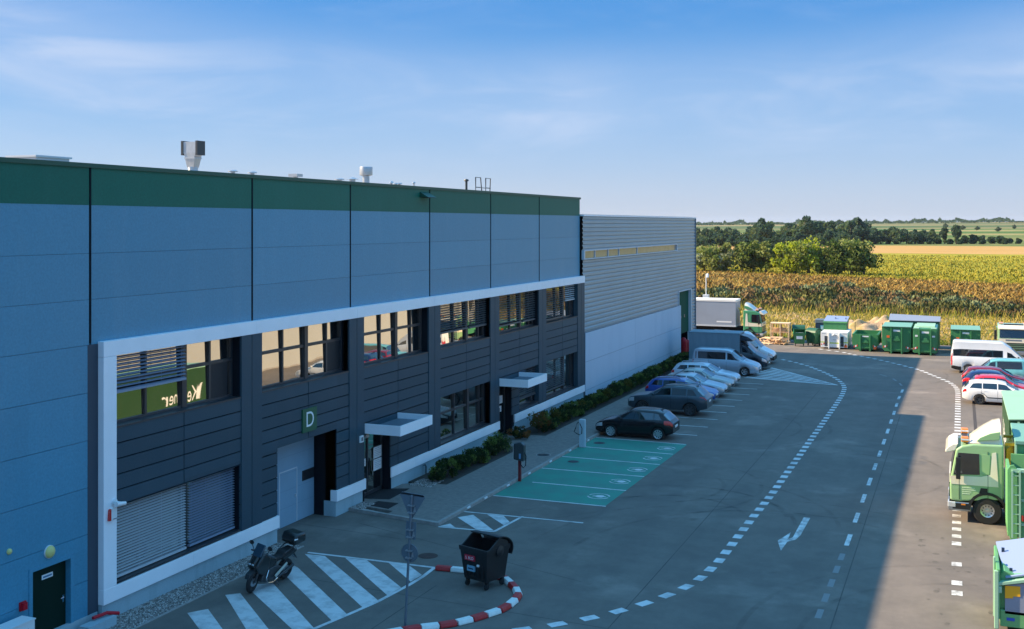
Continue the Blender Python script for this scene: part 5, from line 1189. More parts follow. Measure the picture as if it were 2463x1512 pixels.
def rolloff(name, label, loc, W, Ln, H, m, top=None, taper=.16, rail=.42, rot=0, ribs_=False, lid=None, label_bar=True, cat='container'):
    """roll-off container: front face towards local -y with two upright rails, cut lower corners, closed top when 'top' is set"""
    t = thing(name, label, cat, loc, R(rot), 'roll-off containers along the yard edge')
    h0 = .18; c = taper
    prof = [(-W / 2, h0 + c * 1.4), (-W / 2 + c, h0), (W / 2 - c, h0), (W / 2, h0 + c * 1.4), (W / 2, H), (-W / 2, H)]
    if top: b = MB(); b.prism(prof, 'y', 0, Ln); b.build('body', m, t, bevel=.02)
    else:
        b = MB(); b.prism(prof, 'y', 0, .08); b.prism(prof, 'y', Ln - .08, Ln)
        b.prism(prof[:1] + [(-W / 2 + c, h0), (-W / 2 + c + .08, h0), (-W / 2 + .08, h0 + c * 1.4), (-W / 2 + .08, H), (-W / 2, H)], 'y', .08, Ln - .08)
        b.prism([(W / 2, h0 + c * 1.4), (W / 2, H), (W / 2 - .08, H), (W / 2 - .08, h0 + c * 1.4), (W / 2 - c - .08, h0), (W / 2 - c, h0)], 'y', .08, Ln - .08)
        b.box(-W / 2 + c, W / 2 - c, .08, Ln - .08, h0, h0 + .06); b.build('body', m, t)
    b = MB()
    for sg in (-1, 1): b.box(sg * rail - .05, sg * rail + .05, -.16, .0, 0.0, H - .08)
    b.box(-rail - .05, rail + .05, -.10, 0, h0 + .12, h0 + .22)
    b.box(-.05 - rail * .6, .05 + rail * .6, -.12, 0, H * .48, H * .56); b.prism([(-rail * .55, H * .56), (rail * .55, H * .56), (.14, H * .66), (-.14, H * .66)], 'y', -.10, 0)
    b.build('lifting_frame', m, t, bevel=.01)
    b = MB()
    for x in (-rail - .02, rail + .02): b.lathe([(.10, -.12), (.10, .12)], (x, .35, .10), 'x', 12); b.lathe([(.10, -.12), (.10, .12)], (x, Ln - .35, .10), 'x', 12)
    b.box(-rail - .1, -rail + .1, 0, Ln, .06, h0); b.box(rail - .1, rail + .1, 0, Ln, .06, h0); b.build('skid', 'cont_green_dark', t)
    b = MB(); k = int(Ln / .55)
    for i in range(k + 1):
        y = .06 + (Ln - .12) * i / k
        for sg in (-1, 1): b.box(sg * W / 2, sg * (W / 2 + .06), y - .04, y + .04, h0 + c * 1.4, H - .05)
    for sg in (-1, 1): b.box(sg * W / 2, sg * (W / 2 + .07), 0, Ln, H - .12, H - .02)
    b.build('side_rib', m, t)
    if top:
        b = MB()
        if ribs_:
            b.box(-W / 2 - .02, W / 2 + .02, .9, Ln, H, H + .05)
            for i in range(5): y = 1.1 + i * (Ln - 1.3) / 5; b.prism([(y, H + .05), (y + .75, H + .05), (y + .68, H + .17), (y + .07, H + .17)], 'x', -W / 2 + .15, W / 2 - .15)
            b.box(-W / 2, -.48, 0, .9, H, H + .06); b.box(.48, W / 2, 0, .9, H, H + .06)
        else:
            b.hexa([(-W / 2 - .06, -.1, H), (W / 2 + .06, -.1, H), (W / 2 + .06, Ln + .05, H), (-W / 2 - .06, Ln + .05, H)], [(-W / 2 - .06, -.1, H + .06), (W / 2 + .06, -.1, H + .06), (W / 2 + .06, Ln + .05, H + (lid or .06)), (-W / 2 - .06, Ln + .05, H + (lid or .06))])
        b.build('lid', top, t, bevel=.015)
    if label_bar: b = MB(); b.box(-rail * .6, rail * .7, -.006, -.002, H * .83, H * .90); b.build('sign_strip', 'white_sheet', t)
    return t
Z = lambda y: gz(y) + .01
c = rolloff('open_skip', 'low open green skip with flared sides between the white compactor and the tall green container', (13.9, 105.9, Z(106)), 2.15, 4.2, 1.55, 'cont_green', taper=.25)
warn(c, -.82, 0, .45, 1); warn(c, .82, 0, .45, -1); bx(c, 'reflector', 'orange_sheet', (.70, .95, -.02, -.012, .20, .42))
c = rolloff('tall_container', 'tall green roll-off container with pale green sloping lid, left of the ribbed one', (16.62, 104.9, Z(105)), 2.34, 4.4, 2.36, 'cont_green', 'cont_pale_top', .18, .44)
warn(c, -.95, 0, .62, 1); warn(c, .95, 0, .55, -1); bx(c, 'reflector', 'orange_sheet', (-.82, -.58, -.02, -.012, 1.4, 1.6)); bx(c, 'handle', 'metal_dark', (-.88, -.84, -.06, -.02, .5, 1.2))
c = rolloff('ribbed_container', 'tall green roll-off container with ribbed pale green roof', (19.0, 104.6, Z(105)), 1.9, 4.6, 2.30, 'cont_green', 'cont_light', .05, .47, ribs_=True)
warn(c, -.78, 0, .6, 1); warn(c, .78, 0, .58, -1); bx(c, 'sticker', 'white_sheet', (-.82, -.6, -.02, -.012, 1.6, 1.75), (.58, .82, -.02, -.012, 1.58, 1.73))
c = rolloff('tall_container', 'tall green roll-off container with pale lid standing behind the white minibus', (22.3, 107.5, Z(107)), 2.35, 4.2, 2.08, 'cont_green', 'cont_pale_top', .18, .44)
bx(c, 'reflector', 'orange_sheet', (-.78, -.52, -.02, -.012, 1.22, 1.42))
t = thing('lidded_container', 'long dark container with grey sloping lid behind the two tall green containers', 'container', (17.9, 110.6, Z(110)), group='roll-off containers along the yard edge')
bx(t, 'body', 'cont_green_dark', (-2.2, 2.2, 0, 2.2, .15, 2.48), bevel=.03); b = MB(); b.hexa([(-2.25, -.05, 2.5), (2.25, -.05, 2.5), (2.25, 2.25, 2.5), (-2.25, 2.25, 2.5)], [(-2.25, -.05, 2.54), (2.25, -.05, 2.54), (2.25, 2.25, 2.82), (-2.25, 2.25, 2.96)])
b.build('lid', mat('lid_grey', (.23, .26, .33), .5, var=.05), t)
# white press container with dark vents and lime stripe
t = thing('press_container', 'white press container with lime green stripe and two dark vent grilles', 'container', (11.08, 107.0, Z(107)), group='roll-off containers along the yard edge')
bx(t, 'body', 'white_plastic', (-1.2, 1.2, 0, 4.0, .12, 1.52), bevel=.02)
b = MB(); b.box(-.52, -.42, -.12, 0, 0, 1.45); b.box(.42, .52, -.12, 0, 0, 1.45); b.tube([(-.2, -.06, 1.2), (0, -.06, 1.36), (.25, -.06, 1.30), (.4, -.05, 1.1)], .05); b.build('lifting_frame', 'white_plastic', t, bevel=.01)
bx(t, 'stripe', mat('lime', (.42, .55, .02), .5), (-1.2, -.53, -.006, -.002, .55, .64), (-.41, .41, -.006, -.002, .48, .58), (.53, 1.2, -.006, -.002, .55, .64))
for x in (-.72, .70):
    o = bx(t, 'vent_grille', 'dark_gap', (x - .14, x + .14, -.012, -.004, .22, 1.15)); b = MB()
    for k in range(7): b.box(x - .13, x + .13, -.018, -.012, .26 + k * .125, .30 + k * .125)
    b.build('louvre', 'sign_back', o)
bx(t, 'nameplate', 'grey_ink', (-.12, .2, -.006, -.002, .80, .85), (-1.1, -.75, -.006, -.002, 1.38, 1.43), (.75, 1.1, -.006, -.002, 1.38, 1.43)); warn(t, -1.02, 0, .42, 1, .3, .12); warn(t, .92, 0, .42, -1, .3, .12); bx(t, 'reflector', 'orange_sheet', (.88, 1.14, -.012, -.006, .16, .36))
# raised green container and blue box behind it
t = thing('green_hopper', 'green container with pale blue lid standing behind the white press container', 'container', (10.9, 109.6, Z(109)), group='roll-off containers along the yard edge')
bx(t, 'body', 'cont_green', (-1.05, 1.05, 0, 2.0, .2, 2.25), bevel=.02); bx(t, 'rim', 'cont_mid', (-1.12, 1.12, -.08, 2.0, 1.18, 1.32), (-1.1, 1.1, -.06, 2.0, 2.2, 2.32))
b = MB(); b.hexa([(-1.05, -.05, 2.32), (1.1, -.05, 2.32), (1.12, 2.0, 2.62), (-.95, 2.0, 2.66)], [(-1.05, -.05, 2.36), (1.1, -.05, 2.36), (1.12, 2.0, 2.68), (-.95, 2.0, 2.72)]); b.box(-.1, .02, .8, .95, 2.52, 2.66); b.box(.85, .97, .8, .95, 2.5, 2.64); b.build('lid', mat('lid_blue', (.24, .30, .45), .45), t)
t = thing('blue_box', 'dark blue box with pale blue sign left of the raised green container', 'box', (9.45, 110.4, Z(110)))
bx(t, 'body', mat('deep_blue', (.012, .03, .07), .5), (-.45, .5, 0, 1.2, .0, 2.05)); bx(t, 'lid', 'sign_back', (-.48, .52, -.03, 1.2, 2.05, 2.4), bevel=.03); bx(t, 'sign', mat('sky_sign', (.1, .35, .62), .5), (.02, .36, -.012, -.004, 1.35, 1.85)); bx(t, 'sign_mark', 'white_sheet', (.12, .16, -.018, -.012, 1.45, 1.75), (.22, .26, -.018, -.012, 1.45, 1.75))

def wheelie(name, label, loc, rot, m, lid_m, open_=False, W=1.15, Dp=1.0, H=1.22, extras=None):
    """four wheeled communal bin, front towards local -y; the round lid rolls back on side pivots"""
    t = thing(name, label, 'rubbish bin', loc, R(rot)); w, d = W / 2, Dp / 2; zb = .24; zr_ = H; wl = .035
    def ring(f, z, k=1): return [(-w * f * k, -d * f * k, z), (w * f * k, -d * f * k, z), (w * f * k, d * f * k, z), (-w * f * k, d * f * k, z)]
    b = MB(); o4, t4 = ring(.80, zb), ring(.97, zr_ - .12); i4 = ring(.76, zb + .05); j4 = ring(.925, zr_)
    b.add(o4 + t4 + i4 + j4, [(3, 2, 1, 0)] + [(k, (k + 1) % 4, 4 + (k + 1) % 4, 4 + k) for k in range(4)] + [(8, 9, 10, 11)] + [(8 + (k + 1) % 4, 8 + k, 12 + k, 12 + (k + 1) % 4) for k in range(4)])
    for k in range(5): x = -w * .6 + k * w * .3; b.box(x - .015, x + .015, -d * .88 - .03, -d * .8, zb + .12, zb + .5)
    b.build('body', m, t, bevel=.03)
    b = MB(); a4, c4, e4, g4 = ring(1, zr_ - .13), ring(1.02, zr_), ring(.925, zr_), ring(.96, zr_ - .13)
    b.add(a4 + c4 + e4 + g4, [(k, (k + 1) % 4, 4 + (k + 1) % 4, 4 + k) for k in range(4)] + [(4 + k, 4 + (k + 1) % 4, 8 + (k + 1) % 4, 8 + k) for k in range(4)] + [(12 + (k + 1) % 4, 12 + k, k, (k + 1) % 4) for k in range(4)])
    b.build('rim', m, t)
    for sg in (-1, 1):
        b = MB(); q = [(-d * .95, zr_ - .06), (d * .95, zr_ - .06), (d * .75, zr_ + .14), (d * .2, zr_ + .26), (d * .0, zr_ + .24)] if open_ else [(-d * .95, zr_ - .06), (d * .95, zr_ - .06)] + [(d * .95 * math.cos(R(a)), zr_ - .06 + .34 * math.sin(R(a))) for a in range(15, 180, 15)]
        b.prism(q, 'x', sg * w * .97 - .02, sg * w * .97 + .02)
        b.lathe([(.17, -.02), (.17, .03), (.05, .06)] if sg > 0 else [(.05, -.06), (.17, -.03), (.17, .02)], (sg * w * 1.0, d * .1, zr_ - .12), 'x', 18); b.build('side_cheek', m, t)
    a0, a1 = (R(-28), R(92)) if open_ else (R(12), R(168))
    vs = []; fs = []; N_ = 12; rr = d * (1.16 if open_ else 1.06); rz = .40 if open_ else .46; cz = zr_ - .12
    for lay in (0, .035):
        for k in range(N_ + 1):
            a = a0 + (a1 - a0) * k / N_; y, z = (rr + lay) * math.cos(a) + d * .05, cz + (rz + lay) * math.sin(a)
            vs += [(-w * 1.03, y, z), (w * 1.03, y, z)]
    o_ = 2 * (N_ + 1)
    for k in range(N_):
        i = 2 * k; fs += [(i, i + 2, i + 3, i + 1), (o_ + i + 1, o_ + i + 3, o_ + i + 2, o_ + i), (i, o_ + i, o_ + i + 2, i + 2), (i + 1, i + 3, o_ + i + 3, o_ + i + 1)]
    i = 2 * N_; fs += [(0, 1, o_ + 1, o_), (i, o_ + i, o_ + i + 1, i + 1)]
    b = MB(); b.add(vs, fs)
    y, z = rr * math.cos(a0 if open_ else a1) + d * .05, cz + rz * math.sin(a0 if open_ else a1); b.tube([(-w * .7, y, z), (w * .7, y, z)], .04, 8)
    b.build('lid', lid_m, t, smooth=50)
    for sx in (-1, 1):
        for sy in (-1, 1):
            b = MB(); b.lathe([(.03, -.03), (.095, -.025), (.10, 0), (.095, .025), (.03, .03)], (0, 0, .10), 'x', 16); b.box(-.045, -.035, -.03, .06, .08, .24); b.box(.035, .045, -.03, .06, .08, .24); b.box(-.05, .05, -.04, .07, .22, .26)
            b.build('castor', 'black_rubber', t, smooth=40, loc=(sx * w * .68, sy * d * .66, 0))
    return t
BX, BY, BR = 8.36, 31.58, -18
t = wheelie('rubbish_bin', 'black four wheeled rubbish bin with its round lid rolled open', (BX, BY, Z(31.5)), BR, 'black_plastic', 'black_plastic', True, 1.12, 1.08, 1.24)
o = bx(t, 'red_label', mat('label_red', (.52, .02, .05), .5), (-.34, .06, -.545, -.49, .84, 1.0)); text_on('label_text', 'S. BLD', .12, frame_mat((-.14, -.5465, .915), (1, 0, 0), (0, 0, 1)), 'white_sheet', o)
o = bx(t, 'pale_label', mat('label_blue', (.20, .42, .55), .5), (-.26, .04, -.525, -.470, .52, .68)); bx(o, 'label_text', 'deep_blue', (-.21, .0, -.527, -.5251, .58, .62)); bx(t, 'sticker', 'white_sheet', (.14, .21, -.53, -.476, .70, .76))
t = wheelie('rubbish_bin', 'green four wheeled rubbish bin with white label beside the wooden rack', (7.78, 108.35, Z(108)), 8, 'cont_green', 'cont_green', True, 1.1, 1.05, 1.3)
bx(t, 'white_label', 'white_sheet', (-.28, .28, -.50, -.488, .70, .98))
b = MB(); b.box(-.42, .42, -.38, .3, 1.1, 1.26); b.build('rubbish', 'white_plastic', t, bevel=.08)
wheelie('rubbish_bin', 'dark green four wheeled rubbish bin behind the one with a white label', (9.0, 109.2, Z(109)), -32, 'cont_green_dark', 'cont_green_dark', False, 1.15, 1.05, 1.3)
wheelie('rubbish_bin', 'third dark green bin half hidden behind the wooden rack', (7.2, 112.2, Z(112)), 10, 'cont_green_dark', 'cont_green_dark', False, 1.2, 1.05, 1.3)
# wooden rack and heap of pallets
mat('wood', (0.58, 0.36, 0.19), 0.8, var=0.25, vscale=3, stretch=(1, 6, 1)); mat('wood_pale', (0.74, 0.53, 0.33), 0.8, var=0.2, vscale=3)
t = thing('wooden_rack', 'tall open wooden rack standing by the yard edge', 'rack', (5.6, 111.0, Z(111)))
b = MB()
for x in (-.88, .0, .82):
    for y in (0, 1.0): b.box(x - .05, x + .05, y - .05, y + .05, 0, 1.86)
b.build('post', 'wood_pale', t); b = MB(); b.box(-.95, .9, -.06, 1.06, 1.80, 1.90); b.build('top_board', 'wood_pale', t); b = MB(); b.box(-.92, .87, -.04, 1.04, .95, 1.05); b.box(-.92, .87, -.04, 1.04, .30, .40); b.build('shelf', 'wood', t)
b = MB(); b.box(-.7, .3, .2, .9, 1.05, 1.15); b.box(-.75, .5, .15, .9, 1.0, 1.30); tag(b.build('plank_stack', 'wood', loc=(5.6, 111.0, Z(111) + .06)), 'brown planks lying on the shelf of the wooden rack', 'planks')
for i in range(13):
    px_, py_ = 5.15 + random.uniform(-.9, 1.0), 109.5 + random.uniform(-.4, .5); b = MB(); L_, w_ = random.uniform(.8, 1.3), random.uniform(.6, .9)
    for k in range(4): b.box(-L_ / 2, L_ / 2, -w_ / 2 + k * w_ / 3.4, -w_ / 2 + k * w_ / 3.4 + .10, .09, .12)
    for x in (-L_ / 2, 0, L_ / 2 - .08): b.box(x, x + .08, -w_ / 2, w_ / 2, 0, .09)
    o = b.build('pallet', random.choice(['wood', 'wood_pale', 'wood_pale']), loc=(px_, py_, Z(109) + .11 * (i // 2) * (1 - .5 * abs(px_ - 5.0))), rotz=random.uniform(-.6, .6)); o.rotation_euler.x = random.uniform(-.08, .08)
    tag(o, 'broken pale wooden pallet in the heap in front of the rack', 'pallet', 'heap of broken pallets by the rack')

# near containers on the right edge
t = thing('ladder_container', 'open green container with side ladder right of the pale green lorry cab', 'container', (23.40, 42.4, Z(42.5)))
b = MB(); b.box(.0, 3.0, .3, 2.3, .25, .35); b.box(.18, 3.0, 0, .09, .30, 2.55); b.box(.18, 3.0, 2.2, 2.3, .30, 2.75); b.box(.0, .10, .09, 2.3, .30, 2.55); b.build('body', 'cont_mid', t)
b = MB(); b.prism([(-.02, .55), (.12, .06), (.30, .06), (.30, 2.65), (.20, 2.80), (.08, 2.78), (-.02, 2.62)], 'y', -.06, .0); b.build('end_plate', 'cont_mid', t, bevel=.01)
b = MB(); b.box(.10, .16, -.16, -.10, .30, 2.62); b.box(.34, .40, -.16, -.10, .1, 2.62)
for k in range(7): b.box(.14, .36, -.15, -.11, .45 + k * .33, .48 + k * .33)
b.build('ladder', 'cont_light', t)
b = MB(); b.box(.1, 3.0, -.10, .12, 2.55, 2.66); b.box(.42, 3.0, -.05, .02, 1.55, 1.63); b.box(.42, 3.0, -.05, .02, .72, .80); b.build('top_rail', 'cont_light', t)
warn(t, .62, -.02, .92, -1, .4, .20); b = MB(); b.box(.45, 3, .2, 2.1, .4, 2.2); b.build('scrap_load', mat('scrap', (.30, .16, .09), .9, var=.5, vscale=5), t, bevel=.05)
t = thing('tall_container', 'large pale green container with sheet lid standing behind the pale green lorry', 'container', (23.86, 53.0, Z(55)))
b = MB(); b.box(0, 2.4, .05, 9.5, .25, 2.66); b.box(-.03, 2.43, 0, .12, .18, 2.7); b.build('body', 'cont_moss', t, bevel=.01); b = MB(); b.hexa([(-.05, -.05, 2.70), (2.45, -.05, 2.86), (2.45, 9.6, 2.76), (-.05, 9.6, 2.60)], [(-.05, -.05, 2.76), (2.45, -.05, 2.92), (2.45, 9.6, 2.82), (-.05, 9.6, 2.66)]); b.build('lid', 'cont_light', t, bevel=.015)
text_on('lettering', 'Kellner', 1.42, frame_mat((-.012, 6.05, 1.02), (0, -1, 0), (0, 0, 1)), 'white_sheet', t)
b = MB()
for x in (.3, 1.2, 2.1): b.box(x, x + .09, -.07, 0, .2, 2.66)
b.build('front_rib', 'cont_light', t)
t = thing('hook_container', 'green hook container with black lettering above the ladder container', 'container', (23.76, 44.9, Z(45) + .98))
b = MB(); b.box(.0, 3, 0, 3.8, 0, 2.1); b.build('body', 'cont_mid', t); b = MB(); b.box(-.04, 3, -.08, 3.88, 2.10, 2.24); b.build('rim', 'cont_pale_top', t, bevel=.02); b = MB(); b.box(-.03, .03, -.06, .5, .9, 2.1); b.build('corner_post', 'cont_light', t)
text_on('lettering', 'PK', .34, frame_mat((.50, -.005, 1.15), (1, 0, 0), (0, 0, 1)), 'ink', t)
t = thing('press_container', 'green press container with grey lid and yellow label at the bottom right corner', 'container', (22.78, 33.3, Z(33)), group=None)
b = MB(); b.box(.0, .10, -.05, 2.4, .30, 1.66); b.box(.10, 3, 0, 2.4, .10, .55); b.prism([(.10, .55), (.10, 1.45), (.20, 1.60), (.45, 1.52), (3.0, 2.1), (3.0, .55)], 'y', .12, 2.4); b.build('body', 'cont_mid', t, bevel=.02)
b = MB(); b.box(-.06, .0, .6, .72, .15, 1.8); b.box(-.05, .06, -.10, .02, .05, 1.62); b.box(.0, .14, -.08, .14, 1.02, 1.20); b.prism([(.0, 1.20), (.02, 1.30), (3.0, 2.02), (3.0, 1.92)], 'y', -.08, .14); b.build('edge_frame', 'cont_light', t, bevel=.015)
b = MB(); b.hexa([(.24, .05, 1.40), (3.0, .05, 2.12), (3.0, 2.2, 2.5), (.05, 2.2, 1.78)], [(.24, .05, 1.44), (3.0, .05, 2.16), (3.0, 2.2, 2.54), (.05, 2.2, 1.82)]); b.build('lid', 'lid_blue', t)
b = MB(); b.prism([(.22, .46), (3, .46), (3, 1.9), (.22, 1.22)], 'y', -.0, .118); b.build('side_panel', 'lid_grey', t); b = MB(); b.prism([(.22, .88), (.42, .90), (.42, .95), (.60, .96), (.60, 1.24), (.22, 1.22)], 'y', -.012, -.002); b.build('yellow_label', mat('yellow', (.85, .40, .01), .5), t)
b = MB(); b.box(.26, .46, -.012, -.002, .28, .36); b.build('blue_sticker', mat('label_deep_blue', (.02, .08, .45), .5), t)
b = MB(); b.box(.34, .42, .3, .36, 1.50, 1.62); b.box(.18, .26, 1.5, 1.56, 1.70, 1.84); b.build('lid_hinge', 'deep_blue', t)

# ------------------------------------------------------------------ small things in the yard
# red and white kerb blocks in a curve
KP = [(6.30, 32.44), (7.19, 32.52), (7.95, 32.55), (8.71, 32.30), (9.33, 31.60), (9.68, 31.10), (9.82, 30.29), (9.75, 29.55), (9.35, 28.65), (8.90, 27.92), (8.14, 27.30), (7.55, 26.6), (7.1, 25.8)]
pts = [Vector(p) for p in KP]; acc = [0]
for a, c in zip(pts[:-1], pts[1:]): acc.append(acc[-1] + (c - a).length)
def kat(s):
    for i in range(len(pts) - 1):
        if s <= acc[i + 1]: return pts[i].lerp(pts[i + 1], (s - acc[i]) / (acc[i + 1] - acc[i]))
    return pts[-1]
mat('kerb_red', (0.45, 0.020, 0.020), 0.5, var=.15, vscale=5); mat('kerb_white', (0.74, 0.74, 0.70), 0.5, var=.12, vscale=5)
s = 0.0; i = 0
while s + .5 < acc[-1]:
    p, q = kat(s + .015), kat(s + .5); m_ = (p + q) / 2; d = q - p; l = d.length / 2
    b = MB(); b.prism([(-.13, 0), (.13, 0), (.125, .05), (.09, .13), (-.09, .13), (-.125, .05)], 'x', -l, l)
    b.box(-l - .03, -l, -.06, .06, .01, .08)
    o = b.build('kerb_block', 'kerb_red' if i % 2 == 0 else 'kerb_white', loc=(m_.x, m_.y, Z(m_.y)), rotz=math.atan2(d.y, d.x), bevel=.015)
    tag(o, ('red' if i % 2 == 0 else 'white') + ' plastic kerb block in the curved row around the black bin', 'kerb block', 'red and white kerb blocks')
    s += .515; i += 1
# sign post seen from behind: inverted triangle, plate, round sign
t = thing('sign_post', 'grey traffic sign post seen from behind with triangle, plate and disc', 'sign post', (7.77, 27.43, Z(27.4))); t.rotation_euler = (0, R(3.2), 0)
b = MB(); b.tube([(0, 0, 0), (0, 0, 3.62)], .035, 12); b.build('post', 'sign_back', t, smooth=40)
b = MB(); b.prism([(-.36, 3.60), (.36, 3.60), (.33, 3.66), (-.33, 3.66), (-.36, 3.60)][:4], 'y', .045, .057); b.prism([(-.38, 3.58), (-.34, 3.64), (.34, 3.64), (.38, 3.58), (.04, 2.98), (-.04, 2.98)], 'y', .045, .058); b.build('triangle_sign', 'sign_back', t)
b = MB(); b.box(-.155, .155, .045, .057, 2.40, 2.88); b.build('plate_sign', 'sign_back', t)
b = MB(); b.lathe([(.24, .045), (.24, .058)], (0, 0, 2.02), 'y', 28); b.lathe([(.252, .040), (.252, .062), (.235, .062)], (0, 0, 2.02), 'y', 28, cap=False); b.build('round_sign', 'sign_back', t)
for z in (3.22, 2.55, 1.98):
    b = MB(); b.prism([(.06, z - .06), (.13, z - .06), (.105, z + .07), (.085, z + .07)], 'y', .030, .044); b.box(-.09, .09, -.045, .044, z + .10, z + .13); b.box(-.09, .09, -.045, .044, z - .10, z - .07); b.build('clamp', 'galvanised', t)
# chargers
t = thing('charging_point', 'dark wall box charger on a dark red post beside the green bays', 'charger', (4.18, 45.2, Z(45.2)))
b = MB(); b.box(-.06, .06, -.05, .05, 0, .95); b.build('post', mat('charger_red', (.16, .008, .012), .5), t); b = MB(); b.prism([(-.25, .95), (.22, .88), (.24, 1.58), (.1, 1.70), (-.25, 1.62)], 'y', -.14, .14); b.build('charger_box', mat('charger_dark', (.030, .045, .050), .4), t, bevel=.03)
b = MB(); b.box(-.262, -.252, -.12, .12, .95, 1.60); b.build('white_edge', 'white_sheet', t); b = MB(); b.box(.02, .10, -.155, -.142, 1.0, 1.22); b.build('display', mat('display_blue', (.12, .28, .50), .3), t)
b = MB(); b.tube([(.2, 0, 1.3), (.29, 0, 1.1), (.27, 0, .7), (.18, -.05, .6), (.08, -.1, .75), (.1, -.12, 1.0)], .022, 8); b.build('cable', 'black_rubber', t, smooth=50)
t = thing('charging_point', 'slim pale charging column with hanging cable at the far green bay', 'charger', (4.30, 53.5, Z(53.5)))
b = MB(); b.box(-.15, .16, -.10, .10, 0, 1.38); b.build('column', mat('charger_pale', (.42, .52, .58), .4), t, bevel=.02); b = MB(); b.box(-.13, .14, -.08, .08, 1.381, 1.395); b.build('cap', 'trim_light', t)
b = MB(); b.tube([(-.15, -.02, 1.25), (-.26, -.04, 1.2), (-.34, -.05, .95), (-.42, -.05, .75), (-.30, -.06, .68), (-.12, -.11, .62), (.0, -.12, .70), (.02, -.12, .95), (-.1, -.12, 1.2)], .02, 8); b.build('cable', 'black_rubber', t, smooth=50)
# motorcycle facing the camera, leaning on its side stand
t = thing('motorcycle', 'black touring motorcycle with top case parked by the hatched markings', 'motorcycle', (2.24, 29.05, Z(29)), R(-90)); t.rotation_euler = (0, 0, R(-96))
mat('bike_black', (0.006, 0.010, 0.011), .35, coat=.3)
lean = Matrix.Rotation(R(-9), 4, 'X')
def mb_part(bm_, name, m, parent=t, smooth=40, bevel=0.0): return bm_.xform(lean).build(name, m, parent, smooth=smooth, bevel=bevel)
def torus(b, R0, r0, c, n=28, k=10, yaw=0.0, wid=1.0):
    vs = []; fs = []
    for i in range(n):
        a = 2 * math.pi * i / n
        for j in range(k):
            f = 2 * math.pi * j / k; rr = R0 + r0 * math.cos(f); y = r0 * wid * math.sin(f); x = rr * math.cos(a)
            vs.append((c[0] + x * math.cos(yaw) - y * math.sin(yaw), c[1] + x * math.sin(yaw) + y * math.cos(yaw), c[2] + rr * math.sin(a)))
    for i in range(n):
        for j in range(k): fs.append((i * k + j, ((i + 1) % n) * k + j, ((i + 1) % n) * k + (j + 1) % k, i * k + (j + 1) % k))
    b.add(vs, fs)
YW = R(14)
for (x, yw, wd) in ((.76, YW, 1.0), (-.74, 0, 1.35)):
    b = MB(); torus(b, .255, .068, (x, 0, .323), yaw=yw, wid=wd); o = mb_part(b, 'wheel', 'tyre')
    b = MB(); torus(b, .20, .022, (x, 0, .323), yaw=yw, k=6)
    for k in range(6): a = k * math.pi / 3; b.tube([(x, 0, .323), (x + .2 * math.cos(a) * math.cos(yw), .2 * math.cos(a) * math.sin(yw), .323 + .2 * math.sin(a))], .016, 6)
    b.lathe([(.05, -.06), (.05, .06)], (x, 0, .323), 'y', 12); mb_part(b, 'rim', 'metal_dark', o); o.children[0].matrix_parent_inverse = Matrix()
    b = MB()
    for sg in (-1, 1): b.lathe([(.13, sg * .052), (.13, sg * .058), (.06, sg * .058)], (x, 0, .323), 'y', 20)
    mb_part(b, 'brake_disc', 'steel')
b = MB()
for sg in (-1, 1): b.tube([(.76, sg * .10, .323), (.64, sg * .10, .70), (.52, sg * .10, 1.0)], [.032, .03, .026], 10)
b.prism([(.60, .62), (.98, .58), (1.04, .48), (1.02, .62), (.86, .72), (.66, .74)], 'y', -.075, .075); mb_part(b, 'front_fork', 'metal_dark')
b = MB()
b.prism([(.88, .80), (.62, 1.16), (.42, 1.14), (.25, 1.02), (.28, .62), (.50, .50), (.72, .62)], 'y', -.20, .20); b.prism([(.93, .80), (.86, .98), (.66, 1.18), (.60, .80)], 'y', -.11, .11)
b.prism([(.40, 1.05), (-.10, .90), (-.12, .70), (.30, .60)], 'y', -.17, .17); mb_part(b, 'fairing', 'bike_black', bevel=.05)
b = MB(); b.prism([(.74, 1.10), (.54, 1.44), (.50, 1.42), (.66, 1.08)], 'y', -.16, .16); mb_part(b, 'windshield', mat('tinted_screen', (.02, .05, .075), .15, coat=.4), bevel=.02)
b = MB(); b.prism([(.55, .30), (.25, .22), (-.35, .26), (-.45, .50), (-.10, .66), (.45, .60)], 'y', -.17, .17); b.tube([(.3, .12, .28), (-.2, .2, .28), (-.9, .2, .48)], [.03, .04, .055], 10); mb_part(b, 'engine', 'metal_dark', bevel=.04)
b = MB(); b.prism([(.16, .98), (.0, .88), (-.36, .86), (-.44, .97), (-.92, 1.0), (-.98, .92), (-.55, .78), (.0, .74)], 'y', -.155, .155); mb_part(b, 'seat', 'black_rubber', bevel=.05)
b = MB(); b.prism([(-.40, .84), (-.95, .93), (-1.12, .88), (-1.0, .80), (-.5, .66)], 'y', -.13, .13); b.prism([(-.98, .84), (-1.22, .56), (-1.18, .55), (-.92, .80)], 'y', -.09, .09); mb_part(b, 'tail_fairing', 'bike_black', bevel=.03)
b = MB()
for sg in (-1, 1): b.tube([(-.45, sg * .15, .93), (-.8, sg * .17, 1.06), (-1.0, sg * .12, 1.10)], .018, 8)
b.box(-1.2, -.82, -.14, .14, 1.085, 1.11); mb_part(b, 'luggage_rack', 'metal_dark')
b = MB(); b.prism([(-.76, 1.11), (-1.24, 1.11), (-1.30, 1.24), (-1.24, 1.44), (-.80, 1.46), (-.70, 1.26)], 'y', -.28, .28); o = mb_part(b, 'top_case', 'bike_black', bevel=.06); b = MB(); b.box(-1.285, -1.27, -.2, .2, 1.30, 1.335); b.box(-.85, -.70, .262, .285, 1.30, 1.335); mb_part(b, 'reflector', 'white_plastic', o)
b = MB(); b.tube([(.42, -.40, 1.10), (.50, -.2, 1.14), (.52, 0, 1.12), (.50, .2, 1.14), (.42, .40, 1.10)], .017, 8)
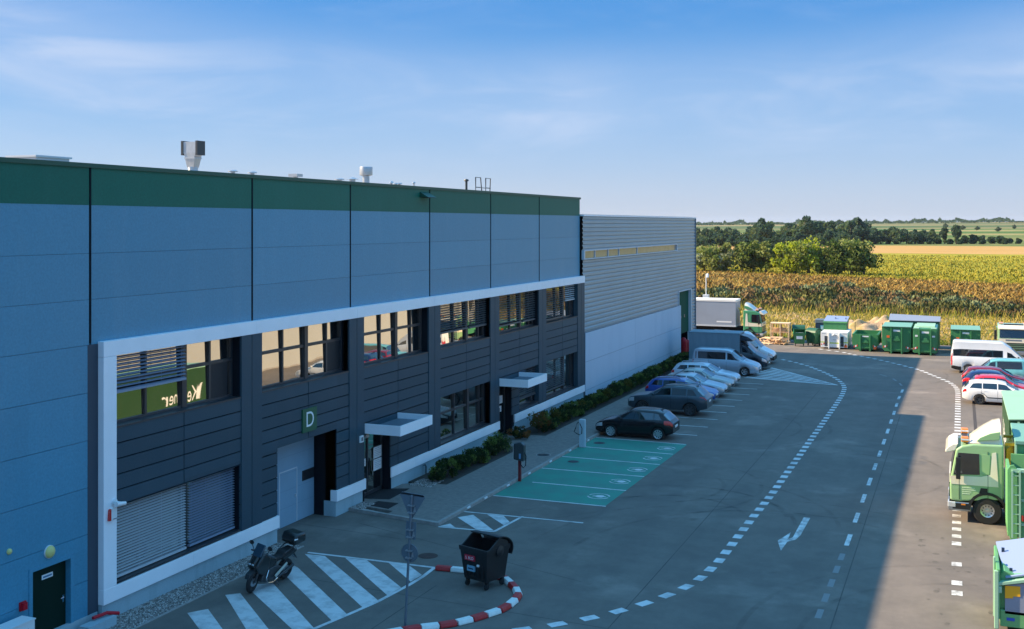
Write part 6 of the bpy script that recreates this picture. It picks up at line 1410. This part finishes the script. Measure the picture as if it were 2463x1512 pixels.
for sg in (-1, 1): b.tube([(.44, sg * .34, 1.11), (.40, sg * .46, 1.09)], .026, 8); b.tube([(.54, sg * .22, 1.13), (.56, sg * .33, 1.34)], .012, 6)
mb_part(b, 'handlebar', 'metal_dark')
for sg in (-1, 1):
    b = MB(); b.lathe([(0, -.02), (.06, -.012), (.065, .01), (0, .03)], (.56, 0, 0), 'x', 14); b.v = [(p[0], p[1] * 1.35 + sg * .36, p[2] + 1.40) for p in b.v]; mb_part(b, 'mirror', 'black_plastic')
b = MB(); b.box(.90, .925, -.10, -.02, .88, .93); b.box(.90, .925, .02, .10, .88, .93); mb_part(b, 'headlight', 'clear_lens', bevel=.01)
b = MB(); b.tube([(.30, .20, .62), (.42, .25, .42), (.36, .26, .26), (.10, .26, .22), (-.12, .24, .28)], .018, 8); mb_part(b, 'crash_bar', 'chrome')
b = MB(); b.prism([(-.05, .30), (-.55, .60), (-.52, .66), (.0, .38)], 'y', .20, .24); mb_part(b, 'side_trim', mat('trim_cream', (.5, .5, .42), .4), bevel=.01)
b = MB(); b.tube([(-.05, .16, .28), (-.12, .34, .065)], .014, 8); mb_part(b, 'side_stand', 'metal_dark')
# mast with camera head behind the far lorry
t = thing('camera_mast', 'white mast with box and small round head behind the grey trailer', 'mast', (-2.75, 116.2, -.6))
b = MB(); b.tube([(0, 0, 0), (0, 0, 6.4)], .045, 8); b.build('post', 'white_plastic', t, smooth=40); b = MB(); b.box(-.3, .3, -.25, .25, 3.75, 4.25); b.build('box', 'white_plastic', t); b = MB(); b.lathe([(0, 6.0), (.12, 6.05), (.15, 6.3), (.08, 6.45), (0, 6.46)], (.16, 0, 0), 'z', 14); b.build('camera_head', 'white_plastic', t, smooth=50)
# wire fence posts along the edge of the yard
fen = thing('wire_fence', 'low wire fence on thin dark posts along the edge of the meadow', 'fence', (0, 0, -.55))
for i in range(24):
    x = -26 + i * 2.55; b = MB(); b.tube([(x, 115.2, 0), (x, 115.2, 1.9)], .032, 6); b.build('post', 'metal_dark', fen)
b = MB()
for z in (.5, 1.0, 1.5, 1.85): b.tube([(-27, 115.2, z), (35, 115.2, z)], .006, 4)
b.build('wire', 'metal_dark', fen)

# ------------------------------------------------------------------ plants
def leaf_mat(name, rgb, var=.3):
    m = mat(name, rgb, 0.75, spec=.2, var=var, vscale=.6); nt = m.node_tree; b = nt.nodes['Principled BSDF']       # thin leaves let some light through
    tr_ = nt.nodes.new('ShaderNodeBsdfTranslucent'); tr_.inputs[0].default_value = (rgb[0] * 1.5, rgb[1] * 1.5, rgb[2], 1); mx = nt.nodes.new('ShaderNodeMixShader'); mx.inputs[0].default_value = .35
    nt.links.new(b.outputs[0], mx.inputs[1]); nt.links.new(tr_.outputs[0], mx.inputs[2]); nt.links.new(mx.outputs[0], nt.nodes['Material Output'].inputs[0])
    return m
def leaves(C, size, up=0.0):
    """diamond-shaped leaf faces at the points C (n,3)"""
    n = len(C); a = rng.normal(size=(n, 3)); a /= np.linalg.norm(a, axis=1)[:, None]
    if up: a = a * (1 - up) + np.array([0, 0, up]); a /= np.linalg.norm(a, axis=1)[:, None]
    r_ = rng.normal(size=(n, 3)); b = np.cross(a, r_); b /= np.linalg.norm(b, axis=1)[:, None] + 1e-9
    s = size * rng.uniform(.6, 1.35, n); a = a * s[:, None]; b = b * (s * .6)[:, None]
    return np.stack([C - a, C + b, C + a, C - b], 1).reshape(-1, 3)
def crown_points(n, w, h, z0, clumps, squash=1.0, rag=.30, cone=0.0):
    """clumped points in an uneven crown"""
    u = rng.normal(size=(clumps, 3)); u /= np.linalg.norm(u, axis=1)[:, None]
    rad = rng.uniform(.35, 1.0, clumps) ** .6
    cz = u[:, 2] * rad; wide = 1 - cone * (cz * .5 + .5)
    cc = np.stack([u[:, 0] * rad * w / 2 * .78 * wide, u[:, 1] * rad * w / 2 * .78 * wide, z0 + h / 2 + cz * h / 2 * .82], 1)
    k = rng.integers(0, clumps, n); cr = rng.uniform(.5, 1.25, clumps) * rag * min(w, h)
    v = rng.normal(size=(n, 3)); v /= np.linalg.norm(v, axis=1)[:, None]
    return cc[k] + v * (cr[k] * rng.uniform(.3, 1.0, n) ** .5)[:, None] * np.array([1, 1, .85]), k
def crown_obj(name, n, w, h, z0, clumps, size, mats, parent, rag=.30, cone=0.0):
    C, k = crown_points(n, w, h, z0, clumps, rag=rag, cone=cone)
    pick = rng.integers(0, len(mats), clumps)
    mi = np.where(rng.random(n) < .8, pick[k], rng.integers(0, len(mats), n))
    return np_mesh(name, leaves(C, size), np.arange(n * 4), 4, mats, mi, parent)
leaf_mat('leaf_dark', (0.030, 0.060, 0.018)); leaf_mat('leaf_mid', (0.135, 0.185, 0.045)); leaf_mat('leaf_lime', (0.32, 0.37, 0.030)); leaf_mat('leaf_olive', (0.22, 0.25, 0.08))
leaf_mat('leaf_far', (0.045, 0.088, 0.058)); leaf_mat('leaf_far_light', (0.10, 0.145, 0.065)); leaf_mat('leaf_silver', (0.28, 0.32, 0.24)); leaf_mat('leaf_rust', (0.20, 0.085, 0.03)); leaf_mat('leaf_hedge', (0.022, 0.042, 0.014)); leaf_mat('leaf_hedge_light', (0.055, 0.085, 0.018)); leaf_mat('leaf_hedge_gold', (0.12, 0.10, 0.02))
mat('bark', (0.08, 0.06, 0.045), .9, var=.3)
def tree(name, label, x, y, z, w, h, mats, n=1500, clumps=18, size=.35, bare=.12, group=None, rag=.28, cone=0.0):
    t = thing(name, label, 'tree', (x, y, z), random.uniform(0, 6.28), group)
    b = MB(); tr_ = h * .022 + .08
    b.tube([(0, 0, -.3), (.02 * w, 0, h * .3), (-.01 * w, .02 * w, h * .62), (0, 0, h * .86)], [tr_ * 1.3, tr_, tr_ * .6, tr_ * .2], 7)
    for k in range(5):
        a = k * 1.26 + random.uniform(-.4, .4); z0 = h * random.uniform(.2, .5); b.tube([(0, 0, z0), (w * .2 * math.cos(a), w * .2 * math.sin(a), z0 + h * .14), (w * .36 * math.cos(a), w * .36 * math.sin(a), z0 + h * .32)], [tr_ * .5, tr_ * .35, tr_ * .12], 5)
    b.build('trunk', 'bark', t, smooth=50)
    crown_obj('crown', n, w, h * (1 - bare), h * bare, clumps, size, mats, t, rag, cone)
    return t
def shrub(name, label, x, y, z, w, h, mats, n=500, size=.05, group=None, cat='bush', clumps=14, ln=None):
    t = thing(name, label, cat, (x, y, z), random.uniform(0, 6.28), group)
    b = MB()
    for k in range(7):
        a = k * .9; b.tube([(0, 0, -.03), (w * .12 * math.cos(a), w * .12 * math.sin(a), h * .35), (w * .3 * math.cos(a), w * .3 * math.sin(a), h * .75)], [.012, .009, .004], 5)
    b.build('stem', 'bark', t)
    crown_obj('foliage', n, w, h * 1.0, .02, clumps, size, mats, t, .26)
    return t
HG = ['leaf_hedge', 'leaf_hedge', 'leaf_mid', 'leaf_hedge_light']
# hedge near the first entrance
for i, y in enumerate((43.5, 44.35, 45.2, 46.05, 46.9, 47.8, 48.7, 49.6, 50.5)):
    shrub('hedge_bush', 'low dark green hedge bush in the row between the two entrances', 1.12 + random.uniform(-.06, .06), y, gz(y) + .08, 1.15, random.uniform(.72, .90), HG, 2200, .042, 'low hedge between the entrances')
# long hedge along the far hall: stored once per kind, then copied
protos = []
yy = 57.2; i = 0
while yy < 92.8:
    if i < 5:
        o = shrub('hedge_bush', 'low green hedge bush in the long row along the pale hall', 0, 0, 0, 1.25, .82, HG + (['leaf_hedge_gold'] if i % 2 else []), 2200, .048, 'long low hedge along the pale hall'); protos.append(o)
    else: o = copy_tree(protos[i % 5])
    o.location = (1.05 + random.uniform(-.07, .07), yy, gz(yy) + .08); o.rotation_euler.z = random.uniform(0, 6.28)
    s = random.uniform(.9, 1.12); o.scale = (s, s, random.uniform(.9, 1.15)); yy += .93; i += 1
shrub('ornamental_shrub', 'rust brown shrub with upright twigs right of the far entrance', 1.0, 56.1, gz(56) + .08, 1.0, 1.25, ['leaf_rust', 'leaf_rust', 'leaf_hedge_gold'], 700, .06)
shrub('ornamental_shrub', 'low brown and green shrub in front of the far entrance', .8, 53.9, gz(54) + .10, 1.4, .72, ['leaf_rust', 'leaf_hedge', 'leaf_hedge', 'leaf_hedge_gold'], 1000, .06)
shrub('ornamental_shrub', 'low dark shrub under the rust brown one by the pavement', 1.3, 56.4, gz(56) + .08, 1.4, .6, ['leaf_rust', 'leaf_hedge', 'leaf_hedge'], 1400, .05)

# ------------------------------------------------------------------ fields and hills
def zt(x, y):
    """terrain beyond the yard: nearly flat, rising slowly from the far tree line to the ridge"""
    z = -.62 + 0 * y
    crest = 172 - .45 * (x - 10)
    z = z + 1.5 * np.exp(-((y - crest) / 11.0) ** 2) * (.70 + .45 * np.sin(x * .13 + 1) + .25 * np.sin(x * .37))
    d = np.maximum(y - 640, 0)
    z = z + np.where(y > 640, 0.0042 * d + 1.2e-6 * d * d, 0) * np.where(y < 2700, 1, 0)
    z = np.where(y >= 2700, -.62 + .0042 * 2060 + 1.2e-6 * 2060 ** 2 + 1.0 - (y - 2700) * .004, z)
    z = z + np.where(y > 640, 2.2 * np.sin(x * .0031 + .6) * np.minimum(d / 900, 1), 0)
    return z
def field(name, f0, f1, nx, ny, m, s0=-1.3, s1=.75, power=1.0):
    S = np.linspace(s0, s1, nx); T = np.linspace(0, 1, ny) ** power
    Y = np.zeros((ny, nx)); X = np.zeros((ny, nx))
    for j, t_ in enumerate(T):
        y = np.array([f0(s) + (f1(s) - f0(s)) * t_ for s in S]); Y[j] = y; X[j] = CAM_X + S * y
    V = np.stack([X, Y, zt(X, Y)], -1).reshape(-1, 3)
    i, j = np.meshgrid(np.arange(nx - 1), np.arange(ny - 1)); a = (j * nx + i).ravel()
    F = np.stack([a, a + 1, a + nx + 1, a + nx], 1).ravel()
    o = np_mesh(name, V, F, 4, [m]); o.data.polygons.foreach_set('use_smooth', [True] * len(o.data.polygons))
    return structure(o)
def field_mat(name, c1_, c2_, sc1, c3_=None, sc2=None, stretch=(1, 1, 1), bump=.6):
    m = bpy.data.materials.new(name); m.use_nodes = True; nt = m.node_tree; b = nt.nodes['Principled BSDF']; N = nt.nodes.new; Lk = nt.links.new
    t = N('ShaderNodeTexCoord'); mp = N('ShaderNodeMapping'); mp.inputs['Scale'].default_value = stretch; Lk(t.outputs['Object'], mp.inputs[0])
    n = N('ShaderNodeTexNoise'); n.inputs['Scale'].default_value = sc1; n.inputs['Detail'].default_value = 8; n.inputs['Roughness'].default_value = .65; Lk(mp.outputs[0], n.inputs['Vector'])
    r = N('ShaderNodeMapRange'); r.inputs[1].default_value = .35; r.inputs[2].default_value = .65; Lk(n.outputs['Fac'], r.inputs[0])
    x = N('ShaderNodeMixRGB'); x.inputs[1].default_value = (*c1_, 1); x.inputs[2].default_value = (*c2_, 1); Lk(r.outputs[0], x.inputs[0]); out = x.outputs[0]
    if c3_:
        n2 = N('ShaderNodeTexNoise'); n2.inputs['Scale'].default_value = sc2; n2.inputs['Detail'].default_value = 5; Lk(mp.outputs[0], n2.inputs['Vector'])
        r2_ = N('ShaderNodeMapRange'); r2_.inputs[1].default_value = .48; r2_.inputs[2].default_value = .60; Lk(n2.outputs['Fac'], r2_.inputs[0])
        x2 = N('ShaderNodeMixRGB'); x2.inputs[2].default_value = (*c3_, 1); Lk(r2_.outputs[0], x2.inputs[0]); Lk(out, x2.inputs[1]); out = x2.outputs[0]
    Lk(out, b.inputs['Base Color']); b.inputs['Roughness'].default_value = 1; b.inputs['Specular IOR Level'].default_value = .1
    bp = N('ShaderNodeBump'); bp.inputs['Strength'].default_value = bump; bp.inputs['Distance'].default_value = .3; Lk(n.outputs['Fac'], bp.inputs['Height']); Lk(bp.outputs[0], b.inputs['Normal'])
    MATS[name] = m
field_mat('meadow_mat', (.19, .165, .045), (.28, .225, .085), .5, (.42, .28, .16), .12)
field_mat('bank_mat', (.09, .085, .025), (.16, .12, .045), .4)
field_mat('stubble_mat', (.10, .065, .026), (.28, .19, .07), 1.0, (.10, .065, .022), .25, (1, .6, 1), 1.0)
field_mat('crop_mat', (.14, .16, .012), (.42, .35, .04), .09, (.30, .27, .025), .03, (.30, 1.2, 1), 1.0)
field_mat('wheat_mat', (.40, .24, .08), (.46, .285, .105), .05, None, None, (.3, 1, 1))
field_mat('hill_mat', (.050, .115, .025), (.085, .145, .038), .02, (.32, .26, .11), .0036, (.6, 1.0, 1), .1)
field_mat('ridge_mat', (.06, .10, .035), (.09, .13, .045), .02, (.26, .21, .10), .003, (.5, 1.0, 1), .1)
edge = lambda s: 114.45
bank0 = lambda s: 150 + 60 * -min(0, s + .1) * .6
bank1 = lambda s: 186 - 55 * (s + .2)
stub1 = lambda s: 272 - 150 * (s + .2) if s > -.25 else 279.5 - 20 * (s + .25)
crop1 = lambda s: 470; wheat1 = lambda s: 640
field('meadow', edge, bank0, 90, 40, 'meadow_mat'); field('weed_bank', bank0, bank1, 120, 30, 'bank_mat'); field('stubble_field', bank1, stub1, 60, 12, 'stubble_mat')
field('crop_field', stub1, crop1, 60, 14, 'crop_mat'); field('wheat_field', crop1, wheat1, 40, 6, 'wheat_mat')
field('hill_fields', wheat1, lambda s: 1500, 80, 30, 'hill_mat'); field('ridge_hills', lambda s: 1500, lambda s: 4200, 80, 40, 'ridge_mat')

def blades(name, label, cat, n, region, hgt, wid, mats, pick, lean=.25):
    """upright grass or stalk blades, one triangle each"""
    s, y = region(n); x = CAM_X + s * y; z = zt(x, y)
    h = rng.uniform(*hgt, n); w = rng.uniform(*wid, n); a = rng.uniform(0, math.pi, n); lx, ly = rng.normal(size=n) * lean, rng.normal(size=n) * lean
    dx, dy = np.cos(a) * w / 2, np.sin(a) * w / 2
    V = np.stack([np.stack([x - dx, y - dy, z - .05], 1), np.stack([x + dx, y + dy, z - .05], 1), np.stack([x + dx * .5 + lx * h * .6, y + dy * .5 + ly * h * .6, z + h * .7], 1), np.stack([x + lx * h, y + ly * h, z + h], 1)], 1).reshape(-1, 3)
    return tag(np_mesh(name, V, np.arange(n * 4), 4, mats, pick(x, y, n)), label, cat, kind='stuff')
for nm, c in (('grass_gold', (0.394, 0.295, 0.074)), ('grass_yellow', (0.289, 0.257, 0.039)), ('grass_green', (0.136, 0.160, 0.024)), ('grass_grey', (.17, .20, .10)), ('grass_brown', (.17, .115, .055)), ('grass_olive', (.20, .19, .055)), ('grass_dark', (.085, .09, .030)), ('stalk_straw', (0.335, 0.222, 0.058)), ('stalk_brown', (0.170, 0.098, 0.025)), ('crop_gold', (0.276, 0.230, 0.029)), ('crop_green', (0.170, 0.170, 0.019))): mat(nm, c, .9, spec=.1)
SV0, SV1 = -.36, .12
def patchy(x, y, k): return .5 + .5 * np.sin(x * .21 * k + 1.3 * np.sin(y * .13 * k) + .7) * np.cos(y * .17 * k + np.sin(x * .09 * k))
def reg(f0, f1, p=1.0):
    def g_(n):
        s = rng.uniform(SV0, SV1, n); t_ = rng.random(n) ** p
        a = np.array([f0(q) for q in s]); c = np.array([f1(q) for q in s]); return s, a + (c - a) * t_
    return g_
def choose(table, wt_=.6):
    def f(x, y, n):
        p = patchy(x, y, 1.0) * wt_ + rng.random(n) * (1 - wt_); return np.clip((p * len(table)).astype(int), 0, len(table) - 1)
    return f
M1 = ['grass_gold', 'grass_yellow', 'grass_gold', 'grass_green']
blades('meadow_grass', 'dry yellow grass of the meadow behind the containers', 'grass', 26000, reg(lambda s: 116.5, bank0), (.15, .45), (.05, .14), M1, choose(M1), .4)
verge = ['verge_green', 'grass_green', 'verge_green']; mat('verge_green', (.07, .13, .015), .9, spec=.1)
blades('verge_grass', 'short green grass verge right behind the containers', 'grass', 9000, reg(lambda s: 114.6, lambda s: 118.5, 1.4), (.12, .40), (.05, .16), verge, choose(verge), .4)
# bare heap of pale soil behind the skips
hx, hy = np.meshgrid(np.linspace(-1, 1, 46), np.linspace(-1, 1, 26)); rr_ = hx ** 2 + hy ** 2
hzz = 1.75 * np.clip(1 - rr_, 0, 1) ** 1.1 * (1 + .22 * np.sin(hx * 9 + hy * 4) + .16 * np.sin(hx * 21 - hy * 11)) + .10 * rng.random(hx.shape) - .12
hv = np.stack([14.0 + hx * 5.6, 121.5 + hy * 3.4, -.62 + hzz], -1).reshape(-1, 3); ii, jj = np.meshgrid(np.arange(45), np.arange(25)); aa = (jj * 46 + ii).ravel()
field_mat('soil_heap_mat', (.44, .29, .17), (.58, .41, .25), .9, (.30, .24, .10), .5)
o = np_mesh('soil_heap', hv, np.stack([aa, aa + 1, aa + 47, aa + 46], 1).ravel(), 4, ['soil_heap_mat']); tag(o, 'bare heap of pale brown soil behind the open green skip', 'soil heap')
M2 = ['grass_grey', 'grass_dark', 'grass_grey', 'grass_brown', 'grass_dark', 'grass_olive', 'grass_brown']
blades('tall_weeds', 'tall dark weeds and reeds on the bank behind the meadow', 'weeds', 16000, reg(lambda s: bank0(s) + 2, lambda s: bank1(s) - 6), (.3, 1.0), (.06, .22), M2, choose(M2, .85), .3)
# rounded weed clumps, coloured clump by clump
nb = 520; s_ = rng.uniform(SV0, SV1, nb); t_ = rng.random(nb); a_ = np.array([bank0(q) + 4 for q in s_]); c_ = np.array([bank1(q) - 5 for q in s_]); yb = a_ + (c_ - a_) * t_; xb = CAM_X + s_ * yb
rb = rng.uniform(.7, 1.7, nb) * (.6 + .8 * patchy(xb, yb, .8)); per = 150
v = rng.normal(size=(nb, per, 3)); v /= np.linalg.norm(v, axis=2)[:, :, None]; v[:, :, 2] = np.abs(v[:, :, 2]) * .75
PC = np.stack([xb, yb, zt(xb, yb)], 1)[:, None, :] + v * (rb[:, None] * rng.uniform(.55, 1.0, (nb, per)))[:, :, None]
colr = np.clip((patchy(xb, yb, .7) * .75 + rng.random(nb) * .25) * len(M2), 0, len(M2) - 1).astype(int)
tag(np_mesh('weed_clumps', leaves(PC.reshape(-1, 3), .24, .62), np.arange(nb * per * 4), 4, M2, np.repeat(colr, per)), 'grey green and brown rounded weed clumps covering the bank', 'weeds', kind='stuff')
M3 = ['grass_yellow', 'grass_green', 'grass_yellow', 'grass_gold']
blades('reed_fringe', 'bright yellow green reeds at the foot of the weed bank', 'reeds', 3200, reg(lambda s: bank0(s) - 2, lambda s: bank0(s) + 9, 1.3), (.3, 1.1), (.05, .15), M3, choose(M3), .25)
M4 = ['stalk_straw', 'stalk_brown', 'stalk_straw', 'stalk_brown', 'grass_gold']
blades('corn_stubble', 'broken dry corn stalks on the stubble field', 'stubble', 24000, reg(lambda s: bank1(s) - 4, stub1), (.2, .65), (.12, .42), M4, choose(M4), .8)
M5 = ['crop_gold', 'crop_green', 'crop_gold', 'crop_gold']
blades('maize_crop', 'yellow green crop standing in the field beyond the stubble', 'crop', 30000, reg(stub1, lambda s: 440, 1.5), (.25, .55), (.2, .5), M5, choose(M5, .35), .6)

# ------------------------------------------------------------------ trees
def at(px, depth):
    """ground position for a column of the photograph (2463 wide) at a camera depth"""
    u = (px - 1231.5) / 2700.0; S_, C_ = math.sin(YAW), math.cos(YAW)
    return CAM_X + depth * (-S_ + u * C_), depth * (C_ + u * S_)
NEAR = [(1695, 278, 7.0, 6.4, 0), (1722, 275, 7.5, 7.2, 0), (1748, 273, 5.0, 7.0, 0), (1786, 270, 6.0, 7.2, 1), (1812, 268, 6.5, 7.9, 1), (1842, 266, 6.0, 7.6, 1), (1884, 262, 6.0, 7.6, 2), (1912, 261, 6.5, 7.9, 2), (1944, 260, 7.5, 8.6, 2), (1975, 262, 6.0, 7.0, 1), (2012, 258, 7.5, 7.6, 1), (2048, 256, 8.0, 8.4, 3), (2078, 255, 7.0, 7.8, 3)]
KIND = [(['leaf_mid', 'leaf_olive', 'leaf_olive', 'leaf_silver'], 'feathery grey green bush tree at the left end of the row beyond the stubble field'), (['leaf_mid', 'leaf_olive', 'leaf_dark'], 'mid green bush tree in the middle of the row beyond the stubble field'),
        (['leaf_lime', 'leaf_mid', 'leaf_lime', 'leaf_olive'], 'bright yellow green bush tree in the row beyond the stubble field'), (['leaf_mid', 'leaf_dark', 'leaf_olive'], 'dark rounded tree at the right end of the row beyond the stubble field')]
for px, d, w, h, k in NEAR:
    x, y = at(px, d); tree('bush_tree', KIND[k][1], x, y, float(zt(x, y)), w, h, KIND[k][0], 2600, 26, .34, .02, 'bush trees beyond the stubble field', .24)
# far tree line: four stored kinds, copied
FAR = []
for w, h, ms, cn in ((13, 14, ['leaf_far', 'leaf_far_light', 'leaf_far'], 0), (10, 15, ['leaf_far', 'leaf_far_light'], .2), (14, 11, ['leaf_far', 'leaf_far', 'leaf_far_light'], 0), (9, 8, ['leaf_far', 'leaf_dark'], 0), (8, 16, ['leaf_far', 'leaf_far_light'], .35)):
    FAR.append(tree('field_tree', 'dark green tree in the long tree line between the fields', 0, 0, 0, w, h, ms, 1500, 20, .85, .05, 'tree line between the fields', .25, cn))
used = [False] * len(FAR)
def put_tree(k, px, d, s, group, label, sink=.3):
    o = FAR[k] if not used[k] else copy_tree(FAR[k]); used[k] = True
    x, y = at(px, d); o.location = (x, y, float(zt(x, y)) - sink); o.rotation_euler.z = random.uniform(0, 6.28); s *= .92 if d < 700 and 1800 < px < 2100 else .80; o.scale = (s, s, s * random.uniform(.9, 1.1)); o['label'] = label; o['group'] = group
    return o
TL = 'dark green tree in the long tree line between the fields'; TG = 'tree line between the fields'
row = [(1680, 640, 0, 1.0), (1700, 632, 2, 1.05), (1722, 655, 0, 1.05), (1745, 640, 2, 1.05), (1765, 648, 0, .92), (1788, 630, 3, 1.1), (1806, 660, 1, .9), (1830, 620, 0, 1.18), (1846, 640, 2, .9), (1868, 650, 3, 1.2), (1893, 640, 0, 1.0), (1910, 655, 1, .95), (1935, 630, 0, 1.25), (1955, 640, 1, 1.1), (1972, 650, 0, 1.1), (1995, 640, 1, 1.05), (2018, 655, 2, 1.0), (2045, 640, 0, 1.2), (2064, 650, 0, 1.25), (2080, 655, 1, 1.0), (2100, 640, 2, 1.05), (2118, 650, 0, .85), (2140, 645, 2, 1.05), (2160, 640, 0, .92), (2180, 650, 2, 1.0), (2200, 640, 0, .8), (2222, 650, 2, .9), (2246, 640, 0, .85), (2272, 645, 4, .82), (2300, 640, 4, .92), (2322, 650, 3, .8), (2342, 640, 3, .9), (2362, 650, 3, .75), (2385, 645, 3, .8), (2405, 640, 3, .75), (2428, 648, 3, .55), (2450, 640, 3, .6), (2475, 645, 3, .7)]
for px, d, k, s in row: put_tree(k, px, d, s, TG, TL)
for i in range(34):                       # a lower, denser front layer of the same line on the left
    px = 1672 + i * 11.5 + random.uniform(-4, 4); put_tree(random.choice([2, 3, 3]), px, random.uniform(560, 610), random.uniform(.62, .85), TG, TL, .6)
for i in range(14):
    px = 2080 + i * 26 + random.uniform(-6, 6); put_tree(3, px, random.uniform(630, 655), random.uniform(.45, .65), TG, TL, .4)
for px, d, s in ((2056, 1500, 1.5), (1845, 1700, .9), (2020, 1650, 1.2), (2315, 1300, .6), (2350, 1250, .5), (2400, 1150, .55), (2440, 1350, .5), (2275, 1500, .7)): put_tree(0, px, d, s, 'single trees on the far slope', 'lone dark tree standing on the far green slope', .5)
# ridge wood at the horizon: a continuous strip that nobody could count
n = 14000; px = rng.uniform(1640, 2560, n); d = rng.uniform(2350, 2650, n); u = (px - 1231.5) / 2700
x = CAM_X + d * (-math.sin(YAW) + u * math.cos(YAW)); y = d * (math.cos(YAW) + u * math.sin(YAW))
kx = np.sort(rng.uniform(1600, 2600, 150)); kh = 3.0 + 9.0 * rng.random(150) ** 2.2; kh[rng.integers(0, 150, 30)] = 1.0
hh = np.interp(px, kx, kh)
C = np.stack([x, y, zt(x, y) + hh * np.sqrt(rng.random(n))], 1)
tag(np_mesh('ridge_wood', leaves(C, 2.0), np.arange(n * 4), 4, ['leaf_far', 'leaf_dark'], rng.integers(0, 2, n)), 'dark far-off wood along the ridge at the horizon', 'wood', kind='stuff')

# ------------------------------------------------------------------ what stands to the right of the frame and is mirrored in the windows
t = thing('opposite_wall', 'long beige sunlit wall beyond the parked cars seen mirrored in the upper windows', 'wall', (33, 0, -.6))
mat('beige_wall', (.37, .38, .375), .8, var=.05, vscale=.3)
b = MB(); b.box(0, .4, 56, 126, 0, 4.6); b.build('panel', 'beige_wall', t); b = MB(); b.box(-.08, .48, 55.9, 126.1, 4.6, 4.75); b.build('coping', 'sign_back', t)
b = MB(); b.box(-.06, 0, 56, 126, 0, .35); b.build('base', 'kerb_stone', t)

# ------------------------------------------------------------------ the thin blue air over the fields
hm = bpy.data.materials.new('haze_air'); hm.use_nodes = True; hn = hm.node_tree; hn.nodes.remove(hn.nodes['Principled BSDF'])
pv = hn.nodes.new('ShaderNodeVolumePrincipled'); pv.inputs['Color'].default_value = (.80, .88, 1.0, 1); pv.inputs['Density'].default_value = 0.00004; pv.inputs['Anisotropy'].default_value = .2
hn.links.new(pv.outputs[0], hn.nodes['Material Output'].inputs['Volume']); MATS['haze_air'] = hm
b = MB(); b.box(-7000, 5000, -400, 6500, -16, 46); o = b.build('haze', 'haze_air'); o['kind'] = 'stuff'; o['label'] = 'thin blue haze in the air over the far fields'; o['category'] = 'haze'
